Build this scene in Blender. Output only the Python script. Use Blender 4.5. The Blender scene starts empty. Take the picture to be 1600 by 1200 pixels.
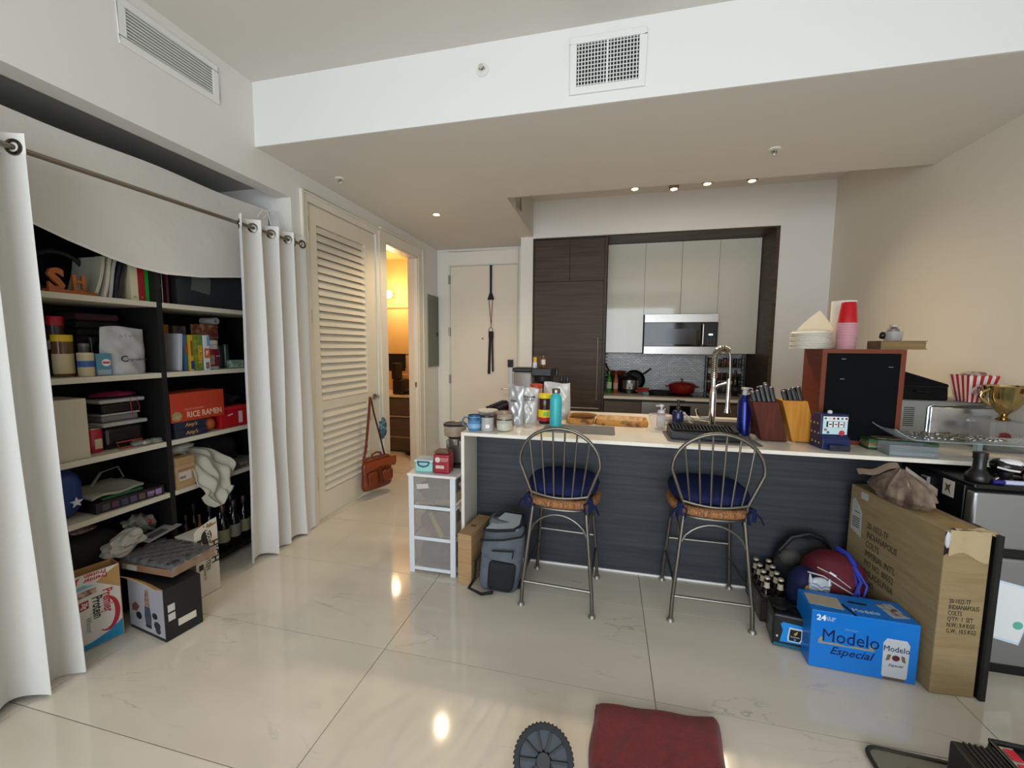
import bpy, bmesh, math, random
from mathutils import Vector, Matrix, Euler
random.seed(7)
PI = math.pi
R = math.radians
SC = bpy.context.scene
COL = SC.collection

# ------------------------------------------------------------------ camera
cam_data = bpy.data.cameras.new('camera')
cam_data.sensor_width = 36.0
cam_data.lens = 36.0 * 636.28 / 1600.0
cam_data.clip_start = 0.05
cam = bpy.data.objects.new('camera', cam_data)
COL.objects.link(cam)
YAW, PITCH, ROLL = R(13.197), R(-5.2533), R(-0.406)
mc = (Matrix.Rotation(YAW, 3, 'Z') @ Matrix.Rotation(PITCH, 3, 'X') @ Matrix.Rotation(ROLL, 3, 'Y'))
right, fwd, up = mc @ Vector((1, 0, 0)), mc @ Vector((0, 1, 0)), mc @ Vector((0, 0, 1))
m4 = Matrix((right, up, -fwd)).transposed().to_4x4()
m4.translation = Vector((0, 0, 1.43))
cam.matrix_world = m4
SC.camera = cam

# ------------------------------------------------------------------ view, world, lights
SC.view_settings.view_transform = 'Standard'
SC.view_settings.look = 'None'
SC.view_settings.gamma = 1.0
SC.view_settings.use_curve_mapping = False
SC.view_settings.exposure = 0.0

world = bpy.data.worlds.new('world')
SC.world = world
world.use_nodes = True
wn = world.node_tree
wn.nodes.clear()
wo = wn.nodes.new('ShaderNodeOutputWorld')
wb = wn.nodes.new('ShaderNodeBackground')
wb.inputs[0].default_value = (0.72, 0.84, 1.0, 1)
wb.inputs[1].default_value = 2.0
wn.links.new(wb.outputs[0], wo.inputs[0])


def lamp(name, kind, loc, energy, color=(1, 1, 1), rot=(0, 0, 0), **kw):
    d = bpy.data.lights.new(name, kind)
    d.energy = energy
    d.color = color
    for k, v in kw.items():
        setattr(d, k, v)
    o = bpy.data.objects.new(name, d)
    o.location = loc
    o.rotation_euler = rot
    COL.objects.link(o)
    return o


# daylight through the glass wall behind the camera
lamp('window_daylight', 'AREA', (0.0, -2.88, 1.42), 150, (0.90, 0.95, 1.0), (R(90), 0, 0), shape='RECTANGLE', size=3.8, size_y=2.4)


# ------------------------------------------------------------------ materials
def lin(h):
    if not isinstance(h, str):
        return tuple(h) + (1.0,)
    h = h.lstrip('#')
    c = [int(h[i:i + 2], 16) / 255 for i in (0, 2, 4)]
    return tuple((x / 12.92 if x <= 0.04045 else ((x + 0.055) / 1.055) ** 2.4) for x in c) + (1.0,)


MC = {}


def mat(col, rough=0.5, metal=0.0, spec=0.5, emit=None, es=1.0, trans=0.0, ior=1.45, kind=None, col2=None,
        scale=(10, 10, 10), bump=0.0, bscale=60.0, coat=0.0, mix=(0.35, 0.65), alpha=1.0, sheen=0.0, detail=4.0, bstretch=(1, 1, 1)):
    """A node material: an optional stretched noise between two colours and an optional fine bump."""
    key = repr((col, rough, metal, spec, emit, es, trans, ior, kind, col2, scale, bump, bscale, coat, mix, alpha, sheen, detail, bstretch))
    if key in MC:
        return MC[key]
    m = bpy.data.materials.new('material')
    m.use_nodes = True
    nt = m.node_tree
    b = nt.nodes['Principled BSDF']
    b.inputs['Base Color'].default_value = lin(col)
    b.inputs['Roughness'].default_value = rough
    b.inputs['Metallic'].default_value = metal
    b.inputs['Specular IOR Level'].default_value = spec
    b.inputs['IOR'].default_value = ior
    b.inputs['Transmission Weight'].default_value = trans
    b.inputs['Coat Weight'].default_value = coat
    b.inputs['Alpha'].default_value = alpha
    b.inputs['Sheen Weight'].default_value = sheen
    if emit:
        b.inputs['Emission Color'].default_value = lin(emit)
        b.inputs['Emission Strength'].default_value = es
    tc = None
    if col2 or bump:
        tc = nt.nodes.new('ShaderNodeTexCoord')
    if col2:
        mp = nt.nodes.new('ShaderNodeMapping')
        mp.inputs['Scale'].default_value = scale
        nt.links.new(tc.outputs['Object'], mp.inputs[0])
        if kind == 'check':
            n = nt.nodes.new('ShaderNodeTexChecker')
            n.inputs['Scale'].default_value = 1.0
            n.inputs['Color1'].default_value = lin(col)
            n.inputs['Color2'].default_value = lin(col2)
            nt.links.new(mp.outputs[0], n.inputs[0])
            nt.links.new(n.outputs[0], b.inputs['Base Color'])
        else:
            n = nt.nodes.new('ShaderNodeTexNoise')
            n.inputs['Scale'].default_value = 1.0
            n.inputs['Detail'].default_value = detail
            nt.links.new(mp.outputs[0], n.inputs[0])
            r = nt.nodes.new('ShaderNodeValToRGB')
            r.color_ramp.elements[0].position = mix[0]
            r.color_ramp.elements[1].position = mix[1]
            r.color_ramp.elements[0].color = lin(col)
            r.color_ramp.elements[1].color = lin(col2)
            nt.links.new(n.outputs[0], r.inputs[0])
            nt.links.new(r.outputs[0], b.inputs['Base Color'])
    if bump:
        mp2 = nt.nodes.new('ShaderNodeMapping')
        mp2.inputs['Scale'].default_value = bstretch
        nt.links.new(tc.outputs['Object'], mp2.inputs[0])
        n2 = nt.nodes.new('ShaderNodeTexNoise')
        n2.inputs['Scale'].default_value = bscale
        n2.inputs['Detail'].default_value = 3
        nt.links.new(mp2.outputs[0], n2.inputs[0])
        bp = nt.nodes.new('ShaderNodeBump')
        bp.inputs['Strength'].default_value = min(1.0, bump)
        bp.inputs['Distance'].default_value = 0.004
        nt.links.new(n2.outputs[0], bp.inputs['Height'])
        nt.links.new(bp.outputs[0], b.inputs['Normal'])
    MC[key] = m
    return m


def marble():
    m = bpy.data.materials.new('porcelain')
    m.use_nodes = True
    nt = m.node_tree
    b = nt.nodes['Principled BSDF']
    b.inputs['Roughness'].default_value = 0.075
    b.inputs['Specular IOR Level'].default_value = 0.55
    tc = nt.nodes.new('ShaderNodeTexCoord')
    oi = nt.nodes.new('ShaderNodeObjectInfo')
    add = nt.nodes.new('ShaderNodeVectorMath'); add.operation = 'ADD'
    mul = nt.nodes.new('ShaderNodeVectorMath'); mul.operation = 'SCALE'; mul.inputs['Scale'].default_value = 3.0
    nt.links.new(oi.outputs['Location'], mul.inputs[0])
    nt.links.new(tc.outputs['Object'], add.inputs[0]); nt.links.new(mul.outputs[0], add.inputs[1])
    rot = nt.nodes.new('ShaderNodeMapping'); rot.inputs['Rotation'].default_value = (0, 0, R(-28)); rot.inputs['Scale'].default_value = (0.7, 2.6, 1)
    nt.links.new(add.outputs[0], rot.inputs[0])
    n1 = nt.nodes.new('ShaderNodeTexNoise'); n1.inputs['Scale'].default_value = 1.5; n1.inputs['Detail'].default_value = 6; n1.inputs['Distortion'].default_value = 0.8
    nt.links.new(rot.outputs[0], n1.inputs[0])
    r1 = nt.nodes.new('ShaderNodeValToRGB')
    e = r1.color_ramp.elements
    e[0].position = 0.492; e[0].color = (0, 0, 0, 1)
    e[1].position = 0.508; e[1].color = (0, 0, 0, 1)
    c = e.new(0.5); c.color = (1, 1, 1, 1)
    nt.links.new(n1.outputs[0], r1.inputs[0])
    n2 = nt.nodes.new('ShaderNodeTexNoise'); n2.inputs['Scale'].default_value = 1.1; n2.inputs['Detail'].default_value = 3
    nt.links.new(rot.outputs[0], n2.inputs[0])
    r2 = nt.nodes.new('ShaderNodeValToRGB')
    r2.color_ramp.elements[0].position = 0.3; r2.color_ramp.elements[0].color = lin('#c6bfb1')
    r2.color_ramp.elements[1].position = 0.65; r2.color_ramp.elements[1].color = lin('#d3ccbf')
    nt.links.new(n2.outputs[0], r2.inputs[0])
    m2 = nt.nodes.new('ShaderNodeMath'); m2.operation = 'MULTIPLY'
    n3 = nt.nodes.new('ShaderNodeTexNoise'); n3.inputs['Scale'].default_value = 2.3
    nt.links.new(add.outputs[0], n3.inputs[0])
    r3 = nt.nodes.new('ShaderNodeValToRGB'); r3.color_ramp.elements[0].position = 0.5; r3.color_ramp.elements[1].position = 0.68
    nt.links.new(n3.outputs[0], r3.inputs[0])
    nt.links.new(r1.outputs[0], m2.inputs[0]); nt.links.new(r3.outputs[0], m2.inputs[1])
    mx = nt.nodes.new('ShaderNodeMix'); mx.data_type = 'RGBA'
    nt.links.new(m2.outputs[0], mx.inputs[0]); nt.links.new(r2.outputs[0], mx.inputs[6])
    mx.inputs[7].default_value = lin('#aaa498')
    nt.links.new(mx.outputs[2], b.inputs['Base Color'])
    return m


# ------------------------------------------------------------------ geometry
class G:
    """Collects vertices and faces for ONE mesh."""

    def __init__(s):
        s.v, s.f, s.mi = [], [], []
        s.cur = 0

    def add(s, vs, fs):
        n = len(s.v)
        s.v += [tuple(p) for p in vs]
        s.f += [tuple(i + n for i in f) for f in fs]
        s.mi += [s.cur] * len(fs)
        return s

    def slot(s, i):
        s.cur = i
        return s

    def box(s, x0, x1, y0, y1, z0, z1):
        vs = [(x, y, z) for z in (z0, z1) for y in (y0, y1) for x in (x0, x1)]
        return s.add(vs, [(0, 2, 3, 1), (4, 5, 7, 6), (0, 1, 5, 4), (2, 6, 7, 3), (0, 4, 6, 2), (1, 3, 7, 5)])

    def cbox(s, c, size, rz=0.0, rx=0.0, ry=0.0):
        m = Euler((rx, ry, rz)).to_matrix()
        vs = []
        for z in (-.5, .5):
            for y in (-.5, .5):
                for x in (-.5, .5):
                    vs.append(tuple(m @ Vector((x * size[0], y * size[1], z * size[2])) + Vector(c)))
        return s.add(vs, [(0, 2, 3, 1), (4, 5, 7, 6), (0, 1, 5, 4), (2, 6, 7, 3), (0, 4, 6, 2), (1, 3, 7, 5)])

    def prism(s, poly, a, b, axis='z'):
        """poly: 2D points; extruded from a to b along axis (z: xy, y: xz, x: yz)."""
        def P(p, t):
            return {'z': (p[0], p[1], t), 'y': (p[0], t, p[1]), 'x': (t, p[0], p[1])}[axis]
        n = len(poly)
        vs = [P(p, a) for p in poly] + [P(p, b) for p in poly]
        fs = [tuple(range(n - 1, -1, -1)), tuple(range(n, 2 * n))]
        fs += [(i, (i + 1) % n, n + (i + 1) % n, n + i) for i in range(n)]
        return s.add(vs, fs)

    def lathe(s, prof, n=24, c=(0, 0, 0), axis='z', a0=0.0):
        """prof: list of (radius, height), from bottom to top; ends are capped when radius > 0."""
        vs, fs = [], []
        for r, h in prof:
            for i in range(n):
                a = a0 + 2 * PI * i / n
                x, y = r * math.cos(a), r * math.sin(a)
                p = {'z': (x, y, h), 'y': (x, h, y), 'x': (h, x, y)}[axis]
                vs.append((p[0] + c[0], p[1] + c[1], p[2] + c[2]))
        k = len(prof)
        for j in range(k - 1):
            for i in range(n):
                fs.append((j * n + i, j * n + (i + 1) % n, (j + 1) * n + (i + 1) % n, (j + 1) * n + i))
        if prof[0][0] > 1e-6 and prof[-1][0] > 1e-6 and abs(prof[0][1] - prof[-1][1]) < 1e-6:
            if abs(prof[0][0] - prof[-1][0]) > 1e-6:          # a ring: join its two edges
                fs += [((k - 1) * n + i, (k - 1) * n + (i + 1) % n, (i + 1) % n, i) for i in range(n)]
            return s.add(vs, fs)
        if prof[0][0] > 1e-6:
            fs.append(tuple(range(n - 1, -1, -1)))
        if prof[-1][0] > 1e-6:
            fs.append(tuple((k - 1) * n + i for i in range(n)))
        return s.add(vs, fs)

    def tube(s, pts, r, n=8, closed=False, flat=1.0):
        """A round tube along pts; r may be one number or one per point."""
        pts = [Vector(p) for p in pts]
        k = len(pts)
        rr = r if isinstance(r, (list, tuple)) else [r] * k
        vs, fs = [], []
        t0 = (pts[1] - pts[0]).normalized()
        ref = Vector((0, 0, 1)) if abs(t0.z) < 0.9 else Vector((1, 0, 0))
        u = t0.cross(ref).normalized()
        for i, p in enumerate(pts):
            a = pts[(i + 1) % k] if (closed or i < k - 1) else pts[i]
            b = pts[(i - 1) % k] if (closed or i > 0) else pts[i]
            t = (a - b).normalized()
            u = (u - t * u.dot(t))
            u = u.normalized() if u.length > 1e-6 else t.orthogonal().normalized()
            w = t.cross(u)
            for j in range(n):
                q = 2 * PI * j / n
                vs.append(p + u * (rr[i] * math.cos(q)) + w * (rr[i] * flat * math.sin(q)))
        m = k if closed else k - 1
        for i in range(m):
            for j in range(n):
                a, b = i * n, ((i + 1) % k) * n
                fs.append((a + j, b + j, b + (j + 1) % n, a + (j + 1) % n))
        if not closed:
            fs.append(tuple(range(n)))
            fs.append(tuple((k - 1) * n + j for j in range(n - 1, -1, -1)))
        return s.add(vs, fs)

    def sheet(s, fn, nu, nv, thick=0.0):
        """fn(u, v) -> point, u and v in 0..1; thick > 0 adds an offset back side along the local normal."""
        vs = [Vector(fn(i / nu, j / nv)) for j in range(nv + 1) for i in range(nu + 1)]
        W = nu + 1
        fs = [(j * W + i, j * W + i + 1, (j + 1) * W + i + 1, (j + 1) * W + i) for j in range(nv) for i in range(nu)]
        if thick:
            N = [Vector((0, 0, 0)) for _ in vs]
            for f in fs:
                nn = (vs[f[1]] - vs[f[0]]).cross(vs[f[3]] - vs[f[0]])
                for i in f:
                    N[i] += nn
            b = [p - N[i].normalized() * thick for i, p in enumerate(vs)]
            o = len(vs)
            fs2 = [tuple(reversed([i + o for i in f])) for f in fs]
            rim = [i for i in range(W)] + [j * W + nu for j in range(1, nv + 1)] + [nv * W + i for i in range(nu - 1, -1, -1)] + [j * W for j in range(nv - 1, 0, -1)]
            fr = [(rim[(i + 1) % len(rim)], rim[i], rim[i] + o, rim[(i + 1) % len(rim)] + o) for i in range(len(rim))]
            vs = vs + b
            fs = fs + fs2 + fr
        return s.add(vs, fs)

    def blob(s, c, r, n=16, m=10, k=1.0, rough=0.0, seed=0, flatz=None):
        """A rounded lump; r = (rx, ry, rz); k > 1 squares it; rough adds crumples."""
        rnd = random.Random(seed)
        ph = [(rnd.uniform(1, 5), rnd.uniform(1, 5), rnd.uniform(1, 5), rnd.uniform(0, 6), rnd.uniform(.4, 1)) for _ in range(7)]
        vs, fs = [], []

        def sg(x):
            return math.copysign(abs(x) ** (1.0 / k), x)
        for j in range(m + 1):
            t = PI * j / m
            for i in range(n):
                a = 2 * PI * i / n
                x, y, z = sg(math.sin(t)) * sg(math.cos(a)), sg(math.sin(t)) * sg(math.sin(a)), sg(math.cos(t))
                q = 1 + rough * sum(w * math.sin(fx * x * 2 + fy * y * 2 + fz * z * 2 + p) for fx, fy, fz, p, w in ph) / 3
                zz = z * r[2] * q
                if flatz is not None:
                    zz = max(zz, flatz)
                vs.append((c[0] + x * r[0] * q, c[1] + y * r[1] * q, c[2] + zz))
        for j in range(m):
            for i in range(n):
                fs.append((j * n + i, (j + 1) * n + i, (j + 1) * n + (i + 1) % n, j * n + (i + 1) % n))
        return s.add(vs, fs)


def mesh_of(g, mats, smooth=False, name='mesh'):
    me = bpy.data.meshes.new(name)
    me.from_pydata(g.v, [], g.f)
    if not isinstance(mats, (list, tuple)):
        mats = [mats]
    for m in mats:
        me.materials.append(m)
    if len(mats) > 1:
        me.polygons.foreach_set('material_index', g.mi)
    bm = bmesh.new()
    bm.from_mesh(me)
    bmesh.ops.remove_doubles(bm, verts=bm.verts, dist=1e-6)
    bmesh.ops.recalc_face_normals(bm, faces=bm.faces)
    bm.to_mesh(me)
    bm.free()
    if smooth:
        me.polygons.foreach_set('use_smooth', [True] * len(me.polygons))
        me.set_sharp_from_angle(angle=R(smooth if smooth is not True else 40))
    me.update()
    return me


def part(name, g, m, parent=None, loc=(0, 0, 0), rot=(0, 0, 0), bev=0.0, seg=2, smooth=False, sub=0, label=None, kind=None):
    o = bpy.data.objects.new(name, g if isinstance(g, bpy.types.Mesh) else mesh_of(g, m, smooth or bool(sub), name))
    o.location = loc
    o.rotation_euler = rot
    if parent is not None:
        o.parent = parent
    COL.objects.link(o)
    if bev:
        b = o.modifiers.new('bevel', 'BEVEL')
        b.width = bev
        b.segments = seg
        b.limit_method = 'ANGLE'
        b.angle_limit = R(50)
    if sub:
        b = o.modifiers.new('subdivision', 'SUBSURF')
        b.levels = sub
        b.render_levels = sub
    if label:
        o['label'] = label
    if kind:
        o['kind'] = kind
    return o


def tag(o, label=None, cat=None, group=None, kind=None):
    if label: o['label'] = label
    if cat: o['category'] = cat
    if group: o['group'] = group
    if kind: o['kind'] = kind
    return o


def thing(name, label, cat, loc=(0, 0, 0), rz=0.0, group=None, rot=None):
    o = bpy.data.objects.new(name, None)
    o.empty_display_size = 0.05
    o.location = loc
    o.rotation_euler = rot if rot else (0, 0, rz)
    COL.objects.link(o)
    return tag(o, label, cat, group)


def solo(name, g, m, label, cat, loc=(0, 0, 0), rz=0.0, group=None, rot=None, **kw):
    o = part(name, g, m, None, loc, rot if rot else (0, 0, rz), **kw)
    return tag(o, label, cat, group)


def struct(name, g, m, parent=None, label=None, **kw):
    o = part(name, g, m, parent, **kw)
    o['kind'] = 'structure'
    if label:
        o['label'] = label
    return o


def dup(root, loc, rz, label=None, group=None, scale=None):
    r = root.copy()
    COL.objects.link(r)
    r.location = loc
    r.rotation_euler = (0, 0, rz)
    if scale: r.scale = scale
    if label: r['label'] = label
    if group: r['group'] = group
    for ch in list(root.children):
        c = ch.copy()
        COL.objects.link(c)
        c.parent = r
        for gch in ch.children:
            d = gch.copy()
            COL.objects.link(d)
            d.parent = c
    return r


def text(s, size, m, parent, loc, rot=(R(90), 0, 0), align='CENTER', bold=0.0, ext=0.0004, sx=1.0, shear=0.0, name='lettering', label=None, space=1.0, line=1.0):
    """Flat printed lettering on a surface: a real thin mesh, facing the local +Z of its rotation."""
    cu = bpy.data.curves.new('text', 'FONT')
    cu.body = s
    cu.size = size
    cu.align_x = align
    cu.align_y = 'CENTER'
    cu.extrude = ext
    cu.offset = bold
    cu.shear = shear
    cu.space_character = space
    cu.space_line = line
    cu.resolution_u = 2
    tmp = bpy.data.objects.new('tmp', cu)
    COL.objects.link(tmp)
    dg = bpy.context.evaluated_depsgraph_get()
    me = bpy.data.meshes.new_from_object(tmp.evaluated_get(dg))
    bpy.data.objects.remove(tmp)
    bpy.data.curves.remove(cu)
    me.materials.clear()
    me.materials.append(m)
    o = bpy.data.objects.new(name, me)
    o.location = loc
    o.rotation_euler = rot
    o.scale = (sx, 1, 1)
    if parent is not None:
        o.parent = parent
    COL.objects.link(o)
    if label: o['label'] = label
    return o


FRONT = (R(90), 0, 0)           # faces -Y (towards the camera side)
SIDE = (R(90), 0, R(90))        # faces +X (out of the closet)
LSIDE = (R(90), 0, R(-90))      # faces -X

# common materials
WALLM = mat('#dcdad5', 0.75, bump=0.05, bscale=400)
WHITE = mat('#e2dfd8', 0.5)
TRIMW = mat('#e0ddd4', 0.4)
BLACK = mat('#0d0d0e', 0.35)
BLACKM = mat('#101011', 0.7)
STEEL = mat('#b4b2ae', 0.28, 1.0)
CHROME = mat('#d8d8d8', 0.08, 1.0)
CARD = mat('#a98a66', 0.85, col2='#96784f', scale=(3, 3, 60))
# ------------------------------------------------------------------ the room
XL, XR, YF, YB = -2.235, 2.133, -3.0, 5.2
ZC, ZS = 3.08, 2.69
YS, YK, YN = 2.295, 4.75, 5.46          # soffit front, kitchen wall, niche back
CW = mat('#d3d0c9', 0.85)

g = G().box(XL - 2.4, XR + 0.15, YF - 0.1, YN + 0.6, -0.16, -0.004)
floor = struct('floor', g, mat('#7d7668', 0.8))
MARB = marble()
tile_meshes = {}
for i in range(-4, 4):
    for j in range(-7, 10):
        x0, x1 = -0.99 + 1.215 * i, -0.99 + 1.215 * (i + 1)
        y0, y1 = 1.009 + 0.6125 * j, 1.009 + 0.6125 * (j + 1)
        x0c, x1c, y0c, y1c = max(x0, XL - 2.3), min(x1, XR), max(y0, YF), min(y1, YN + 0.5)
        if x1c - x0c < 0.05 or y1c - y0c < 0.05:
            continue
        if x1 < XL - 0.3 and y1 < 0.6:
            continue
        w, h = round(x1c - x0c - 0.0035, 4), round(y1c - y0c - 0.0035, 4)
        if (w, h) not in tile_meshes:
            tile_meshes[(w, h)] = mesh_of(G().box(-w / 2, w / 2, -h / 2, h / 2, -0.01, 0.0), MARB, name='floor_tile')
        part('floor_tile', tile_meshes[(w, h)], None, floor, ((x0c + x1c) / 2, (y0c + y1c) / 2, 0))

# high ceiling, soffit slab over kitchen and hall with its recess
g = G().box(XL - 0.1, XR + 0.1, YF - 0.1, YS, ZC, ZC + 0.12)
struct('ceiling', g, CW)
WSOF = mat('#dfe0de', 0.7)
g = G().box(XL, XR, YS, 3.49, ZS, ZC + 0.12)                       # soffit
g.box(XL, -0.875, 3.49, YB + 0.1, ZS, ZC + 0.12)
g.box(-0.875, XR, 3.49, YK, ZC, ZC + 0.12)
struct('ceiling_soffit', g, CW)
g = G().box(XL, XR, YS - 0.012, YS - 0.0005, ZS, ZC)
struct('trim_1', g, WSOF, label='white front face of the dropped ceiling')
g = G()
g.prism([(0, 0), (0.09, 0), (0.05, 0.11)], -0.87, -0.86, 'x')
o = struct('trim_2', g, mat('#8b806d', 0.8))
o.location = (0.02, 3.85, 2.72)

# left wall, in one mesh with its three openings
T = 0.115
CY = 2.572                                                           # closet opening's far jamb
DY0, DY1, DZ = 2.725, 3.65, 2.505
BY0, BY1 = 3.835, 4.567
g = G()
g.box(XL - T, XL, YF, CY, 2.48, ZC)
g.box(XL - T, XL, YF, 0.35, 0, 2.48)
g.box(XL - T, XL, CY, DY0, 0, ZC)
g.box(XL - T, XL, DY0, DY1, DZ, ZC)
g.box(XL - T, XL, DY1, BY0, 0, ZC)
g.box(XL - T, XL, BY0, BY1, 2.48, ZC)
g.box(XL - T, XL, BY1, YB + 0.1, 0, ZC)
struct('wall_left', g, WALLM)
# closet shell
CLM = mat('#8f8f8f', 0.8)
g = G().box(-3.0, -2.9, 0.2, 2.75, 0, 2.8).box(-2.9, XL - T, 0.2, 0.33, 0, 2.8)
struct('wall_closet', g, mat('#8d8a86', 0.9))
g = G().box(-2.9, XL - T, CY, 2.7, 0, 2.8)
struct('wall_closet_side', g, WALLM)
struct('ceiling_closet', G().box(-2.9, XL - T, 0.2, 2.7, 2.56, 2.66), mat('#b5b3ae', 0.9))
# right wall and front wall
struct('wall_right', G().box(XR, XR + 0.12, YF, YK + 0.2, 0, ZC), mat('#d8d3c8', 0.75, bump=0.05, bscale=400))
g = G().box(XL, -1.95, YF - 0.12, YF, 0, ZC).box(1.95, XR, YF - 0.12, YF, 0, ZC)
g.box(-1.95, 1.95, YF - 0.12, YF, 2.66, ZC)
struct('wall_front', g, WALLM)
# window wall behind the camera: sliding glass doors
win = struct('window_1', G().box(-1.95, 1.95, YF - 0.1, YF - 0.02, 0, 0.05), mat('#9a9a9a', 0.4, 0.6))
for x in (-1.92, -0.64, 0.64, 1.92):
    part('frame', G().box(x - 0.03, x + 0.03, YF - 0.09, YF - 0.03, 0.05, 2.66), mat('#9a9a9a', 0.4, 0.6), win)
for x in (-1.28, 0.0, 1.28):
    part('pane', G().box(x - 0.6, x + 0.6, YF - 0.065, YF - 0.059, 0.06, 2.64), mat('#ffffff', 0.0, trans=1.0, ior=1.45), win)

# hall back wall with the entry door
EX0, EX1, EZ = -2.06, -1.14, 2.475
YE = 5.15
g = G().box(XL - 0.05, EX0, YE, YE + 0.12, 0, ZS).box(EX1, -0.95, YE, YE + 0.12, 0, ZS).box(EX0, EX1, YE, YE + 0.12, EZ, ZS)
struct('wall_back', g, WALLM)
# entry door casing, flat and wide
g = G().box(-2.19, EX0 - 0.01, YE - 0.018, YE - 0.0005, 0, 2.655).box(EX1 + 0.01, -1.03, YE - 0.018, YE - 0.0005, 0, 2.655)
g.box(EX0 - 0.01, EX1 + 0.01, YE - 0.018, YE - 0.0005, EZ + 0.01, 2.655)
struct('trim_3', g, TRIMW, bev=0.003, label='white casing around the entry door')
d = struct('door_1', G().box(EX0 + 0.003, EX1 - 0.003, YE + 0.005, YE + 0.05, 0.006, EZ - 0.004), mat('#dcd5c6', 0.45), label='plain white entry door', bev=0.002)
for z in (2.3, 1.62, 0.99, 0.28):
    part('hinge', G().box(-2.075, -2.052, YE - 0.022, YE + 0.002, z - 0.055, z + 0.055).lathe([(0.007, z - 0.058), (0.007, z + 0.058)], 8, (-2.062, YE - 0.022, 0)), mat('#8d8b88', 0.35, 1.0), d)
part('peephole', G().lathe([(0.012, YE - 0.004), (0.012, YE + 0.006)], 12, (-1.609, 0, 1.532), 'y'), mat('#8a7a52', 0.3, 0.9), d)
part('keypad', G().box(-1.262, -1.192, YE - 0.03, YE + 0.006, 1.165, 1.262), mat('#17181a', 0.25), d, bev=0.004)
part('lock_plate', G().box(-1.255, -1.2, YE - 0.012, YE + 0.006, 0.93, 1.163), STEEL, d, bev=0.003)
part('lever', G().tube([(-1.225, YE, 0.885), (-1.225, YE - 0.05, 0.885), (-1.25, YE - 0.06, 0.885), (-1.345, YE - 0.06, 0.88)], 0.009, 8).lathe([(0.026, YE - 0.012), (0.026, YE + 0.004)], 16, (-1.225, 0, 0.885), 'y'), STEEL, d, smooth=True)

# kitchen wall (facing the camera) with the niche cut in it
NX0, NX1, NZ = -0.875, 1.665, 2.668
g = G().box(-1.02, NX0, YK, 5.6, 0, ZC).box(NX1, XR, YK, 5.6, 0, ZC).box(NX0, NX1, YK, 5.6, NZ, ZC)
struct('wall_kitchen', g, WALLM)
struct('wall_niche', G().box(NX0, NX1, YN, YN + 0.1, 0, NZ), mat('#4b443d', 0.8))

# bathroom shell behind the second opening
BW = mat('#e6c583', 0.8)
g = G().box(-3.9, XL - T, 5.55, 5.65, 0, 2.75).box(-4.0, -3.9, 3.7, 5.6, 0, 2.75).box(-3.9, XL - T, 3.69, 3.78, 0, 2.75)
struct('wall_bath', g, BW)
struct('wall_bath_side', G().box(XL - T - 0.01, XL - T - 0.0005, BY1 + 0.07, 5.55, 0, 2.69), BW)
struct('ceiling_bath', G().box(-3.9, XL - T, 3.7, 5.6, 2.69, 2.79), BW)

# casings of the two left openings
TM = mat('#ddd8ca', 0.4)
def casing(name, y0, y1, z, w, label, inner=0.0):
    g = G()
    for a, b in ((y0 - w, y0), (y1, y1 + w)):
        g.box(XL + 0.0005, XL + 0.014, a, b, 0, z + w)
    g.box(XL + 0.0005, XL + 0.014, y0, y1, z, z + w)
    lo = y0 - w
    g.box(XL + 0.0005, XL + 0.024, lo - 0.018, lo, 0, z + w + 0.018).box(XL + 0.0005, XL + 0.024, y1 + w, y1 + w + 0.018, 0, z + w + 0.018).box(XL + 0.0005, XL + 0.024, lo, y1 + w, z + w, z + w + 0.018)
    if inner:
        g.box(XL - T - 0.01, XL + 0.0005, y0 - 0.0, y0 + 0.02, 0, z).box(XL - T - 0.01, XL + 0.0005, y1 - 0.02, y1, 0, z).box(XL - T - 0.01, XL + 0.0005, y0, y1, z - 0.02, z)
        g.box(XL - 0.06, XL - 0.045, y1 - 0.032, y1 - 0.02, 0, z)
    return struct(name, g, TM, label=label, bev=0.002)
casing('trim_4', DY0, DY1, DZ, 0.05, 'cream casing around the louvred door')
tb = casing('trim_5', BY0, BY1, 2.48, 0.1, 'cream casing around the bathroom doorway', 0.02)
part('strike_plate', G().box(XL - 0.045, XL - 0.02, BY1 - 0.024, BY1 - 0.0195, 0.93, 0.99), STEEL, tb)

# louvred closet door
LM = mat('#ddd6c4', 0.42)
ld = thing('door_2', 'cream louvred door in the left wall', None, (XL, DY0, 0)); ld['kind'] = 'structure'; 
w = DY1 - DY0 - 0.006
X0, X1 = -0.036, -0.002
g = G().box(X0, X1, 0.004, 0.105, 0.02, DZ - 0.006).box(X0, X1, w - 0.17, w, 0.02, DZ - 0.006)
g.box(X0, X1, 0.105, w - 0.17, 2.36, DZ - 0.006).box(X0, X1, 0.105, w - 0.17, 0.9, 0.988).box(X0, X1, 0.105, w - 0.17, 0.02, 0.23)
part('stile_frame', g, LM, ld, bev=0.003)
part('backing', G().box(X0 - 0.004, X0 + 0.002, 0.11, w - 0.175, 0.2, 2.38), mat('#b9b09c', 0.8), ld)
yl = (w - 0.17 - 0.105)
slat = mesh_of(G().add([(-0.016, 0, -0.002), (-0.018, 0, 0.004), (0.0005, 0, -0.046), (0.003, 0, -0.052), (-0.016, yl, -0.002), (-0.018, yl, 0.004), (0.0005, yl, -0.046), (0.003, yl, -0.052)],
               [(0, 1, 2, 3), (7, 6, 5, 4), (1, 5, 6, 2), (0, 3, 7, 4), (0, 4, 5, 1), (3, 2, 6, 7)]), LM, name='louvre_slat')
z = 2.352
for k in range(23):
    part('louvre_slat', slat, None, ld, (0, 0.105, z - k * 0.0597))
for k in range(11):
    part('louvre_slat', slat, None, ld, (0, 0.105, 0.892 - k * 0.0603))
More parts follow.
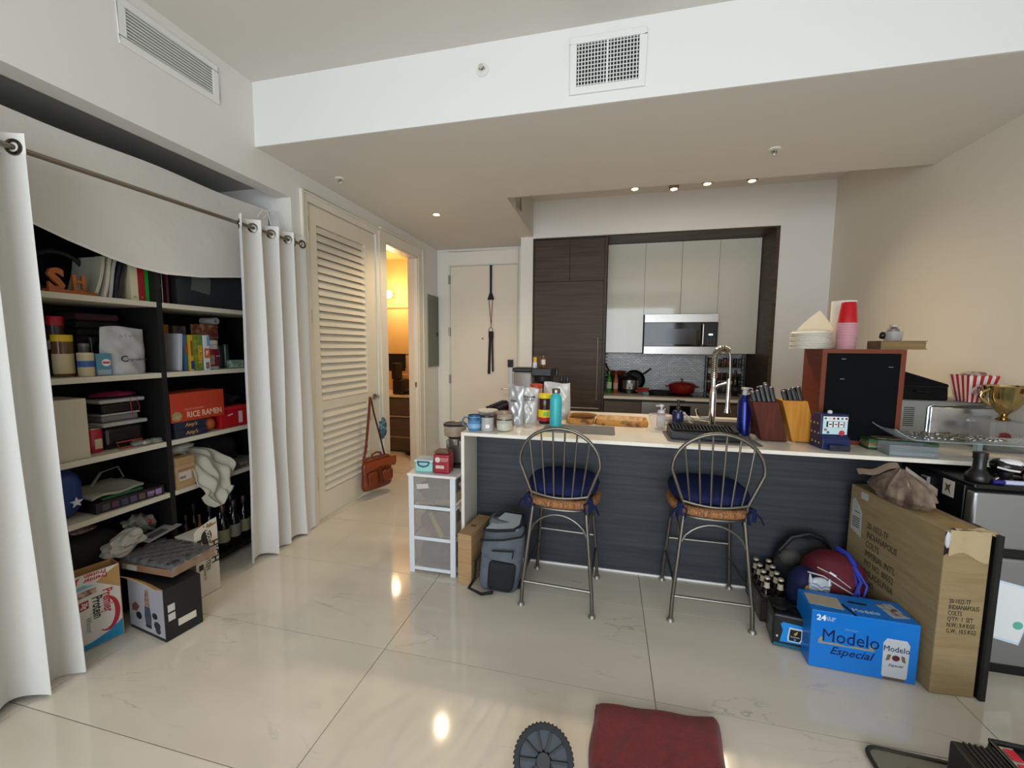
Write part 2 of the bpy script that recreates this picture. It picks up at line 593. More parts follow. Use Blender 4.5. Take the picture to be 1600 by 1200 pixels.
for z in (2.343, 1.648, 0.332):
    part('hinge', G().box(0.0, 0.006, -0.012, 0.012, z - 0.05, z + 0.05).lathe([(0.006, z - 0.052), (0.006, z + 0.052)], 8, (0.009, 0, 0)), mat('#a39d90', 0.35, 0.9), ld)
hd = part('handle', G().lathe([(0.027, -0.002), (0.027, 0.012)], 16, (0, w - 0.065, 0.93), 'x').tube([(0, w - 0.065, 0.93), (0.05, w - 0.065, 0.93), (0.058, w - 0.09, 0.93), (0.058, w - 0.18, 0.928)], 0.009, 8), mat('#8d8272', 0.3, 0.9), ld, smooth=True)

# electrical panel cover on the left wall past the bathroom
pn = thing('breaker_panel', 'grey metal breaker panel cover on wall by the entry door', 'electrical panel', (XL, 5.0, 1.16))
part('cover', G().box(0.0005, 0.012, -0.175, 0.145, 0, 0.92), mat('#6f7468', 0.5, 0.3), pn, bev=0.003)
part('door', G().box(0.012, 0.017, -0.14, 0.11, 0.05, 0.87), mat('#6a7064', 0.5, 0.3), pn, bev=0.002)
part('latch', G().box(0.017, 0.028, 0.06, 0.09, 0.4, 0.45), BLACK, pn, bev=0.002)

# baseboards
BB = mat('#dedbd2', 0.45)
struct('baseboard_left', G().box(XL, XL + 0.012, DY1 + 0.07, BY0 - 0.12, 0, 0.1).box(XL, XL + 0.012, BY1 + 0.12, YE - 0.02, 0, 0.1), BB, bev=0.002)
struct('baseboard_back', G().box(-1.03, -1.02, 4.76, YE - 0.02, 0, 0.1), BB)
struct('baseboard_right', G().box(XR - 0.012, XR, YF, 2.3, 0, 0.1), BB, bev=0.002)

# supply register in the soffit face
v = thing('ceiling_vent', 'square white air register with dark grid on the soffit face', 'vent', (-0.045, YS - 0.012, 2.885))
VM = mat('#dfe0de', 0.45)
g = G()
for a in ((-0.19, 0.19, -0.14, -0.105), (-0.19, 0.19, 0.105, 0.14), (-0.19, -0.155, -0.105, 0.105), (0.155, 0.19, -0.105, 0.105)):
    g.box(a[0], a[1], -0.012, 0, a[2], a[3])
part('frame', g, VM, v, bev=0.003)
part('backing', G().box(-0.155, 0.155, -0.001, 0, -0.105, 0.105), mat('#262626', 0.9), v)
vf = mesh_of(G().box(-0.0022, 0.0022, -0.01, -0.005, -0.105, 0.105), VM)
for k in range(19):
    part('vertical_fin', vf, None, v, (-0.145 + k * 0.0161, 0, 0))
hf = mesh_of(G().box(-0.155, 0.155, -0.004, -0.0015, -0.002, 0.002), VM)
for k in range(11):
    part('horizontal_fin', hf, None, v, (0, 0, -0.095 + k * 0.019))
part('centre_bar', G().box(-0.005, 0.005, -0.011, -0.003, -0.105, 0.105), VM, v)
# return grille high on the left wall
v = thing('ceiling_vent', 'long white slotted grille high on the left wall', 'vent', (XL, 1.79, 2.915))
g = G()
for a in ((-0.25, 0.25, -0.105, -0.07), (-0.25, 0.25, 0.07, 0.105), (-0.25, -0.215, -0.07, 0.07), (0.215, 0.25, -0.07, 0.07)):
    g.box(0, 0.01, a[0], a[1], a[2], a[3])
part('frame', g, VM, v, bev=0.003)
part('backing', G().box(0.0005, 0.0015, -0.215, 0.215, -0.07, 0.07), mat('#8f8f8c', 0.9), v)
sl = mesh_of(G().cbox((0, 0, 0), (0.003, 0.43, 0.012), ry=R(-35)), VM)
for k in range(9):
    part('slat', sl, None, v, (0.005, 0, -0.06 + k * 0.015))

# sprinkler heads
SPM = mat('#cfcdc8', 0.3, 0.4)
def sprinkler(loc, rot, label):
    t = thing('fire_sprinkler', label, 'sprinkler', loc, rot=rot)
    part('escutcheon', G().lathe([(0.036, 0), (0.034, -0.006), (0.02, -0.008)], 20), mat('#dad8d2', 0.4), t, smooth=True)
    part('frame_arms', G().tube([(0.013, 0, -0.006), (0.015, 0, -0.022), (0.004, 0, -0.036)], 0.0025, 6).tube([(-0.013, 0, -0.006), (-0.015, 0, -0.022), (-0.004, 0, -0.036)], 0.0025, 6).lathe([(0.006, -0.02), (0.006, -0.006)], 8), mat('#8d8a84', 0.3, 1.0), t, smooth=True)
    part('deflector', G().lathe([(0.013, -0.039), (0.014, -0.036)], 12), SPM, t)
sprinkler((-2.017, 2.832, ZS), (0, 0, 0), 'fire sprinkler head in the dropped ceiling above the louvred door')
sprinkler((0.992, 3.018, ZS), (0, 0, 0), 'fire sprinkler head in the dropped ceiling over the island')
sprinkler((-0.714, YS - 0.012, 2.94), (R(-90), 0, 0), 'fire sprinkler head on the soffit face beside the register')

# downlights
def downlight(x, y, z, label, group, e, spread=135, tilt=0.0):
    t = thing('ceiling_light', label, 'light', (x, y, z), 0, group)
    part('rim', G().lathe([(0.042, 0), (0.045, -0.004), (0.034, -0.005), (0.03, -0.001)], 20), mat('#c9b68e', 0.4), t, smooth=True)
    part('bulb', G().lathe([(0.001, -0.008), (0.022, -0.007), (0.028, -0.001)], 16), mat('#ffe2b0', 0.5, emit='#ffdf9e', es=30), t, smooth=True)
    lamp('downlight_lamp', 'SPOT', (x, y, z - 0.03), e, (1.0, 0.77, 0.50), (tilt, 0, 0), spot_size=R(spread), spot_blend=1.0, shadow_soft_size=0.03)
downlight(-1.642, 3.771, ZS, 'lit recessed downlight in the hall ceiling', None, 60)
# ------------------------------------------------------------------ kitchen niche
DW = mat('#32281f', 0.48, spec=0.35, col2='#514234', scale=(1.6, 8, 55), mix=(0.3, 0.72), bump=0.25, bscale=30, bstretch=(0.3, 1, 6))
DWI = mat('#2c2622', 0.6, col2='#40362f', scale=(1.6, 8, 55))
GLW = mat('#cfccbe', 0.06, coat=0.2)
# dark wood surround
t = thing('niche_surround', 'dark wood panels lining the top and right side of kitchen niche', 'panelling', (0, YK - 0.006, 0))
part('top_panel', G().box(NX0 + 0.002, NX1 - 0.002, 0, 0.7, 2.652, 2.666), DW, t)
part('side_panel', G().box(1.628, NX1 - 0.002, 0, 0.7, 0.002, 2.652), DW, t)
part('edge_strip', G().box(NX0 + 0.002, NX0 + 0.014, 0, 0.02, 0.002, 2.652), DW, t)

# tall integrated fridge column
t = thing('fridge_cabinet', 'tall dark wood built-in fridge cabinet left of the white cupboards', 'cabinet', (0, YK, 0))
part('body', G().box(-0.86, -0.036, 0.016, 0.7, 0.002, 2.65), DWI, t)
part('side_panel', G().box(-0.062, -0.036, 0.0, 0.016, 0.002, 2.65), DW, t)
part('door', G().box(-0.853, -0.451, -0.004, 0.015, 2.177, 2.635), DW, t, bev=0.0015, label='small upper door, the left of the pair')
part('door', G().box(-0.446, -0.066, -0.004, 0.015, 2.177, 2.635), DW, t, bev=0.0015, label='small upper door, the right of the pair')
dd = part('door', G().box(-0.853, -0.066, -0.004, 0.015, 0.775, 2.172), DW, t, bev=0.0015, label='tall lower fridge door')
part('handle', G().tube([(-0.114, -0.04, 0.83), (-0.114, -0.04, 1.54)], 0.008, 8).tube([(-0.114, -0.04, 0.88), (-0.114, 0, 0.88)], 0.006, 6).tube([(-0.114, -0.04, 1.49), (-0.114, 0, 1.49)], 0.006, 6), STEEL, dd, smooth=True)
dd = part('drawer', G().box(-0.853, -0.066, -0.004, 0.015, 0.1, 0.77), DW, t, bev=0.0015)
part('handle', G().tube([(-0.83, -0.04, 0.732), (-0.09, -0.04, 0.732)], 0.008, 8).tube([(-0.75, -0.04, 0.732), (-0.75, 0, 0.732)], 0.006, 6).tube([(-0.17, -0.04, 0.732), (-0.17, 0, 0.732)], 0.006, 6), STEEL, dd, smooth=True)

# glossy white wall cupboards
def wall_cup(x0, x1, z0, doors, label):
    t = thing('wall_cabinet', label, 'cabinet', ((x0 + x1) / 2, 5.127, z0))
    c = (x0 + x1) / 2
    part('body', G().box(x0 - c, x1 - c, 0.02, 0.33, 0, 2.648 - z0), mat('#bdbbb2', 0.5), t)
    for a, b in doors:
        part('door', G().box(a - c + 0.0015, b - c - 0.0015, 0, 0.018, 0.0, 2.648 - z0), GLW, t, bev=0.001)
wall_cup(-0.03, 0.4, 1.366, [(-0.03, 0.4)], 'tall glossy white wall cupboard next to the dark fridge column')
wall_cup(0.4, 1.203, 1.818, [(0.4, 0.803), (0.806, 1.203)], 'two-door glossy white wall cupboard above the microwave')
wall_cup(1.203, 1.624, 1.366, [(1.203, 1.624)], 'tall glossy white wall cupboard at the right end of the niche')

# microwave
t = thing('microwave', 'stainless steel microwave mounted under the white wall cupboards', 'microwave', (0.803, 5.03, 1.356))
BG = mat('#0b0c0e', 0.06)
part('body', G().box(-0.395, 0.395, 0.02, 0.42, 0, 0.458), mat('#3a3a3a', 0.5), t)
part('top_band', G().box(-0.396, 0.396, 0, 0.02, 0.365, 0.458), mat('#a9a7a3', 0.3, 1.0, bump=0.1, bscale=200, bstretch=(0.05, 1, 4)), t, bev=0.002)
lb = part('bottom_band', G().box(-0.396, 0.396, 0, 0.02, 0, 0.088), mat('#a9a7a3', 0.3, 1.0, bump=0.1, bscale=200, bstretch=(0.05, 1, 4)), t, bev=0.002)
dd = part('door', G().box(-0.396, 0.25, 0.0, 0.02, 0.09, 0.363), BG, t, bev=0.002)
part('window', G().box(-0.33, 0.17, -0.0015, 0, 0.115, 0.29), mat('#2c343b', 0.12), dd)
part('handle', G().tube([(0.235, 0, 0.1), (0.235, -0.035, 0.115), (0.235, -0.035, 0.335), (0.235, 0, 0.352)], 0.012, 10), STEEL, dd, smooth=True)
cp = part('control_panel', G().box(0.253, 0.396, 0.0, 0.02, 0.09, 0.363), BG, t, bev=0.002)
part('display', G().box(0.3, 0.345, -0.001, 0, 0.215, 0.235), mat('#111111', 0.3, emit='#bfe6ff', es=1.5), cp)
g = G()
for i in range(3):
    for k in range(5):
        g.box(0.285 + i * 0.033, 0.3 + i * 0.033, -0.0008, 0, 0.11 + k * 0.018, 0.118 + k * 0.018)
part('buttons', g, mat('#55585c', 0.5), cp)

# back worktop, base units, oven, hob
QZ = mat('#dcd6c8', 0.18, col2='#d2cbbb', scale=(4, 4, 4))
solo('worktop', G().box(-0.034, 1.626, 4.72, 5.455, 0.85, 0.88), QZ, 'white quartz worktop along the back of the kitchen niche', 'worktop', bev=0.002)
def base_cup(x0, x1, label, rows):
    c = (x0 + x1) / 2
    t = thing('base_cabinet', label, 'cabinet', (c, 4.75, 0.002))
    part('body', G().box(x0 - c, x1 - c, 0.02, 0.69, 0, 0.846), DWI, t)
    for z0, z1 in rows:
        part('drawer', G().box(x0 - c + 0.002, x1 - c - 0.002, 0, 0.018, z0, z1), mat('#4d443b', 0.42, col2='#5d5145', scale=(1.6, 8, 55)), t, bev=0.001)
base_cup(-0.03, 0.38, 'dark wood base unit beside the fridge column', [(0.1, 0.45), (0.455, 0.815)])
base_cup(1.15, 1.624, 'dark wood base unit at the right end behind the faucet', [(0.1, 0.45), (0.455, 0.815)])
t = thing('oven', 'stainless built-in oven with a black display under the hob', 'oven', (0.765, 4.745, 0.002))
part('body', G().box(-0.382, 0.382, 0.02, 0.6, 0.1, 0.84), mat('#333333', 0.5), t)
cp = part('control_panel', G().box(-0.382, 0.382, 0, 0.02, 0.65, 0.82), mat('#9b9993', 0.35, 0.9), t, bev=0.002)
part('display', G().box(-0.085, 0.13, -0.002, 0, 0.66, 0.79), BG, cp)
for x in (-0.13, 0.2):
    part('knob', G().lathe([(0.018, 0), (0.018, -0.02), (0.014, -0.024)], 14, (x, 0, 0.735), 'y'), STEEL, cp, smooth=True)
dd = part('door', G().box(-0.382, 0.382, 0, 0.02, 0.12, 0.64), BG, t, bev=0.002)
part('handle', G().tube([(-0.3, -0.04, 0.6), (0.3, -0.04, 0.6)], 0.01, 8).tube([(-0.27, -0.04, 0.6), (-0.27, 0, 0.6)], 0.007, 6).tube([(0.27, -0.04, 0.6), (0.27, 0, 0.6)], 0.007, 6), STEEL, dd, smooth=True)
t = thing('cooktop', 'black glass cooktop set in the back worktop', 'cooktop', (0.765, 5.12, 0.8805))
part('glass', G().box(-0.36, 0.36, -0.26, 0.26, 0, 0.007), BG, t, bev=0.002)
for x, y, r in ((-0.2, -0.12, 0.09), (0.18, -0.12, 0.075), (-0.2, 0.12, 0.07), (0.18, 0.12, 0.09)):
    part('burner_ring', G().lathe([(r, 0.0071), (r, 0.0074), (r - 0.004, 0.0075), (r - 0.004, 0.0071)], 32, (x, y, 0)), mat('#55585c', 0.4), t)

# backsplash with tiny mosaic bricks
bs = struct('wall_backsplash', G().box(-0.034, 1.626, 5.445, 5.455, 0.8805, 1.364), mat('#8c9194', 0.8), label='mosaic backsplash above the hob')
g = G()
bw, bh = 0.048, 0.0215
random.seed(3)
for r in range(22):
    for c in range(36):
        x = -0.03 + c * bw + (bw / 2 if r % 2 else 0)
        z = 0.882 + r * bh
        if x + bw > 1.624:
            continue
        q = random.uniform(-0.0008, 0.0008)
        g.slot(random.choice((0, 0, 1, 2)))
        g.add([(x + 0.0015, 5.4445, z + 0.0015), (x + bw - 0.0015, 5.4445, z + 0.0015), (x + bw - 0.0015, 5.4445, z + bh - 0.0015), (x + 0.0015, 5.4445, z + bh - 0.0015),
               (x + 0.003, 5.441 + q, z + 0.003), (x + bw - 0.003, 5.441 - q, z + 0.003), (x + bw - 0.003, 5.4405 - q, z + bh - 0.003), (x + 0.003, 5.4405 + q, z + bh - 0.003)],
              [(4, 5, 6, 7), (0, 1, 5, 4), (1, 2, 6, 5), (2, 3, 7, 6), (3, 0, 4, 7)])
part('mosaic_tile', g, [mat('#dde2e4', 0.22), mat('#eceff0', 0.2), mat('#cdd3d5', 0.28)], bs, kind='stuff')

# kitchen downlights in the recess ceiling
for x, y, lb in ((0.209, 4.25, 'lit kitchen ceiling spot, leftmost of the four'), (0.575, 4.33, 'lit kitchen ceiling spot, second from the left'),
                 (0.857, 4.26, 'lit kitchen ceiling spot, third from the left'), (1.237, 4.27, 'lit kitchen ceiling spot, rightmost of the four')):
    downlight(x, y, 2.955, lb, None, 62, 100, R(-32))
# barrels of those four, hanging from the recess ceiling
for ob in [o for o in SC.objects if o.get('category') == 'light' and o.location.y > 4.2]:
    part('housing', G().lathe([(0.046, 0.0), (0.046, 0.05), (0.03, 0.06), (0.012, 0.062), (0.012, ZC - 2.956)], 20), mat('#a59a82', 0.4, 0.5), ob, smooth=True)

# ---- small things on the back worktop
def bottle(name, label, cat, loc, r, h, body, capm, neck=0.35, sh=0.62, capr=None, group=None, lab=None, n=20, caph=None):
    """body height fraction sh, then a shoulder to a neck of radius neck*r, then a cap."""
    t = thing(name, label, cat, loc, 0, group)
    cr = capr or neck * r * 1.15
    ch = caph or 0.1 * h
    part('body', G().lathe([(r * 0.9, 0), (r, 0.01 * h + 0.002), (r, sh * h), (r * 0.85, (sh + 0.06) * h), (r * neck, (sh + 0.17) * h), (r * neck, h - ch)], n), body, t, smooth=True)
    part('cap', G().lathe([(cr, h - ch), (cr, h - 0.002), (cr * 0.9, h)], n), capm, t, smooth=True)
    if lab:
        part('label_band', G().lathe([(r + 0.0006, lab[1] * h), (r + 0.0006, lab[2] * h)], n), lab[0], t, smooth=True)
    return t


def jar(name, label, cat, loc, r, h, body, lidm, lidh=0.18, lidr=1.0, group=None, lab=None, n=24, neck=None):
    t = thing(name, label, cat, loc, 0, group)
    lh = lidh * h
    pr = [(r * 0.93, 0), (r, 0.006), (r, h - lh - (0.012 if neck else 0))]
    if neck:
        pr += [(r * neck, h - lh)]
    part('body', G().lathe(pr, n), body, t, smooth=True)
    part('lid', G().lathe([(r * lidr, h - lh), (r * lidr, h - 0.003), (r * lidr * 0.96, h)], n), lidm, t, smooth=True)
    if lab:
        part('label_band', G().lathe([(r + 0.0006, lab[1] * h), (r + 0.0006, lab[2] * h)], n), lab[0], t, smooth=True)
    return t

ZB = 0.8805
bottle('sauce_bottle', 'green bottle on back worktop beside the fridge column', 'bottle', (0.022, 5.08, ZB), 0.033, 0.26, mat('#2f7d2c', 0.25), mat('#3c9a3a', 0.4), lab=(mat('#b9c9a6', 0.5), 0.2, 0.5))
bottle('sauce_bottle', 'orange-red sauce bottle between the green bottle and the cooker', 'bottle', (0.1, 5.06, ZB), 0.028, 0.25, mat('#a5552c', 0.25), mat('#7a2a1c', 0.4), lab=(mat('#c9a183', 0.5), 0.2, 0.5))
t = thing('pressure_cooker', 'stainless pressure cooker with a black lid on the back worktop', 'cooker', (0.262, 5.15, ZB))
part('body', G().lathe([(0.105, 0.03), (0.108, 0.16)], 28), STEEL, t, smooth=True)
part('base', G().lathe([(0.1, 0), (0.11, 0.004), (0.11, 0.045), (0.106, 0.05)], 28), BLACK, t, smooth=True)
part('lid', G().lathe([(0.112, 0.158), (0.114, 0.175), (0.09, 0.205), (0.04, 0.22), (0.0, 0.222)], 28), BLACK, t, smooth=True)
part('lid_knob', G().lathe([(0.02, 0.21), (0.03, 0.24), (0.0, 0.243)], 16), BLACK, t, smooth=True)
part('control_panel', G().box(-0.035, 0.035, -0.117, -0.105, 0.05, 0.12), mat('#b9b6b0', 0.4), t, bev=0.003)
part('button', G().lathe([(0.008, -0.121), (0.008, -0.116)], 12, (0, 0, 0.07), 'y'), BLACK, t)
t = thing('frying_pan', 'black frying pan standing upright behind the pressure cooker', 'pan', (0.33, 5.39, ZB + 0.137), rot=(R(6), 0, 0))
part('bowl', G().lathe([(0.0, 0.0), (0.1, 0.0), (0.132, -0.035), (0.135, -0.035), (0.104, 0.006), (0.0, 0.006)], 28, axis='y'), BLACK, t, smooth=True)
part('handle', G().tube([(0.1, -0.03, 0.08), (0.13, -0.04, 0.1), (0.2, -0.045, 0.16)], 0.01, 8), BLACK, t, smooth=True)
t = thing('stock_pot', 'black pot at the worktop corner with a brown pan on it', 'pot', (0.105, 5.33, ZB))
part('bowl', G().lathe([(0.09, 0), (0.1, 0.01), (0.1, 0.2), (0.094, 0.2), (0.094, 0.01), (0, 0.01)], 24), mat('#242322', 0.3), t, smooth=True)
for s in (-1, 1):
    part('handle', G().tube([(s * 0.1, -0.03, 0.17), (s * 0.13, -0.02, 0.17), (s * 0.13, 0.02, 0.17), (s * 0.1, 0.03, 0.17)], 0.006, 6), BLACK, t, smooth=True)
t = thing('frying_pan', 'brown frying pan resting on the black pot in the corner', 'pan', (0.105, 5.32, ZB + 0.2015), rot=(0, 0, 0))
part('bowl', G().lathe([(0.0, 0.006), (0.09, 0.006), (0.125, 0.05), (0.129, 0.05), (0.094, 0.0), (0.0, 0.0)], 26), mat('#6a3420', 0.35), t, smooth=True)
part('handle', G().tube([(-0.07, -0.09, 0.045), (-0.1, -0.14, 0.08), (-0.13, -0.2, 0.15)], 0.011, 8), mat('#5a2016', 0.4), t, smooth=True)
t = thing('skillet', 'black cast iron skillet with red handle grips on the hob', 'pan', (0.60, 4.97, 0.8885), R(4))
part('bowl', G().lathe([(0.0, 0.005), (0.11, 0.005), (0.13, 0.042), (0.134, 0.042), (0.118, 0.0), (0.0, 0.0)], 30), BLACKM, t, smooth=True)
part('handle', G().tube([(-0.125, 0, 0.036), (-0.18, 0, 0.045), (-0.29, 0.01, 0.05)], [0.012, 0.01, 0.012], 8), BLACKM, t, smooth=True)
part('grip', G().tube([(-0.14, -0.03, 0.045), (-0.28, -0.05, 0.04)], 0.013, 8), mat('#9c2a20', 0.6), t, smooth=True, label='red silicone grip')
part('grip', G().tube([(-0.12, 0.01, 0.06), (-0.25, 0.02, 0.066)], 0.012, 8), mat('#9c2a20', 0.6), t, smooth=True, label='red silicone grip')
t = thing('dutch_oven', 'red enamel lidded casserole on the hob', 'pot', (0.86, 5.13, 0.8885))
RE = mat('#7d1a14', 0.15, coat=0.5)
part('bowl', G().lathe([(0.1, 0), (0.125, 0.012), (0.146, 0.06), (0.148, 0.105), (0.0, 0.105)], 32), RE, t, smooth=True)
ll = part('lid', G().lathe([(0.152, 0.106), (0.152, 0.114), (0.12, 0.135), (0.05, 0.148), (0.0, 0.15)], 32), RE, t, smooth=True)
part('knob', G().lathe([(0.008, 0.148), (0.008, 0.16), (0.02, 0.17), (0.018, 0.178), (0, 0.18)], 16), mat('#54524e', 0.3, 1.0), ll, smooth=True)
for s in (-1, 1):
    part('handle', G().tube([(s * 0.145, -0.045, 0.085), (s * 0.18, -0.03, 0.087), (s * 0.18, 0.03, 0.087), (s * 0.145, 0.045, 0.085)], 0.008, 8), RE, t, smooth=True)

# spice rack, three tiers, jars on each
t = thing('spice_rack', 'black three-tier wire spice rack at the right of the hob', 'rack', (1.36, 5.32, ZB))
for s in (-1, 1):
    g = G().tube([(s * 0.2, -0.06, 0), (s * 0.2, -0.06, 0.44)], 0.005, 6).tube([(s * 0.2, 0.06, 0), (s * 0.2, 0.06, 0.46)], 0.005, 6)
    for z in (0.03, 0.12, 0.2, 0.28, 0.36, 0.44):
        g.tube([(s * 0.2, -0.06, z), (s * 0.2, 0.06, z)], 0.003, 6)
    part('side_frame', g, BLACK, t, smooth=True)
for z in (0.02, 0.17, 0.32):
    part('tier', G().box(-0.2, 0.2, -0.06, 0.06, z, z + 0.004), BLACK, t)
    part('rail', G().tube([(-0.2, -0.062, z + 0.035), (0.2, -0.062, z + 0.035)], 0.003, 6), BLACK, t, smooth=True)
random.seed(11)
cols = ['#5c1f17', '#3a2f20', '#6b5a2c', '#2a2420', '#7a3c1c', '#40331f', '#5a4a35']
for tier, (z, n, h, lidc) in enumerate(((0.0265, 6, 0.11, '#171717'), (0.176, 7, 0.1, '#c9c2b2'), (0.326, 7, 0.1, '#1c1a1a'))):
    for i in range(n):
        x = 1.36 - 0.165 + 0.33 * i / (n - 1)
        kind = ('bottom', 'middle', 'top')[tier]
        lidw = ('black', 'pale', 'black')[tier]
        jar('spice_jar', 'small spice jar with a %s lid, %s from the left on the %s tier' % (lidw, ('first', 'second', 'third', 'fourth', 'fifth', 'sixth', 'seventh')[i], kind), 'jar', (x, 5.31, ZB + z), 0.021, h + random.uniform(-0.01, 0.008),
            mat(cols[(i * 3 + tier) % 7], 0.25), mat(lidc, 0.4), 0.2, group='spice jars on the %s tier' % kind, n=12)
bottle('oil_bottle', 'tall black bottle standing before the spice rack', 'bottle', (1.43, 5.12, ZB), 0.034, 0.3, mat('#141212', 0.15), mat('#2a2826', 0.3), lab=(mat('#3b3a38', 0.5), 0.2, 0.35))
t = thing('pepper_mill', 'black pepper mill between the faucet and the black bottle', 'mill', (1.22, 5.14, ZB))
part('body', G().lathe([(0.03, 0), (0.03, 0.02), (0.02, 0.06), (0.024, 0.12), (0.02, 0.15)], 16), mat('#1b1613', 0.3), t, smooth=True)
part('head', G().lathe([(0.022, 0.151), (0.026, 0.17), (0.018, 0.195), (0.005, 0.205), (0, 0.206)], 16), mat('#1b1613', 0.3), t, smooth=True)

# ------------------------------------------------------------------ island
IW = mat('#2a2d32', 0.5, spec=0.35, col2='#3e4248', scale=(1.4, 8, 45), mix=(0.3, 0.75), bump=0.3, bscale=30, bstretch=(0.3, 1, 8))  # dark wood with the bluish cast of daylight put into its colour
QF = mat('#e5e1d7', 0.15, col2='#dcd7ca', scale=(3, 3, 3))
t = thing('kitchen_island', 'dark wood-grain kitchen island body below the white counter', 'island', (0, 2.578, 0))
part('front_panel', G().box(-0.845, 2.128, 0, 0.018, 0.012, 0.882), IW, t)
part('carcass', G().box(-0.845, 2.128, 0.019, 0.74, 0.012, 0.7), DWI, t)
part('back_panel', G().box(-0.845, 2.128, 0.741, 0.755, 0.012, 0.882), DW, t)
part('plinth', G().box(-0.845, 2.128, -0.006, 0.74, 0.0, 0.011), mat('#e4e4e2', 0.4), t, label='thin white plinth strip')
t = thing('countertop', 'long white quartz island countertop with a waterfall end', 'countertop', (0, 2.33, 0.883))
SX0, SX1, SY0, SY1 = 0.42, 1.0, 0.6, 0.95
g = G().box(-0.866, SX0, 0, 1.035, 0, 0.02).box(SX1, 2.13, 0, 1.035, 0, 0.02).box(SX0, SX1, 0, SY0, 0, 0.02).box(SX0, SX1, SY1, 1.035, 0, 0.02)
part('slab', g, QF, t)
part('waterfall_leg', G().box(-0.866, -0.846, 0, 1.035, -0.883, -0.0005), QF, t)
t = thing('kitchen_sink', 'stainless undermount sink in the island behind the dish rack', 'sink', (0, 2.33, 0.883))
g = G().box(SX0 - 0.01, SX1 + 0.01, SY0 - 0.01, SY1 + 0.01, -0.18, -0.175)
g.box(SX0 - 0.01, SX0, SY0, SY1, -0.175, -0.001).box(SX1, SX1 + 0.01, SY0, SY1, -0.175, -0.001).box(SX0, SX1, SY0 - 0.01, SY0, -0.175, -0.001).box(SX0, SX1, SY1, SY1 + 0.01, -0.175, -0.001)
part('basin', g, STEEL, t)
part('drain', G().lathe([(0.04, -0.1745), (0.04, -0.173), (0.0, -0.173)], 20, (0.7, 0.78, 0)), CHROME, t, smooth=True)
# ------------------------------------------------------------------ things on the island
ZT = 0.9035
GLASS = mat('#ffffff', 0.02, trans=1.0, ior=1.45)
CLEAR = mat('#f3f5f5', 0.03, trans=0.95, ior=1.3)

# mug
t = thing('mug', 'blue ceramic mug with dark lettering at the counter corner', 'mug', (-0.806, 2.415, ZT))
part('body', G().lathe([(0.036, 0), (0.041, 0.006), (0.042, 0.095), (0.039, 0.095), (0.037, 0.01), (0, 0.01)], 28), mat('#4f84b0', 0.25), t, smooth=True)
part('rim', G().lathe([(0.0425, 0.092), (0.0425, 0.097), (0.0385, 0.097), (0.0385, 0.092)], 28), mat('#1d2b4d', 0.3), t, smooth=True)
part('handle', G().tube([(-0.036, -0.01, 0.08), (-0.062, -0.014, 0.082), (-0.075, -0.016, 0.06), (-0.07, -0.016, 0.035), (-0.038, -0.01, 0.02)], 0.006, 8), mat('#4a6a80', 0.3), t, smooth=True)
def curved_text(s, r, z, size, m, parent, a0, step, ratio=1.0):
    for i, ch in enumerate(s):
        a = a0 + step * i
        text(ch, size, m, parent, (r * math.cos(a), r * math.sin(a), z), (R(90), 0, a + R(90)), bold=0.0006, name='letter')
curved_text('STITCH', 0.0432, 0.073, 0.024, mat('#17233f', 0.5), t, R(-138), R(19))
part('printed_band', G().lathe([(0.0422, 0.018), (0.0423, 0.045)], 28), mat('#7fa9cc', 0.3), t, smooth=True)

# candles
t = thing('candle_jar', 'white candle in a clear glass with a black lid next to the blue mug', 'candle', (-0.722, 2.415, ZT))
part('glass', G().lathe([(0.037, 0), (0.039, 0.004), (0.039, 0.088)], 24), mat('#b9bab5', 0.1, alpha=0.75), t, smooth=True)
part('wax', G().lathe([(0.036, 0.006), (0.0362, 0.06), (0, 0.06)], 24), mat('#dcdad2', 0.5), t, smooth=True)
part('lid', G().lathe([(0.04, 0.088), (0.04, 0.1), (0.037, 0.103), (0, 0.103)], 24), mat('#2b2a28', 0.4), t, smooth=True)
part('sticker', G().cbox((0.012, -0.0385, 0.035), (0.024, 0.002, 0.022), rz=R(12)), mat('#efe9e6', 0.6), t)
t = thing('candle_jar', 'cream candle in a low glass jar with a glass lid', 'candle', (-0.622, 2.45, ZT))
part('glass', G().lathe([(0.04, 0), (0.048, 0.006), (0.05, 0.04), (0.049, 0.07)], 28), mat('#cfcfc5', 0.06, alpha=0.6), t, smooth=True)
part('wax', G().lathe([(0.04, 0.005), (0.046, 0.01), (0.046, 0.05), (0, 0.05)], 28), mat('#d9d6bd', 0.5), t, smooth=True)
part('metal_rim', G().lathe([(0.0505, 0.07), (0.0505, 0.076), (0.047, 0.076)], 28), mat('#5c564c', 0.3, 1.0), t, smooth=True)
part('lid', G().lathe([(0.049, 0.077), (0.047, 0.095), (0.03, 0.105), (0.014, 0.107), (0.016, 0.12), (0, 0.122)], 28), mat('#b9ad9a', 0.05, alpha=0.55), t, smooth=True)
t = thing('candle_jar', 'brown-tinted glass jar behind the low cream candle', 'candle', (-0.665, 2.57, ZT))
part('glass', G().lathe([(0.05, 0), (0.053, 0.004), (0.053, 0.085), (0.05, 0.085)], 28), mat('#7a4a34', 0.1, alpha=0.85), t, smooth=True)
part('lid', G().lathe([(0.055, 0.0855), (0.055, 0.1), (0, 0.1)], 28), mat('#9a8474', 0.35), t, smooth=True)
t = thing('plastic_tub', 'tub with a translucent white lid behind the mug and candle', 'tub', (-0.785, 2.63, ZT))
part('body', G().lathe([(0.055, 0), (0.065, 0.09)], 28), mat('#a9a6a0', 0.4), t, smooth=True)
part('lid', G().lathe([(0.07, 0.09), (0.07, 0.098), (0, 0.1)], 28), mat('#d5d2cc', 0.4), t, smooth=True)

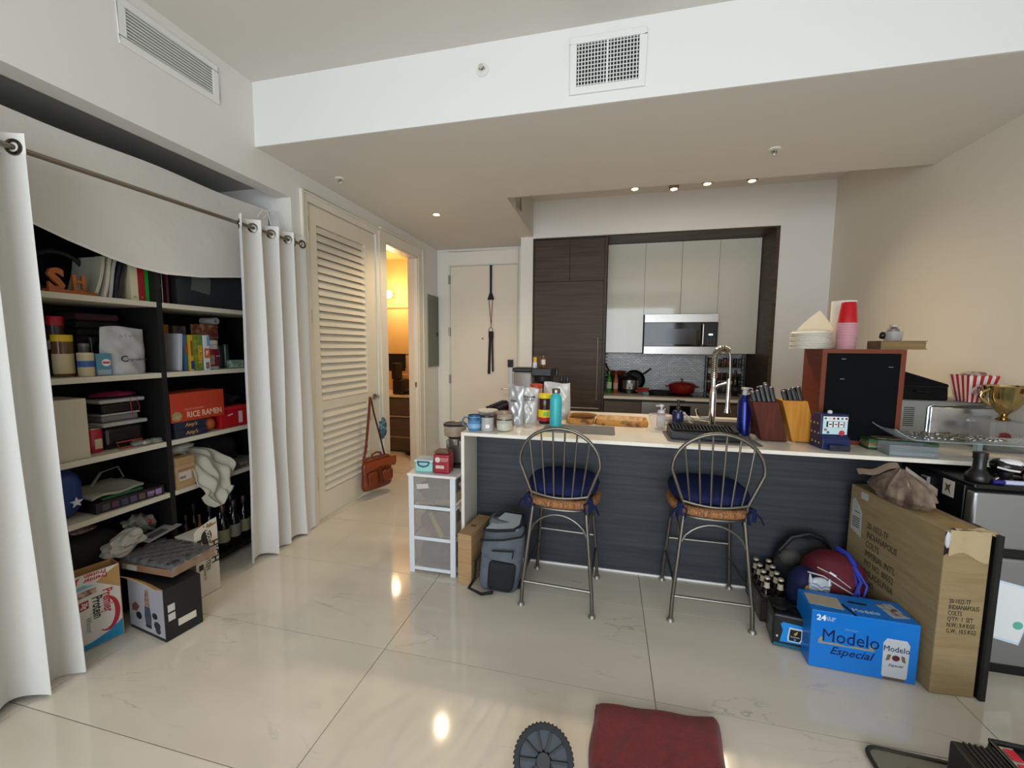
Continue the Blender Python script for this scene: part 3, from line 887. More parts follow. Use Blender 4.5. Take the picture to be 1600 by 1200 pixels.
# two rows of dark drink cans running back along the counter end
random.seed(5)
cn = G().lathe([(0.024, 0), (0.029, 0.006), (0.029, 0.098)], 18)
cm = [mesh_of(cn, mat(c, 0.25, 0.4), True) for c in ('#3d1420', '#4e1a22', '#2a1c33')]
ct = mesh_of(G().lathe([(0.0292, 0.0982), (0.026, 0.106), (0.024, 0.106), (0.023, 0.103), (0, 0.103)], 18), mat('#1c1d2e', 0.3, 0.6), True)
for i in range(6):
    for k in range(2):
        c = thing('drink_can', 'small dark red can with navy top, %s from the mugs in the %s row' % (('first', 'second', 'third', 'fourth', 'fifth', 'sixth', 'seventh')[i], ('outer', 'inner')[k]), 'can', (-0.80 + k * 0.066 + 0.004 * i, 2.735 + i * 0.064, ZT), random.uniform(0, 6), 'cans along the island end')
        part('body', cm[(i + k * 2) % 3], None, c)
        part('top', ct, None, c)

t = jar('protein_jar', 'white jar with red label and green lid behind the pouches', 'jar', (-0.62, 2.87, ZT), 0.055, 0.17, mat('#d8d6d0', 0.35), mat('#4f7a3c', 0.45), 0.17, 0.95, lab=(mat('#7d1d2a', 0.4), 0.1, 0.58))

# stand-up pouches
def pouch(name, label, loc, rz, w, h, d, m, seed, lean=0.0, top=None):
    t = thing(name, label, 'bag', loc, rz)
    rnd = random.Random(seed)
    ph = [rnd.uniform(0, 6) for _ in range(6)]

    def shape(side):
        def fn(u, v):
            wv = w * (0.94 + 0.06 * math.cos(v * 3 + ph[0])) * (1.0 + 0.08 * math.sin(v * PI) * 0)
            bulge = d / 2 * (math.sin(PI * min(1, max(0, u))) ** 0.6) * (1 - v) ** 0.55
            x = (u - 0.5) * wv * (1 + (0.07 * v if top else 0))
            y = side * bulge + lean * v * v * h + (0.005 * math.sin(7 * u + 6 * v + ph[1]) + 0.004 * math.sin(-9 * u + 13 * v + ph[2]) + 0.003 * math.sin(15 * u + 17 * v)) * (0.3 + 0.7 * math.sin(PI * u))
            return (x, y, h * v + (0.006 * math.sin(5 * u + ph[3]) * v))
        return fn
    g = G().sheet(shape(-1), 16, 18).sheet(shape(1), 16, 18)
    part('film', g, m, t, smooth=True)
    return t
FOIL = mat('#b8b9bb', 0.28, 0.35, bump=0.6, bscale=18)
FOILW = mat('#cdccc9', 0.3, 0.15, bump=0.6, bscale=14)
t = pouch('supplement_pouch', 'narrow silvery pouch nearest the candles, crumpled at the side', (-0.605, 2.69, ZT), R(-18), 0.125, 0.265, 0.07, FOIL, 4, 0.02, top=True)
text('EAAs', 0.02, mat('#4a4a4c', 0.5), t, (0.0, -0.025, 0.16), (R(84), 0, 0), bold=0.0006)
t = pouch('supplement_pouch', 'white pouch with black printed text between silvery pouch and yellow jar', (-0.525, 2.765, ZT), R(8), 0.125, 0.24, 0.07, FOILW, 9, 0.01, top=True)
text('RULLINE\nATE 2:1', 0.021, mat('#1a1a1a', 0.5), t, (0.004, -0.027, 0.17), (R(84), 0, 0), bold=0.0007)
text('Powder', 0.012, mat('#5a5a5c', 0.5), t, (0.01, -0.033, 0.1), (R(84), R(35), 0))
t = pouch('supplement_pouch', 'large plain silver-white pouch behind the turquoise bottle', (-0.36, 2.985, ZT), R(4), 0.2, 0.265, 0.09, FOILW, 15, 0.02, top=True)
t = jar('snack_jar', 'jar with an orange-red lid behind the two pouches', 'jar', (-0.505, 2.935, ZT), 0.045, 0.255, mat('#c4a08a', 0.35), mat('#b8452a', 0.45), 0.12, 1.0)

# jar with yellow lid
t = thing('spread_jar', 'glass jar with yellow lid and yellow and red label', 'jar', (-0.412, 2.765, ZT))
part('body', G().lathe([(0.04, 0), (0.044, 0.01), (0.047, 0.05), (0.043, 0.1), (0.045, 0.12), (0.046, 0.165), (0.04, 0.178)], 28), mat('#3a1c12', 0.1), t, smooth=True)
lb_ = part('label_band', G().lathe([(0.0462, 0.03), (0.0478, 0.05), (0.0465, 0.085), (0.0455, 0.098)], 28), mat('#e2cf1d', 0.4), t, smooth=True)
part('label_stripe', G().lathe([(0.0455, 0.02), (0.0476, 0.046)], 28), mat('#b8202c', 0.4), t, smooth=True)
part('lid', G().lathe([(0.045, 0.176), (0.046, 0.18), (0.046, 0.202), (0.043, 0.205), (0, 0.205)], 28), mat('#e5cc22', 0.4), t, smooth=True)
part('label_patch', G().cbox((0.012, -0.0465, 0.07), (0.034, 0.004, 0.026)), mat('#7fb53a', 0.5), t, bev=0.002)

# turquoise bottle on grey mat
t = thing('water_bottle', 'turquoise metal water bottle with steel cap on the grey placemat', 'bottle', (-0.322, 2.63, ZT + 0.003))
part('body', G().lathe([(0.034, 0.0), (0.0385, 0.004), (0.0385, 0.185), (0.035, 0.202), (0.024, 0.215), (0.023, 0.223)], 28), mat('#32aeb8', 0.35), t, smooth=True)
part('cap', G().lathe([(0.0255, 0.2235), (0.0265, 0.227), (0.0265, 0.25), (0.024, 0.253), (0, 0.253)], 28), mat('#8d8a86', 0.25, 1.0), t, smooth=True)
part('base_ring', G().lathe([(0.035, -0.0005), (0.0395, 0.001), (0.0395, 0.01)], 28), CHROME, t, smooth=True)
MATM = mat('#4c4d52', 0.85, kind='check', col2='#7c7d82', scale=(260, 260, 1), bump=0.5, bscale=600)
def placemat(name, label, x0, x1, y0, y1, skew=0.0, r=0.02):
    g = G()
    pts = []
    for cx_, cy_, a in ((x1 - r, y1 - r, 0), (x0 + r, y1 - r, 90), (x0 + r, y0 + r, 180), (x1 - r, y0 + r, 270)):
        for k in range(4):
            q = R(a + k * 30)
            pts.append((cx_ + r * math.cos(q) + skew * cy_, cy_ + r * math.sin(q)))
    cx0, cy0 = sum(p[0] for p in pts) / len(pts), sum(p[1] for p in pts) / len(pts)
    g.prism([(p[0] - cx0, p[1] - cy0) for p in pts], 0, 0.003)
    return solo(name, g, MATM, label, 'placemat', (cx0, cy0, ZT))
placemat('placemat', 'grey woven placemat under the turquoise bottle', -0.395, 0.055, 2.48, 2.745)
placemat('drying_mat', 'grey woven mat under the black dish rack', 0.345, 0.83, 2.39, 2.70, r=0.03)

# bark-edged wooden boards
def slab_board(label, loc, rz, w, d, h, seed, top, rimw):
    t = thing('wooden_board', label, 'board', loc, rz)
    rnd = random.Random(seed)
    N = 44

    def outline(s, j):
        out = []
        for i in range(N):
            a = 2 * PI * i / N
            c, q = math.cos(a), math.sin(a)
            x = w / 2 * math.copysign(abs(c) ** 0.28, c) * s
            y = d / 2 * math.copysign(abs(q) ** 0.28, q) * s
            k = 1 + j * (rnd.random() - 0.5)
            out.append((x * k, y * k))
        return out
    o1, o2, o3, o4 = outline(1.0, 0.025), outline(1.03, 0.04), outline(0.98, 0.02), outline(0.82, 0.02)
    vs = [(p[0], p[1], 0) for p in o1] + [(p[0], p[1], h * 0.55) for p in o2] + [(p[0], p[1], h) for p in o3] + [(p[0], p[1], h * 0.97) for p in o4]
    fs = [tuple(range(N - 1, -1, -1))]
    for j in range(3):
        fs += [(j * N + i, j * N + (i + 1) % N, (j + 1) * N + (i + 1) % N, (j + 1) * N + i) for i in range(N)]
    part('bark_edge', G().add(vs, fs), rimw, t, smooth=True)
    part('top_face', G().add([(p[0], p[1], h * 0.9) for p in o4] + [(p[0], p[1], h * 1.01) for p in o4], [tuple(range(N, 2 * N)), tuple(range(N - 1, -1, -1))] + [(i, (i + 1) % N, N + (i + 1) % N, N + i) for i in range(N)]), top, t)
    return t
BARK = mat('#c0853c', 0.7, col2='#6a4320', scale=(22, 22, 22), mix=(0.48, 0.66), bump=1.0, bscale=40)
BTOP = mat('#c4a476', 0.6, col2='#9a7548', scale=(30, 4, 20), mix=(0.35, 0.65))
slab_board('rustic wooden board with bark edge between the placemat and sink', (0.105, 2.9, ZT), R(-2), 0.34, 0.22, 0.035, 3, BTOP, BARK)
t = slab_board('mottled rustic wooden board left of the bark-edged board', (-0.175, 2.915, ZT), R(1), 0.185, 0.25, 0.034, 8, mat('#bd8338', 0.6, col2='#6a431f', scale=(14, 20, 20), mix=(0.4, 0.6), bump=0.8, bscale=30), BARK)
part('glass_dish', G().lathe([(0.01, 0.035), (0.09, 0.045), (0.095, 0.05), (0.088, 0.049), (0, 0.04)], 24, (0.02, -0.02, 0)), mat('#8b5a2a', 0.1, alpha=0.6), t, smooth=True)

# clear bowl with a soap pump in it
t = thing('glass_bowl', 'clear bowl holding the clear soap pump near the sink', 'bowl', (0.342, 2.78, ZT))
part('bowl', G().lathe([(0.045, 0.0), (0.052, 0.003), (0.072, 0.088), (0.069, 0.088), (0.049, 0.008), (0, 0.008)], 32), mat('#e6d6cf', 0.04, alpha=0.14), t, smooth=True)
part('rim', G().lathe([(0.0722, 0.086), (0.0735, 0.089), (0.0722, 0.091), (0.0695, 0.086)], 32), mat('#d8b9ad', 0.1), t, smooth=True)
t = thing('soap_dispenser', 'clear foaming soap pump standing in the clear bowl', 'soap dispenser', (0.35, 2.785, ZT + 0.0085))
part('bottle', G().lathe([(0.025, 0), (0.03, 0.006), (0.03, 0.07), (0.024, 0.085), (0.016, 0.09)], 20), mat('#aebdc4', 0.1, alpha=0.6), t, smooth=True)
part('collar', G().lathe([(0.02, 0.0905), (0.024, 0.095), (0.022, 0.11), (0.012, 0.113)], 16), mat('#cdbfc4', 0.3), t, smooth=True)
part('pump_head', G().lathe([(0.006, 0.113), (0.006, 0.133), (0.015, 0.135), (0.015, 0.148), (0, 0.15)], 14).tube([(0, 0, 0.14), (-0.035, -0.01, 0.14)], 0.005, 6), mat('#c9c2c4', 0.3), t, smooth=True)
# blue soap bottle
t = thing('soap_dispenser', 'dark blue soap bottle with black pump beside the dish rack', 'soap dispenser', (0.455, 2.80, ZT))
part('bottle', G().lathe([(0.033, 0), (0.036, 0.005), (0.036, 0.105), (0.03, 0.118), (0.014, 0.124)], 24), mat('#1b2450', 0.2), t, smooth=True)
part('pump_head', G().lathe([(0.013, 0.1245), (0.013, 0.14), (0.007, 0.142), (0.007, 0.178), (0.011, 0.18), (0.011, 0.19), (0, 0.191)], 14).tube([(0, 0, 0.183), (0.03, -0.008, 0.185), (0.045, -0.012, 0.176)], 0.004, 6), BLACK, t, smooth=True)
# dish brush
t = thing('dish_brush', 'dish brush with pale bristles standing by the blue soap bottle', 'brush', (0.525, 2.745, ZT + 0.026), rot=(R(20), R(-12), 0))
part('bristles', G().lathe([(0.03, -0.02), (0.034, 0.0), (0.012, 0.028), (0.0, 0.03)], 18), mat('#cdb884', 0.9, bump=1.0, bscale=200), t, smooth=True)
part('handle', G().tube([(0.0, 0, 0.02), (-0.01, 0, 0.06), (-0.03, 0, 0.11)], [0.008, 0.006, 0.008], 8), mat('#b9b4a6', 0.3), t, smooth=True)
part('handle_wire', G().tube([(0.01, 0, 0.025), (0.02, 0, 0.055), (-0.028, 0, 0.105)], 0.0022, 6), CHROME, t, smooth=True)

# dish rack
t = thing('dish_rack', 'black slatted dish rack on the grey mat in front of the sink', 'dish rack', (0.555, 2.575, ZT + 0.0035), R(-2))
g = G().box(-0.185, 0.185, -0.12, 0.12, 0, 0.008)
for a in ((-0.185, 0.185, -0.12, -0.112), (-0.185, 0.185, 0.112, 0.12), (-0.185, -0.177, -0.112, 0.112), (0.177, 0.185, -0.112, 0.112)):
    g.box(a[0], a[1], a[2], a[3], 0.008, 0.045)
part('tray', g, mat('#15171a', 0.4), t, bev=0.003)
rib = mesh_of(G().tube([(0, -0.11, 0.03), (0, -0.105, 0.055), (0, 0.0, 0.066), (0, 0.105, 0.055), (0, 0.11, 0.03)], 0.0035, 6), mat('#101113', 0.35), True)
for k in range(19):
    part('wire', rib, None, t, (-0.168 + k * 0.0187, 0, 0))
part('side_bar', G().tube([(-0.172, -0.108, 0.053), (0.172, -0.108, 0.053)], 0.004, 6).tube([(-0.172, 0.108, 0.053), (0.172, 0.108, 0.053)], 0.004, 6), BLACK, t, smooth=True)
t = thing('black_bowl', 'shallow black bowl lying in the sink end behind the rack', 'bowl', (0.74, 2.78, ZT), rot=(0, 0, 0))
part('bowl', G().lathe([(0.035, 0), (0.07, 0.022), (0.072, 0.024), (0.067, 0.024), (0.032, 0.004), (0, 0.004)], 26), mat('#141516', 0.25), t, smooth=True)

# spring faucet
t = thing('kitchen_faucet', 'chrome spring-neck kitchen faucet rising behind the dish rack', 'faucet', (0.672, 2.86, ZT))
part('column', G().lathe([(0.027, 0), (0.027, 0.006), (0.021, 0.01), (0.021, 0.22), (0.019, 0.25), (0.013, 0.265), (0.013, 0.37)], 20), CHROME, t, smooth=True)
path = []
for k in range(41):
    a = k / 40
    if a < 0.35:
        path.append(Vector((0, 0, 0.33 + a / 0.35 * 0.13)))
    else:
        q = (a - 0.35) / 0.65 * PI
        path.append(Vector((0.045 - 0.045 * math.cos(q), -0.004 * math.sin(q), 0.46 + 0.062 * math.sin(q))))
hp, NT = [], 24
for i in range(NT * 8 + 1):
    u = i / (NT * 8) * 0.86 * 40
    j = min(39, int(u)); f_ = u - j
    p = path[j].lerp(path[j + 1], f_)
    tt = (path[j + 1] - path[j]).normalized()
    n1 = Vector((0, 1, 0)); n2 = tt.cross(n1).normalized()
    a = 2 * PI * i / 8
    hp.append(p + n1 * 0.0185 * math.cos(a) + n2 * 0.0185 * math.sin(a))
part('spring', G().tube(hp, 0.0042, 6), mat('#a9a49b', 0.2, 1.0), t, smooth=True)
part('hose', G().tube(path + [Vector((0.092, 0, 0.40)), Vector((0.094, 0, 0.33))], 0.008, 10), mat('#8d8a84', 0.3, 1.0), t, smooth=True)
part('spray_head', G().lathe([(0.022, 0.11), (0.021, 0.118), (0.013, 0.15), (0.013, 0.3), (0.01, 0.33)], 18, (0.09, 0, 0.0)), CHROME, t, smooth=True)
part('support_arm', G().tube([(0, 0, 0.265), (0.03, 0, 0.285), (0.09, 0, 0.305)], 0.008, 8).lathe([(0.018, 0.295), (0.018, 0.315)], 16, (0.09, 0, 0)), mat('#c9c9c9', 0.2, 0.9), t, smooth=True)
part('lever', G().tube([(-0.018, 0, 0.06), (-0.075, -0.01, 0.065)], 0.014, 12).tube([(-0.07, -0.01, 0.065), (-0.09, -0.015, 0.09), (-0.1, -0.02, 0.13)], 0.008, 8), CHROME, t, smooth=True)

# dark blue bottle
t = thing('water_bottle', 'dark blue metal water bottle beside the dark knife block', 'bottle', (0.815, 2.705, ZT))
part('body', G().lathe([(0.033, 0), (0.037, 0.004), (0.037, 0.2), (0.033, 0.215), (0.02, 0.235), (0.019, 0.245)], 28), mat('#13206b', 0.18, 0.4), t, smooth=True)
part('cap', G().lathe([(0.016, 0.2455), (0.014, 0.275), (0.02, 0.278), (0.022, 0.29), (0, 0.292)], 20), mat('#b9b8b4', 0.35), t, smooth=True)
part('carry_loop', G().tube([(0.016, 0, 0.25), (0.038, 0, 0.262), (0.038, 0, 0.285), (0.018, 0, 0.286)], 0.004, 8), mat('#b9b8b4', 0.35), t, smooth=True)

# knife blocks with knives (lean toward upper left)
def knife_block(label, loc, rz, w, lean, h, m, knives, km, feet):
    t = thing('knife_block', label, 'knife block', loc, rz)
    # side profile in x (leaning left), extruded in depth
    d = 0.11
    b = part('block', G().prism([(0, 0.004), (w, 0.004), (w - lean, h), (-lean, h)], 0, d, 'y'), m, t, bev=0.003)
    if feet:
        for x in (0.015, w - 0.015):
            part('foot', G().lathe([(0.006, 0), (0.006, 0.005)], 10, (x, 0.015, 0)), mat('#cfc8b6', 0.5), t)
    for i, (u, v, ln) in enumerate(knives):
        x = -lean + w * u
        kx, kz = x - lean / h * ln, h + ln
        part('knife_handle', G().tube([(x + 0.002, d * v, h - 0.004), ((x + kx) / 2, d * v, h + ln / 2), (kx, d * v, kz)], [0.009, 0.0085, 0.0105], 8, flat=1.4), km, t, smooth=True)
        part('knife_butt', G().lathe([(0.009, 0), (0.0095, 0.004), (0, 0.006)], 10, (kx, d * v, kz)), STEEL, t, smooth=True)
    return t
KH = mat('#1a1a1a', 0.3)
knife_block('dark reddish-brown wooden knife block full of black-handled knives', (0.865, 2.55, ZT), R(-3), 0.13, 0.055, 0.225, mat('#451b10', 0.6, spec=0.25, col2='#562416', scale=(60, 4, 4)),
            [(0.12, 0.25, 0.05), (0.3, 0.2, 0.06), (0.5, 0.25, 0.085), (0.68, 0.2, 0.095), (0.87, 0.25, 0.08), (0.2, 0.7, 0.05), (0.5, 0.75, 0.075), (0.78, 0.7, 0.1)], KH, False)
knife_block('golden wooden knife block full of black knives beside the tall cabinet', (1.025, 2.56, ZT), R(-2), 0.125, 0.062, 0.235, mat('#bd822a', 0.55, spec=0.3, col2='#a86e1e', scale=(60, 4, 4)),
            [(0.2, 0.3, 0.05), (0.4, 0.25, 0.06), (0.6, 0.3, 0.07), (0.8, 0.25, 0.075), (0.35, 0.75, 0.055), (0.7, 0.75, 0.06)], mat('#131313', 0.35), True)
# shears standing behind the dark block
t = thing('utensil_crock', 'dark utensil crock with steel tools behind the blue bottle', 'crock', (0.905, 2.80, ZT))
part('crock', G().lathe([(0.045, 0), (0.048, 0.005), (0.048, 0.15), (0.044, 0.15), (0.044, 0.01), (0, 0.01)], 22), mat('#3a1810', 0.4), t, smooth=True)
for i, (x, y, dx, ln) in enumerate(((-0.02, 0, -0.02, 0.12), (0.0, 0.02, 0.0, 0.1), (0.02, 0.0, 0.01, 0.11), (0.01, -0.02, 0.02, 0.09))):
    part('utensil', G().tube([(x, y, 0.02), (x + dx, y, 0.12 + ln)], 0.004, 6).blob((x + dx, y, 0.12 + ln), (0.016, 0.004, 0.024), 10, 8), mat('#6d6a66', 0.25, 1.0), t, smooth=True)

# tall wooden cabinet (loudspeaker) with a black front
t = thing('speaker_cabinet', 'tall reddish wooden cabinet with black front standing on the island', 'speaker', (1.16, 2.60, ZT), R(-6))
WD = mat('#70301a', 0.55, spec=0.3, col2='#5c2511', scale=(4, 4, 60), mix=(0.3, 0.7))
CWD, CDP, CHT = 0.37, 0.3, 0.525
part('body', G().box(0, CWD, 0.012, CDP, 0, CHT), WD, t, bev=0.002)
g = G().box(0, 0.022, 0, 0.012, 0, CHT).box(CWD - 0.022, CWD, 0, 0.012, 0, CHT).box(0.022, CWD - 0.022, 0, 0.012, 0, 0.022).box(0.022, CWD - 0.022, 0, 0.012, CHT - 0.022, CHT)
part('front_frame', g, mat('#6a301a', 0.55, spec=0.3), t)
part('grille', G().box(0.022, CWD - 0.022, 0.004, 0.012, 0.022, CHT - 0.022), mat('#0a0d0f', 0.9, spec=0.15, bump=0.2, bscale=500), t)
for x, z in ((0.09, 0.47), (0.09, 0.36), (0.3, 0.43)):
    part('scratch', G().box(x, x + 0.02, 0.0035, 0.004, z, z + 0.003), mat('#8a8d8f', 0.6), t)
ZCAB = ZT + CHT + 0.0005
# things on top of it
t = thing('foam_bowls', 'stack of white foam bowls on the left of the wooden cabinet', 'bowl stack', (1.175, 2.79, ZCAB))
bm_ = mesh_of(G().lathe([(0.100, 0.0), (0.104, 0.003), (0.100, 0.007), (0.092, 0.008), (0.090, 0.0155), (0.075, 0.017), (0, 0.017)], 30), mat('#dcd8cc', 0.6), True)
for k in range(10):
    part('bowl', bm_, None, t, (0.002 * math.sin(k * 2), 0.002 * math.cos(k), 0.0 + k * 0.0098))
t2 = solo('paper_plate', G().sheet(lambda u, v: ((u - 0.5) * 0.19, 0.0 + 0.05 * (1 - (2 * u - 1) ** 2) * v * 0.4, 0.12 * (v ** 0.8) * (min(u / 0.62, (1 - u) / 0.38)) ** 0.85 + 0.003), 18, 8, 0.002), mat('#d6c9a8', 0.7), 'cream folded paper plate upright on the foam bowls', 'plate', (1.195, 2.785, ZCAB + 0.106), R(-5), smooth=True)
t = thing('plastic_cups', 'tall stack of red and pink plastic cups on the wooden cabinet', 'cup stack', (1.325, 2.72, ZCAB))
PK = mesh_of(G().lathe([(0.046, 0), (0.0475, 0.001), (0.0475, 0.004), (0.046, 0.0085), (0.0, 0.0085)], 26), mat('#b7727f', 0.35), True)
PW = mesh_of(G().lathe([(0.0478, 0), (0.0485, 0.0012), (0.0478, 0.0024)], 26), mat('#dfc9cc', 0.35), True)
for k in range(17):
    c = part('cup', PK, None, t, (0, 0, k * 0.0088), label='pale pink cup rim')
    part('rim', PW, None, c, (0, 0, 0.0005))
RC = mesh_of(G().lathe([(0.046, 0), (0.045, 0.006), (0.034, 0.112), (0.032, 0.115), (0.029, 0.113), (0, 0.113)], 26), mat('#b5101c', 0.2), True)
part('cup', RC, None, t, (0, 0, 0.15), label='inverted bright red cup on top')
t = thing('paper_towel_roll', 'upright white paper towel roll behind the red cups', 'paper towel', (1.372, 2.87, ZCAB))
part('roll', G().lathe([(0.06, 0.008), (0.0605, 0.012), (0.0605, 0.282), (0.06, 0.286), (0.02, 0.286), (0.02, 0.25), (0, 0.25)], 32), mat('#dedbd4', 0.85, bump=0.3, bscale=150), t, smooth=True)
part('holder_base', G().lathe([(0.07, 0), (0.07, 0.006), (0.066, 0.008)], 28), STEEL, t, smooth=True)
t = thing('hardback_book', 'thick old brown book lying on the wooden cabinet', 'book', (1.53, 2.65, ZCAB), R(-4))
part('cover', G().box(-0.1, 0.1, -0.065, 0.075, 0, 0.004).box(-0.1, 0.1, -0.065, 0.075, 0.042, 0.046).box(-0.1, -0.096, -0.065, 0.075, 0.004, 0.042), mat('#6b5638', 0.6), t)
part('pages', G().box(-0.095, 0.096, -0.06, 0.07, 0.0045, 0.0415), mat('#8a734c', 0.8, col2='#6e5836', scale=(2, 2, 300)), t)
t = thing('storage_jar', 'small clear plastic jar with odds and ends on the old book', 'jar', (1.515, 2.66, ZCAB + 0.0465))
part('body', G().lathe([(0.034, 0), (0.038, 0.004), (0.042, 0.05), (0.04, 0.05), (0.036, 0.006), (0, 0.006)], 22), mat('#b9b7b4', 0.08, alpha=0.5), t, smooth=True)
part('contents', G().blob((0, 0, 0.04), (0.03, 0.03, 0.034), 14, 10, 1, 0.25, 4, flatz=-0.03), mat('#8d8288', 0.4, col2='#5c4c52', scale=(60, 60, 60)), t, smooth=True)
part('cap', G().lathe([(0.018, 0.075), (0.02, 0.079), (0.018, 0.088), (0, 0.09)], 16), mat('#a8a49e', 0.2), t, smooth=True)
part('dark_lump', G().blob((-0.045, 0.005, 0.03), (0.016, 0.014, 0.02), 10, 8, 1, 0.2, 5), BLACK, t, smooth=True)

# toy slot machine
t = thing('toy_slot_machine', 'small dark blue toy slot machine on the counter edge', 'toy', (1.172, 2.43, ZT), R(4))
BLU = mat('#141f4e', 0.35)
part('body', G().prism([(-0.012, 0.0), (0.11, 0.0), (0.11, 0.155), (0.085, 0.185), (0.02, 0.185), (0.018, 0.17), (0.018, 0.075), (-0.012, 0.055)], -0.066, 0.066, 'x'), BLU, t, bev=0.003)
fp = part('face_panel', G().box(-0.056, 0.06, 0.0145, 0.0178, 0.078, 0.172), mat('#b9d6da', 0.3), t)
part('top_strip', G().box(-0.056, 0.06, 0.013, 0.0145, 0.152, 0.172), mat('#dfe4e0', 0.4), t)
for i, c in enumerate(('#2f6a5c', '#cfc7bd', '#a03038', '#20304f', '#3d7a9c', '#8a3a42')):
    part('printed_spot', G().lathe([(0.006, 0.0122), (0.006, 0.0131)], 12, (-0.046 + i * 0.0195, 0, 0.162), 'y'), mat(c, 0.4), t)
part('window', G().box(-0.04, 0.044, 0.0125, 0.0145, 0.116, 0.146), mat('#1a2040', 0.3), t)
for i in range(3):
    rl = part('reel', G().box(-0.033 + i * 0.026, -0.013 + i * 0.026, 0.0105, 0.0125, 0.117, 0.145), mat('#e6e2e4', 0.4), t, bev=0.002)
    part('reel_print', G().box(-0.029 + i * 0.026, -0.017 + i * 0.026, 0.0098, 0.0106, 0.128, 0.135), mat(('#3a3a44', '#8a4a58', '#6a4a50')[i], 0.5), rl)
for x, z, c in ((-0.043, 0.102, '#a0565a'), (-0.03, 0.088, '#2f6a6a'), (0.035, 0.086, '#b02a34')):
    part('printed_spot', G().lathe([(0.007 if x < 0 else 0.014, 0.013), (0.007 if x < 0 else 0.014, 0.0146)], 14, (x, 0, z), 'y'), mat(c, 0.4), t)
part('coin_tray', G().box(-0.045, 0.05, -0.04, -0.01, 0.0, 0.018).box(-0.045, 0.05, -0.04, -0.036, 0.018, 0.03), mat('#222738', 0.3), t, bev=0.002)
part('crown_light', G().lathe([(0.011, 0.185), (0.011, 0.193), (0.0085, 0.2), (0, 0.2)], 14, (-0.008, 0.05, 0)), mat('#c9d0d2', 0.3), t, smooth=True)
for i in range(9):
    yy, zz = 0.02 + 0.028 * (i % 3) + 0.004 * i, 0.03 + 0.05 * (i // 3)
    part('gold_print', G().lathe([(0.006, -0.0672), (0.006, -0.066)], 8, (0, yy, zz), 'x'), mat('#b99a52', 0.5), t)
part('pull_lever', G().tube([(0.066, 0.06, 0.07), (0.08, 0.06, 0.08), (0.082, 0.06, 0.13)], 0.003, 6).blob((0.082, 0.06, 0.135), (0.008, 0.008, 0.008), 10, 8), mat('#8d8d8d', 0.3, 1.0), t, smooth=True)

# magazines, acrylic tray and jewellery-filled platter
t = thing('magazine_stack', 'stack of green-covered magazines behind the acrylic box', 'magazines', (1.55, 2.505, ZT), R(-3))
for k in range(5):
    z = 0.011 * k
    part('magazine', G().box(-0.2 + 0.004 * (k % 2), 0.1 - 0.005 * (k % 3), -0.035 + 0.004 * (k % 2), 0.055, z, z + 0.0105), mat(('#24402a', '#2c4a2c', '#8a6a58', '#22382a', '#30502e', '#284430')[k], 0.4, col2=('#1c3a22', '#8fae7c', '#8a5a44', '#77a05e', '#24452a', '#a4b894')[k], scale=(30, 30, 30)), t)
t = thing('acrylic_box', 'clear acrylic box on the counter edge under the platter', 'box', (1.475, 2.405, ZT), R(-2))
g = G().box(-0.1, 0.1, -0.05, 0.05, 0, 0.003)
for a in ((-0.1, 0.1, -0.05, -0.047), (-0.1, 0.1, 0.047, 0.05), (-0.1, -0.097, -0.047, 0.047), (0.097, 0.1, -0.047, 0.047)):
    g.box(*a, 0.003, 0.055)
part('box', g, mat('#9aa4a9', 0.05, alpha=0.3), t)
part('papers', G().box(-0.09, 0.09, -0.04, 0.04, 0.0035, 0.02), mat('#8b9296', 0.6), t)
t = thing('glass_platter', 'long curved glass platter heaped with silvery chains', 'platter', (1.72, 2.43, ZT + 0.068), R(-3))
def plat(u, v):
    x = (u - 0.5) * 0.66
    e = max(0, (0.14 - u) / 0.14)
    return (x, (v - 0.5) * 0.2, 0.008 + 0.05 * e ** 1.6 + 0.012 * (2 * v - 1) ** 2)
part('glass', G().sheet(plat, 30, 8, 0.005), mat('#a9b9be', 0.06, alpha=0.45), t, smooth=True)
random.seed(21)
g = G()
for k in range(120):
    x = random.gauss(-0.07, 0.1); y = random.uniform(-0.07, 0.07)
    x = max(-0.26, min(0.16, x))
    r = random.uniform(0.007, 0.013)
    z = 0.024 + random.uniform(0, 0.012)
    a = random.uniform(0, 3)
    tl = random.uniform(-0.7, 0.7)
    g.tube([(x + r * math.cos(q) * math.cos(a), y + r * math.cos(q) * math.sin(a), z + r * math.sin(q) * math.sin(tl) + 0 * q) if False else
            (x + r * math.cos(q), y + r * math.sin(q), z + r * math.sin(q) * math.sin(tl)) for q in [i * PI / 4 for i in range(8)]], 0.0024, 5, closed=True)
part('chain_links', g, mat('#8d8c86', 0.3, 0.9), t, smooth=True, kind='stuff')
for x in (-0.09, 0.1):
    part('support_foot', G().cbox((x, 0.07, -0.03), (0.02, 0.03, 0.062)), mat('#9eb3bb', 0.1, alpha=0.6), t)
solo('magazine', G().box(-0.11, 0.11, -0.035, 0.035, 0, 0.006), mat('#28482c', 0.4, col2='#8c7262', scale=(25, 25, 25)), 'green magazine lying flat behind the platter, on the magazine pile', 'magazine', (1.50, 2.515, ZT + 0.0565), R(-4))

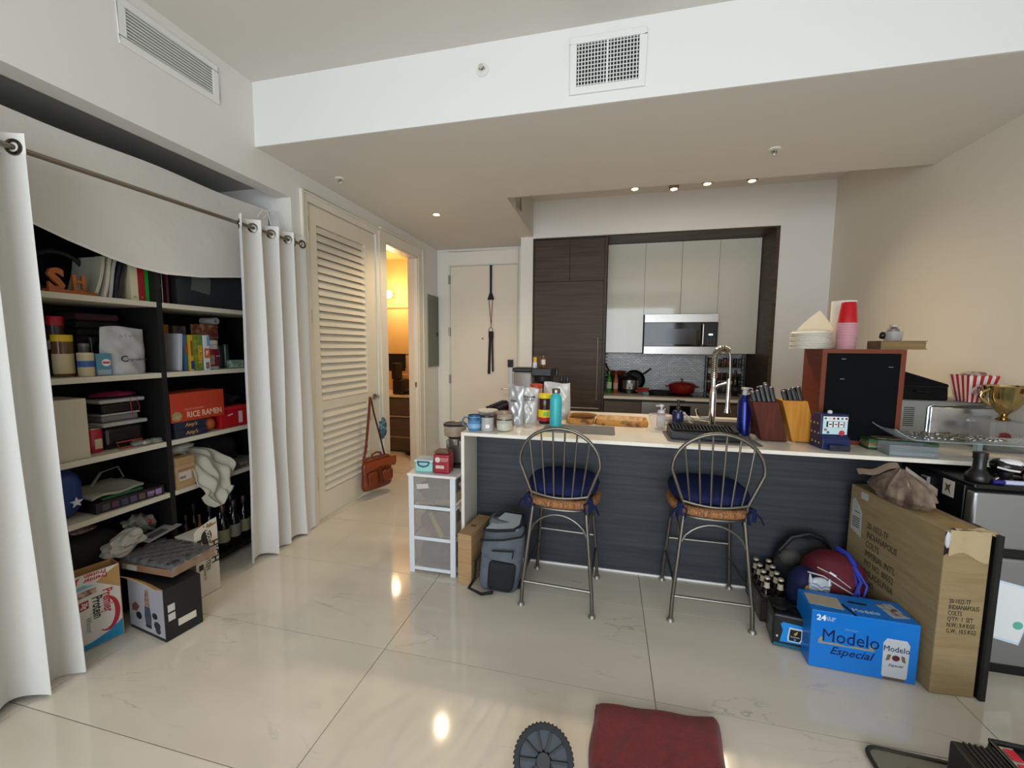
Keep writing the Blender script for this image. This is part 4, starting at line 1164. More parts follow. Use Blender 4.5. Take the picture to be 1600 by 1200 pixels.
# toaster oven with door
t = thing('toaster_oven', 'grey metal toaster oven behind the glass platter', 'oven', (1.66, 2.80, ZT), R(-4))
GM = mat('#8b8c89', 0.4, 0.6)
part('body', G().box(0, 0.44, 0.0, 0.3, 0.015, 0.235), GM, t, bev=0.008)
for x in (0.03, 0.41):
    part('foot', G().lathe([(0.012, 0), (0.012, 0.016)], 12, (x, 0.04, 0)), BLACK, t)
for k in range(10):
    part('vent_slot', G().box(0.02, 0.07, -0.001, 0.002, 0.085 + k * 0.0115, 0.09 + k * 0.0115), BLACKM, t)
dd = part('door', G().box(0.135, 0.435, -0.014, -0.0005, 0.025, 0.205), mat('#c9ced2', 0.18, 0.95), t, bev=0.01, seg=3)
part('door_badge', G().box(0.3, 0.34, -0.0155, -0.014, 0.13, 0.142), mat('#d9d8d2', 0.5), dd)
part('door_frame', G().tube([(0.13, -0.004, 0.03), (0.13, -0.006, 0.2), (0.145, -0.008, 0.212), (0.435, -0.008, 0.212)], 0.006, 8), mat('#c9ced2', 0.2, 1.0), t, smooth=True)
ZO = ZT + 0.2355
t = thing('instrument_case', 'black hard case resting on the toaster oven', 'case', (1.79, 2.95, ZO), R(-4))
def case_g(z0, z1, taper):
    g = G()
    lo = [(-0.14, -0.1), (0.13, -0.1), (0.15, -0.06), (0.15, 0.07), (0.13, 0.1), (-0.14, 0.1), (-0.15, 0.08), (-0.15, -0.08)]
    n = 8
    def top(p):
        return z1 - taper * (p[0] + 0.15) / 0.3
    vs = [(p[0], p[1], z0) for p in lo] + [(p[0] * 0.98, p[1] * 0.96, top(p)) for p in lo]
    return g.add(vs, [tuple(range(n - 1, -1, -1)), tuple(range(n, 2 * n))] + [(i, (i + 1) % n, n + (i + 1) % n, n + i) for i in range(n)])
part('lower_shell', case_g(0.0, 0.075, 0.0), mat('#0a0a0a', 0.8, spec=0.2, bump=0.4, bscale=250), t, bev=0.006)
part('upper_shell', case_g(0.078, 0.185, 0.1), mat('#080808', 0.85, spec=0.2, bump=0.4, bscale=250), t, bev=0.008)
part('zipper', case_g(0.0745, 0.0785, 0.0), mat('#2c2c2c', 0.4), t)
part('handle', G().tube([(-0.03, -0.1, 0.05), (-0.025, -0.115, 0.05), (0.035, -0.115, 0.045), (0.04, -0.1, 0.045)], 0.005, 8), BLACK, t, smooth=True)
solo('knit_cap', G().blob((0, 0, 0.018), (0.04, 0.035, 0.022), 14, 8, 1, 0.15, 7, flatz=-0.018), BLACKM, 'small black cloth lump by the wall behind the black case', 'cap', (1.95, 3.02, ZO), smooth=True)
# popcorn tub
t = thing('popcorn_tub', 'red and white striped popcorn box on the toaster oven', 'popcorn box', (2.005, 2.82, ZO), R(2))
h0, h1, a0, a1 = 0.0, 0.145, 0.045, 0.07
g = G()
NS = 8
pts = []
for face in range(4):
    rotm = Matrix.Rotation(face * PI / 2, 3, 'Z')
    for k in range(NS):
        x0, x1 = -1 + 2 * k / NS, -1 + 2 * (k + 1) / NS
        top = h1 + 0.0
        xm = (x0 + x1) / 2
        q = [(x0 * a0, -a0, h0), (x1 * a0, -a0, h0), (x1 * a1, -a1, top), (xm * a1, -a1 * 1.02, top + 0.008), (x0 * a1, -a1, top)]
        g.slot(k % 2)
        g.add([rotm @ Vector(p) for p in q], [(0, 1, 2, 3, 4)])
g.slot(1).box(-a0, a0, -a0, a0, h0, h0 + 0.002)
part('carton', g, [mat('#d9cfc9', 0.5), mat('#a8202c', 0.5)], t)
b_ = part('badge', G().add([(0.045 * math.cos(i * PI / 10), -0.0475, 0.078 + 0.03 * math.sin(i * PI / 10)) for i in range(20)] + [(0.045 * math.cos(i * PI / 10), -0.0455, 0.078 + 0.03 * math.sin(i * PI / 10)) for i in range(20)],
     [tuple(range(20)), tuple(range(39, 19, -1))] + [(i, (i + 1) % 20, 20 + (i + 1) % 20, 20 + i) for i in range(20)]), mat('#d9c9c4', 0.5), t, rot=(R(9.6), 0, 0))
text('POP\nCORN', 0.026, mat('#a8202c', 0.5), b_, (0, -0.0482, 0.078), bold=0.0008, line=0.8)
solo('cloth', G().blob((0, 0, 0.0), (0.055, 0.05, 0.02), 16, 8, 1, 0.2, 3), mat('#a9a09a', 0.8, col2='#7a3036', scale=(30, 30, 30)), 'reddish packet lying in the top of popcorn box', 'packet', (2.005, 2.82, ZO + 0.15), smooth=True)
# trophy on an acrylic cube
t = thing('acrylic_cube', 'clear acrylic display cube with a dark red emblem under the gold cup', 'display case', (2.01, 2.64, ZT), R(-4))
g = G()
for a in ((-0.08, 0.08, -0.07, -0.067), (-0.08, 0.08, 0.067, 0.07), (-0.08, -0.077, -0.067, 0.067), (0.077, 0.08, -0.067, 0.067)):
    g.box(*a, 0, 0.157)
g.box(-0.08, 0.08, -0.07, 0.07, 0.157, 0.16)
part('case', g, mat('#a9a6a4', 0.05, alpha=0.2), t)
part('plinth', G().box(-0.07, 0.07, -0.06, 0.06, 0.0, 0.012), BLACK, t, bev=0.002)
part('emblem', G().blob((-0.02, -0.068, 0.085), (0.03, 0.004, 0.022), 16, 10), mat('#5a1a1e', 0.3), t, smooth=True)
text('Class', 0.034, mat('#b9b4b2', 0.5), t, (0.04, -0.0715, 0.075), (R(90), R(-25), 0), shear=0.2)
t = thing('gold_trophy', 'large shiny gold trophy cup on the acrylic cube', 'trophy', (2.02, 2.635, ZT + 0.1605), R(-4)); t.scale = (0.88, 0.88, 0.92)
GOLD = mat('#b8a272', 0.1, 1.0)
part('bowl', G().lathe([(0.03, 0.0), (0.035, 0.006), (0.014, 0.02), (0.02, 0.035), (0.055, 0.07), (0.085, 0.13), (0.098, 0.19), (0.103, 0.196), (0.098, 0.197), (0.08, 0.13), (0.045, 0.07), (0, 0.05)], 36), GOLD, t, smooth=True)
for s in (-1, 1):
    part('handle', G().tube([(s * (0.085 + 0.045 * math.sin(PI * q / 10) - 0.01 * (q > 7)), -0.02, 0.09 + 0.1 * q / 10) for q in range(11)], 0.009, 10), GOLD, t, smooth=True)
pl_ = part('plaque', G().cbox((0.04, -0.094, 0.165), (0.07, 0.003, 0.03), rz=R(20)), mat('#d6cfbc', 0.3, 0.3), t)
text('CHAMPION', 0.012, mat('#3a3324', 0.5), t, (0.041, -0.0965, 0.166), (R(90), 0, R(20)))

# black food processor / blender base at the far left end of the island
t = thing('coffee_machine', 'black coffee machine with clear water tank at the far end of island', 'coffee machine', (-0.54, 3.2, ZT))
BK = mat('#0b0b0b', 0.45)
part('base', G().box(-0.02, 0.14, -0.09, 0.13, 0, 0.03), BK, t, bev=0.006)
part('column', G().box(-0.03, 0.11, 0.02, 0.13, 0.03, 0.3), BK, t, bev=0.008)
part('head', G().box(-0.035, 0.12, -0.1, 0.13, 0.3, 0.36).lathe([(0.045, 0.24), (0.062, 0.26), (0.066, 0.3)], 24, (0.045, -0.03, 0)), BK, t, bev=0.006)
part('water_tank', G().box(-0.19, -0.04, -0.05, 0.09, 0.03, 0.325), mat('#8d8480', 0.08, alpha=0.6), t, bev=0.012)
part('tank_lid', G().box(-0.195, -0.035, -0.055, 0.095, 0.325, 0.36), BK, t, bev=0.01)
for x in (0.15, 0.19, 0.235):
    part('side_knob', G().lathe([(0.012, 0), (0.014, 0.012), (0.014, 0.06), (0.01, 0.066), (0, 0.066)], 14, (x, 0.0, 0.24 + (0.05 if x == 0.15 else 0))), mat('#20262c', 0.25), t, smooth=True)
part('side_box', G().box(0.12, 0.26, -0.02, 0.07, 0.17, 0.24), mat('#20262c', 0.35), t, bev=0.006)
part('side_post', G().box(0.15, 0.23, 0.0, 0.05, 0.0, 0.17), BK, t)
bottle('flavour_bottle', 'small white bottle with yellow top standing on the coffee machine', 'bottle', (-0.555, 3.15, ZT + 0.361), 0.017, 0.085, mat('#c9cbd0', 0.3), mat('#cfa428', 0.4), neck=0.7, sh=0.45, caph=0.04)
bottle('flavour_bottle', 'small brown bottle with black top and white label on the coffee machine', 'bottle', (-0.49, 3.16, ZT + 0.361), 0.016, 0.11, mat('#6a4a32', 0.3), mat('#191817', 0.4), neck=0.7, sh=0.6, lab=(mat('#d6cfc4', 0.5), 0.25, 0.6))
bottle('flavour_bottle', 'small brown bottle behind the white-labelled one on coffee machine', 'bottle', (-0.52, 3.2, ZT + 0.361), 0.014, 0.105, mat('#5c3d26', 0.3), mat('#191817', 0.4), neck=0.7, sh=0.6)
# ------------------------------------------------------------------ closet shelving
XS = -2.43                                    # front plane of the shelving
SHZ = [1.66, 1.27, 0.877, 0.58]               # tops of the boards
SM = mat('#bfb9a8', 0.55)
BKS = mat('#0b0b0c', 0.6)
t = thing('shelving_unit', 'black shelving unit with white boards filling the closet', 'shelf unit', (XS, 1.78, 0))
D = 0.42
for y in (0.98 - 1.78, 0.0, 2.545 - 1.78):
    part('side_panel', G().box(-D, 0, y - 0.014, y + 0.014, 0.0, 2.36), BKS, t)
part('back_panel', G().box(-D - 0.008, -D - 0.0005, 0.966 - 1.78, 2.559 - 1.78, 0, 2.36), BKS, t)
part('top_panel', G().box(-D, 0, 0.966 - 1.78, 2.559 - 1.78, 2.3605, 2.385), BKS, t)
for a, b in ((0.995, 1.765), (1.795, 2.53)):
    for z in SHZ:
        part('shelf', G().box(-D + 0.001, 0.002, a - 1.78, b - 1.78, z - 0.028, z), SM, t, bev=0.0015)
    part('base_shelf', G().box(-D + 0.001, -0.002, a - 1.78, b - 1.78, 0.03, 0.06), BKS, t)

CLOTH = mat('#cfccc6', 0.9, bump=0.9, bscale=14)
def cbez(y):  # lower hem of the cloth over the shelving
    pts = [(0.9, 2.02), (1.15, 1.98), (1.28, 1.94), (1.40, 1.895), (1.546, 1.852), (1.66, 1.828), (1.8, 1.815), (2.0, 1.83), (2.28, 1.875), (2.5, 1.90), (2.56, 1.905)]
    for (a, p), (b, q) in zip(pts, pts[1:]):
        if y <= b:
            return p + (q - p) * (y - a) / (b - a)
    return pts[-1][1]
def cl(u, v):
    y = 0.9 + 1.65 * u
    z0 = cbez(y)
    z = z0 + (2.39 - z0) * v
    x = XS + 0.012 + 0.006 * math.sin(9 * u * (1 + 0.3 * v) + 2) + 0.004 * math.sin(23 * u + 5 * v) * (1 - v) + 0.012 * (1 - v) ** 2
    return (x, y, z + 0.004 * math.sin(14 * u) * v)
t = solo('hanging_cloth', G().sheet(cl, 60, 14, 0.0015), CLOTH, 'white cloth pinned across the top of the shelving behind the rod', 'cloth', smooth=True)
part('hem', G().sheet(lambda u, v: (cl(u, 0)[0] + 0.0015, cl(u, 0)[1], cl(u, 0)[2] + 0.012 * v), 60, 1, 0.002), mat('#d9d6d0', 0.9), t, smooth=True)

# rod and curtains
RODX, RODZ = -2.205, 2.165
t = thing('curtain_rod', 'long brushed metal curtain rod across the closet opening', 'curtain rod', (RODX, 0, RODZ))
RM = mat('#8d8578', 0.3, 0.9)
part('pole', G().tube([(0, 0.3, 0), (0, 2.6, 0)], 0.011, 12), RM, t, smooth=True)
part('finial', G().lathe([(0.011, 2.6), (0.016, 2.604), (0.016, 2.616), (0.0, 2.62)], 14, axis='y'), RM, t, smooth=True)
for y in (0.35, 2.645):
    part('bracket', G().box(XL + 0.001 - RODX, XL + 0.006 - RODX, y - 0.02 if y < 1 else 2.6, y + 0.02 if y < 1 else 2.635, -0.035, 0.035).tube([(XL + 0.004 - RODX, min(y, 2.61), 0), (0, min(y, 2.61), 0)], 0.007, 8), RM, t, smooth=True)
CUR = mat('#d3d2ce', 0.9, bump=0.5, bscale=420, sheen=0.3)

def curtain(label, y0, y1, nf, ztop, zbot, amp, flare, seed, flat_tail=0.0, loc=(0, 0)):
    t = thing('curtain', label, 'curtain', (RODX, y0, 0))
    rnd = random.Random(seed)
    ph = [rnd.uniform(0, 6) for _ in range(5)]
    L = y1 - y0

    def fn(u, v):
        s = v                                     # 0 bottom .. 1 top
        w = nf * 2 * PI * u + 0.5 * math.sin(3 * u * nf + ph[0]) * (1 - s) 
        a = amp * (1 + 0.35 * math.sin(2.3 * u * nf + ph[1]) * (1 - s))
        fade = 1.0
        if flat_tail and u > 1 - flat_tail:
            fade = max(0.12, 1 - (u - 1 + flat_tail) / flat_tail * 1.6)
        x = a * fade * math.cos(w) + 0.25 * a * fade * math.cos(2 * w + ph[2]) * (1 - 0.6 * s)
        y = L * u + amp * 0.55 * fade * math.sin(w) * -1.0 * (0.9 - 0.3 * s) + flare * (u - 0.5) * (1 - s) ** 1.4 
        x += 0.006 * math.sin(11 * s + 6 * u + ph[3]) * (1 - s)
        z = zbot + (ztop - zbot) * v
        if v == 0:
            z += 0.012 * math.sin(w * 0.5 + ph[4])
        return (x, y, z)
    n = int(nf * 22)
    part('fabric', G().sheet(fn, n, 30, 0.0015), CUR, t, smooth=True)
    # stitched heading band, a little proud, and the bottom hem
    dz = ztop - zbot
    k = 0.075 / dz
    part('heading', G().sheet(lambda u, v: tuple(Vector(fn(u, 1 - k + k * v)) + Vector((0.002, 0, 0.001))), n, 2, 0.0045), mat('#dcdbd8', 0.9), t, smooth=True)
    for i in range(int(nf * 2)):
        u = (i + 0.5) / (nf * 2)
        v = 1 - 0.05 / dz
        p, q0, q1 = Vector(fn(u, v)), Vector(fn(u - 0.004, v)), Vector(fn(u + 0.004, v))
        d = q1 - q0
        part('grommet', G().lathe([(0.019, -0.006), (0.029, -0.005), (0.031, 0.0), (0.029, 0.005), (0.019, 0.006), (0.017, 0.0), (0.019, -0.006)], 20, axis='x'), mat('#6d665c', 0.25, 1.0), t, (p.x + 0.001, p.y, RODZ), (0, 0, math.atan2(-d.x, d.y)), smooth=True)
    return t
curtain('full-length white curtain bunched at the left edge of the closet', 0.70, 1.15, 4.0, 2.215, 0.012, 0.042, 0.07, 4)
curtain('full-length white grommet curtain at the right end of the closet', 2.085, 2.665, 4.0, 2.215, 0.012, 0.036, 0.02, 8, flat_tail=0.3)
t = solo('cable_loop', G().tube([(-2.36, 2.45, 2.3), (-2.33, 2.47, 2.36), (-2.3, 2.50, 2.36), (-2.29, 2.53, 2.28), (-2.29, 2.54, 2.18)], 0.004, 6).tube([(-2.37, 2.41, 2.3), (-2.34, 2.43, 2.355), (-2.32, 2.45, 2.34), (-2.31, 2.47, 2.25), (-2.31, 2.48, 2.15)], 0.006, 6), mat('#c4c4c0', 0.5), 'pale cables looped down from the closet top behind curtain', 'cable', smooth=True)

# ---- helper for boxes seen from the closet front: local x towards the room
def carton(name, label, cat, loc, dx, dy, dz, m, rz=0.0, group=None, open_top=False, inner=None, th=0.003):
    t = thing(name, label, cat, loc, rz, group)
    if open_top:
        g = G().box(-dx / 2, dx / 2, -dy / 2, dy / 2, 0, th)
        g.box(-dx / 2, -dx / 2 + th, -dy / 2, dy / 2, th, dz).box(dx / 2 - th, dx / 2, -dy / 2, dy / 2, th, dz)
        g.box(-dx / 2 + th, dx / 2 - th, -dy / 2, -dy / 2 + th, th, dz).box(-dx / 2 + th, dx / 2 - th, dy / 2 - th, dy / 2, th, dz)
    else:
        g = G().box(-dx / 2, dx / 2, -dy / 2, dy / 2, 0, dz)
    part('carton', g, m, t, bev=0.002)
    return t
def cyl(name, label, cat, loc, r, h, m, lidm=None, lidh=0.15, group=None, lab=None):
    return jar(name, label, cat, loc, r, h, m, lidm or m, lidh, 1.02, group, lab, 20)

Z1, Z2, Z3, Z4 = [z + 0.0006 for z in SHZ]
ORW = mat('#a8602c', 0.5, col2='#8c4a20', scale=(20, 4, 20))
t = thing('wooden_letters', 'orange wooden base with cut-out letters S and H, top shelf', 'letters', (XS - 0.05, 1.34, Z1))
part('base', G().box(-0.03, 0.02, 0.0, 0.18, 0, 0.018), ORW, t, bev=0.002)
text('S', 0.14, ORW, t, (0.0, 0.035, 0.055), SIDE, bold=0.006, ext=0.008, sx=0.9)
g = G().box(-0.008, 0.008, 0.095, 0.109, 0.018, 0.094).box(-0.008, 0.008, 0.13, 0.144, 0.018, 0.094).box(-0.008, 0.008, 0.109, 0.13, 0.055, 0.069).box(-0.008, 0.008, 0.109, 0.13, 0.018, 0.028)
part('letter', g, ORW, t, bev=0.002)
solo('coiled_hose', G().tube([(0.0, 0.11 * math.cos(q), 0.115 + 0.1 * math.sin(q)) for q in [i * PI / 14 for i in range(28)]], 0.012, 8, closed=True), mat('#24211f', 0.5), 'dark ring standing behind the wooden letters', 'ring', (XS - 0.2, 1.47, Z1), smooth=True)
random.seed(9)
for k, (y, ln, c, lb) in enumerate(((1.545, 0.045, '#aeb09e', 'pale green leaning folder, first of the leaning papers'), (1.575, 0.05, '#c0bcae', 'cream leaning folder, second of the leaning papers'), (1.600, 0.05, '#a9a8a4', 'light grey leaning folder before the dark ones'),
                                  (1.630, 0.045, '#1c1f2c', 'navy leaning folder beside the light grey one'), (1.655, 0.03, '#2b2a2e', 'charcoal leaning folder touching the white binder'))):
    g = G().sheet(lambda u, v: (-0.2 * u, ln * v + 0.008 * math.sin(3 * v + k), 0.0 + 0.2 * v), 2, 8, 0.014)
    solo('folder', g, mat(c, 0.6), lb, 'folder', (XS - 0.05, y - 0.016, Z1 + 0.002), smooth=True)
def binder(label, y0, y1, h, c, holes=True):
    t = thing('ring_binder', label, 'binder', (XS - 0.045, (y0 + y1) / 2, Z1))
    w = (y1 - y0) / 2
    part('cover', G().box(-0.24, 0, -w, -w + 0.003, 0, h).box(-0.24, 0, w - 0.003, w, 0, h).box(-0.003, 0, -w + 0.003, w - 0.003, 0, h), mat(c, 0.35), t)
    part('pages', G().box(-0.23, -0.01, -w + 0.004, w - 0.004, 0.004, h - 0.02), mat('#c4c0b4', 0.8), t)
    if holes:
        part('finger_ring', G().lathe([(0.006, 0.0), (0.006, 0.001), (0.003, 0.001), (0.003, 0.0)], 14, (0, 0, 0.022), 'x'), STEEL, t)
    return t
binder('cream ring binder on the top shelf, left of the red one', 1.677, 1.712, 0.24, '#c9bfa2')
binder('red ring binder on the top shelf', 1.714, 1.746, 0.235, '#8d1822')
# these stand past the divider plane as seen, so in the second bay
binder('bright green ring binder on the top shelf', 1.748, 1.765, 0.23, '#1f8f2c', False)
t = thing('document_tray', 'grey wire organiser with papers just past the divider', 'organiser', (XS - 0.08, 1.83, Z1))
part('frame', G().tube([(0, -0.03, 0.003), (0, 0.03, 0.003), (0, 0.03, 0.2), (0, -0.03, 0.2)], 0.003, 6, closed=True).tube([(0, -0.03, 0.05), (0, 0.03, 0.1)], 0.003, 6).tube([(0, 0.03, 0.1), (0, -0.03, 0.15)], 0.003, 6), mat('#8d9297', 0.3, 0.8), t, smooth=True)
part('papers', G().box(-0.18, -0.01, -0.025, 0.025, 0.001, 0.19), mat('#5b6068', 0.7), t)
solo('folder', G().box(-0.18, 0, -0.007, 0.007, 0, 0.2), mat('#4c1c34', 0.5), 'thin plum folder right of the wire organiser', 'folder', (XS - 0.06, 1.875, Z1))
t = thing('storage_bin', 'dark grey translucent bin with papers filling the top right bay', 'storage bin', (XS - 0.2, 2.21, Z1))
part('bin', G().box(-0.18, 0.16, -0.3, 0.3, 0, 0.004).box(0.156, 0.16, -0.3, 0.3, 0.004, 0.21).box(-0.18, -0.176, -0.3, 0.3, 0.004, 0.21).box(-0.176, 0.156, -0.3, -0.296, 0.004, 0.21).box(-0.176, 0.156, 0.296, 0.3, 0.004, 0.21), mat('#26282b', 0.25), t, bev=0.002)
part('lid', G().box(-0.185, 0.165, -0.305, 0.305, 0.211, 0.225), mat('#1b1c1e', 0.35), t, bev=0.003)
part('label_sheet', G().cbox((0.1625, -0.15, 0.14), (0.002, 0.12, 0.1), rx=R(-8)), mat('#4a4d4c', 0.6), t)

# shelf 2, left bay
BR = mat('#5a4326', 0.2)
jar('condiment_jar', 'brown jar with yellow lid and pale label, second shelf', 'jar', (XS - 0.1, 1.405, Z2 ), 0.037, 0.2, BR, mat('#c9a81c', 0.4), 0.16, lab=(mat('#b8a984', 0.5), 0.08, 0.55))
jar('condiment_jar', 'cream tub with a blue and white label in front of the yellow-lidded jar', 'jar', (XS - 0.045, 1.457, Z2), 0.03, 0.115, mat('#b8ac8c', 0.5), mat('#c0b698', 0.5), 0.1, lab=(mat('#2f5596', 0.45), 0.4, 0.66))
t = carton('tea_box', 'light blue tea box with a white and red heart patch', 'box', (XS - 0.05, 1.518, Z2), 0.06, 0.062, 0.11, mat('#4a7f96', 0.5), R(-4))
part('heart_patch', G().lathe([(0.018, 0.0305), (0.018, 0.032)], 16, (0, 0.008, 0.065), 'x'), mat('#d6d0cc', 0.5), t)
part('patch_stripe', G().box(0.032, 0.0328, -0.006, 0.022, 0.06, 0.07), mat('#b0302c', 0.5), t)
part('bar_code', G().box(0.0302, 0.031, -0.026, 0.026, 0.005, 0.03), mat('#8d9ba0', 0.5), t)
jar('spice_bottle', 'red-capped dark bottle at the back behind the yellow-lidded jar', 'bottle', (XS - 0.2, 1.44, Z2), 0.03, 0.29, mat('#3c2c30', 0.3), mat('#b01c28', 0.4), 0.15, lab=(mat('#b9b2b4', 0.5), 0.45, 0.6))
jar('spice_bottle', 'grey glass tumbler behind the cream tub', 'glass', (XS - 0.16, 1.52, Z2), 0.022, 0.16, mat('#6f706a', 0.15), mat('#8a8b86', 0.2), 0.1)
for i, y in enumerate((1.56, 1.60)):
    jar('spice_bottle', ('dark slim bottle behind the light blue tea box', 'dark slim bottle behind the left edge of the big white pouch')[i], 'bottle', (XS - 0.17, y, Z2), 0.014, 0.19 - 0.03 * i, mat('#17171a', 0.25), mat('#2c2c30', 0.3), 0.2)
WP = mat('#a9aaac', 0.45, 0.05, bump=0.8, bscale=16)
t = pouch('mailer_pouch', 'large white resealable pouch with a small circle logo, second shelf', (XS - 0.07, 1.632, Z2), R(88), 0.2, 0.245, 0.1, WP, 22, -0.03, top=True)
text('C', 0.045, mat('#2a2a2e', 0.5), t, (-0.03, -0.059, 0.08), (R(88), 0, 0), bold=0.001)
text('ingredient', 0.022, mat('#2a2a2e', 0.5), t, (0.03, -0.0575, 0.078), (R(88), 0, 0))
text('A T V E', 0.024, mat('#7a7a7c', 0.5), t, (0.0, -0.045, 0.198), (R(82), 0, 0))
pouch('snack_bag', 'green crinkled snack bag beside the large white pouch', (XS - 0.11, 1.722, Z2), R(80), 0.07, 0.2, 0.06, mat('#55703c', 0.35, col2='#7c9460', scale=(20, 20, 20), bump=0.8, bscale=20), 31, 0.0)
carton('tea_box', 'pale blue box peeping out behind the large white pouch', 'box', (XS - 0.2, 1.69, Z2), 0.04, 0.1, 0.12, mat('#5f8d9c', 0.5))
t = thing('folded_cloth_stack', 'black folded cloths stacked behind the large white pouch', 'cloth stack', (XS - 0.28, 1.62, Z2))
for k in range(8):
    part('cloth', G().box(-0.07, 0.08, -0.1 + 0.004 * (k % 3), 0.1 - 0.004 * (k % 2), k * 0.04, k * 0.04 + 0.036), mat('#151416' if k != 7 else '#40262e', 0.9), t, bev=0.012)

# shelf 2, right bay
pouch('snack_bag', 'pink snack bag by the divider on the second shelf', (XS - 0.2, 1.85, Z2), R(86), 0.08, 0.19, 0.05, mat('#7c2f3a', 0.4, col2='#a06068', scale=(30, 30, 30), bump=0.8, bscale=20), 33, 0.0)
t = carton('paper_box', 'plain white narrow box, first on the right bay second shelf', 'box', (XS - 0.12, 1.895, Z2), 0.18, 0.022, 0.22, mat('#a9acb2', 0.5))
t.rotation_euler = (R(-4), 0, 0); t.location.z += 0.002
t = carton('cereal_box', 'blue-spined narrow box between the white and yellow-green boxes', 'box', (XS - 0.11, 1.925, Z2), 0.19, 0.012, 0.215, mat('#28506e', 0.5))
part('print_panel', G().box(0.0952, 0.096, -0.006, 0.006, 0.1, 0.17), mat('#8a3c20', 0.5), t)
t = carton('cereal_box', 'yellow cereal box spine beside the green one', 'box', (XS - 0.1, 1.945, Z2), 0.2, 0.022, 0.215, mat('#b08d1a', 0.5))
part('print_panel', G().box(0.1002, 0.101, -0.009, 0.009, 0.01, 0.06), mat('#1c3272', 0.5), t)
part('print_panel', G().box(0.1002, 0.101, -0.006, 0.006, 0.09, 0.18), mat('#6a4a14', 0.5), t)
t = carton('cereal_box', 'green cereal box with yellow name lettering running down its side', 'box', (XS - 0.09, 1.982, Z2), 0.2, 0.045, 0.218, mat('#4c5f1e', 0.5, col2='#6d7d2c', scale=(40, 40, 40)))
text('ORGIN', 0.034, mat('#c98f1c', 0.5), t, (0.101, 0.004, 0.1), (R(90), R(90), R(90)), bold=0.0012)
t = carton('cereal_box', 'white box with blue and orange panels right of the green cereal box', 'box', (XS - 0.085, 2.028, Z2), 0.2, 0.036, 0.215, mat('#b4bac0', 0.5))
part('print_panel', G().box(0.1002, 0.101, 0.002, 0.018, 0.15, 0.21), mat('#4f86b0', 0.5), t)
part('print_panel', G().box(0.1002, 0.101, -0.018, 0.018, 0.075, 0.135), mat('#b0562a', 0.5), t)
part('print_panel', G().box(0.1012, 0.1018, -0.012, 0.01, 0.01, 0.05), mat('#7c5a52', 0.5), t)
text('F', 0.035, mat('#d0c8c0', 0.5), t, (0.1015, 0.0, 0.105), SIDE, bold=0.0008)
t = carton('cereal_box', 'tall orange snack box at the back above the cereal boxes', 'box', (XS - 0.3, 1.98, Z2), 0.12, 0.04, 0.28, mat('#b5741c', 0.5))
t = carton('cereal_box', 'brown and white cereal box at the back, right of the tall orange one', 'box', (XS - 0.3, 2.06, Z2), 0.14, 0.08, 0.275, mat('#6a6a68', 0.5, col2='#3a2a24', scale=(20, 20, 14)))
t = thing('supplement_tub', 'white tub with a crimson label and white lid, second shelf', 'tub', (XS - 0.09, 2.125, Z2))
part('body', G().lathe([(0.05, 0), (0.053, 0.004), (0.053, 0.15), (0.048, 0.157)], 26), mat('#c4c0bc', 0.4), t, smooth=True)
part('label_band', G().lathe([(0.0537, 0.018), (0.0537, 0.13)], 26), mat('#7c1830', 0.45), t, smooth=True)
part('lid', G().lathe([(0.05, 0.1575), (0.053, 0.16), (0.053, 0.182), (0.05, 0.186), (0, 0.186)], 26), mat('#cfccc6', 0.4), t, smooth=True)
part('label_stripe', G().cbox((0.05, 0.024, 0.085), (0.006, 0.036, 0.005), rz=R(25)), mat('#d6c4c4', 0.5), t)
part('label_photo', G().cbox((0.046, -0.026, 0.06), (0.006, 0.04, 0.06), rz=R(-30)), mat('#6a5644', 0.5, col2='#a89c8c', scale=(40, 40, 40)), t)
t = thing('glass_jar', 'glass jar of dark nuts with green lid behind the crimson tub', 'jar', (XS - 0.2, 2.2, Z2))
part('body', G().lathe([(0.05, 0), (0.05, 0.17)], 22), mat('#5c3a2a', 0.25, col2='#2a1c18', scale=(60, 60, 60)), t, smooth=True)
part('lid', G().lathe([(0.052, 0.1705), (0.052, 0.19), (0, 0.19)], 22), mat('#3f6a2e', 0.4), t, smooth=True)
t = carton('cookie_box', 'red-brown photo-printed box atop the green-lidded jar', 'box', (XS - 0.2, 2.2, Z2 + 0.191), 0.09, 0.12, 0.1, mat('#6a2a20', 0.5, col2='#a07a5c', scale=(30, 30, 30)), R(6))
jar('spice_bottle', 'tall dark bottle right of the crimson tub', 'bottle', (XS - 0.12, 2.225, Z2), 0.02, 0.15, mat('#2a302e', 0.25), mat('#22211f', 0.3), 0.15)
jar('spice_bottle', 'second tall dark bottle, next to the small green carton', 'bottle', (XS - 0.12, 2.272, Z2), 0.02, 0.16, mat('#2a3836', 0.25), mat('#2a2a2a', 0.3), 0.15)
t = carton('small_carton', 'small pale green carton by the curtain on the second shelf', 'box', (XS - 0.06, 2.29, Z2), 0.05, 0.09, 0.055, mat('#4f6b58', 0.5, col2='#8ca08e', scale=(40, 40, 40)))
solo('paper_roll', G().lathe([(0.022, 0), (0.022, 0.12), (0.014, 0.12), (0.014, 0.1), (0, 0.1)], 18, axis='x'), mat('#8b9290', 0.5), 'grey paper roll lying on top of the red-brown box', 'roll', (XS - 0.24, 2.22, Z2 + 0.315), smooth=True)

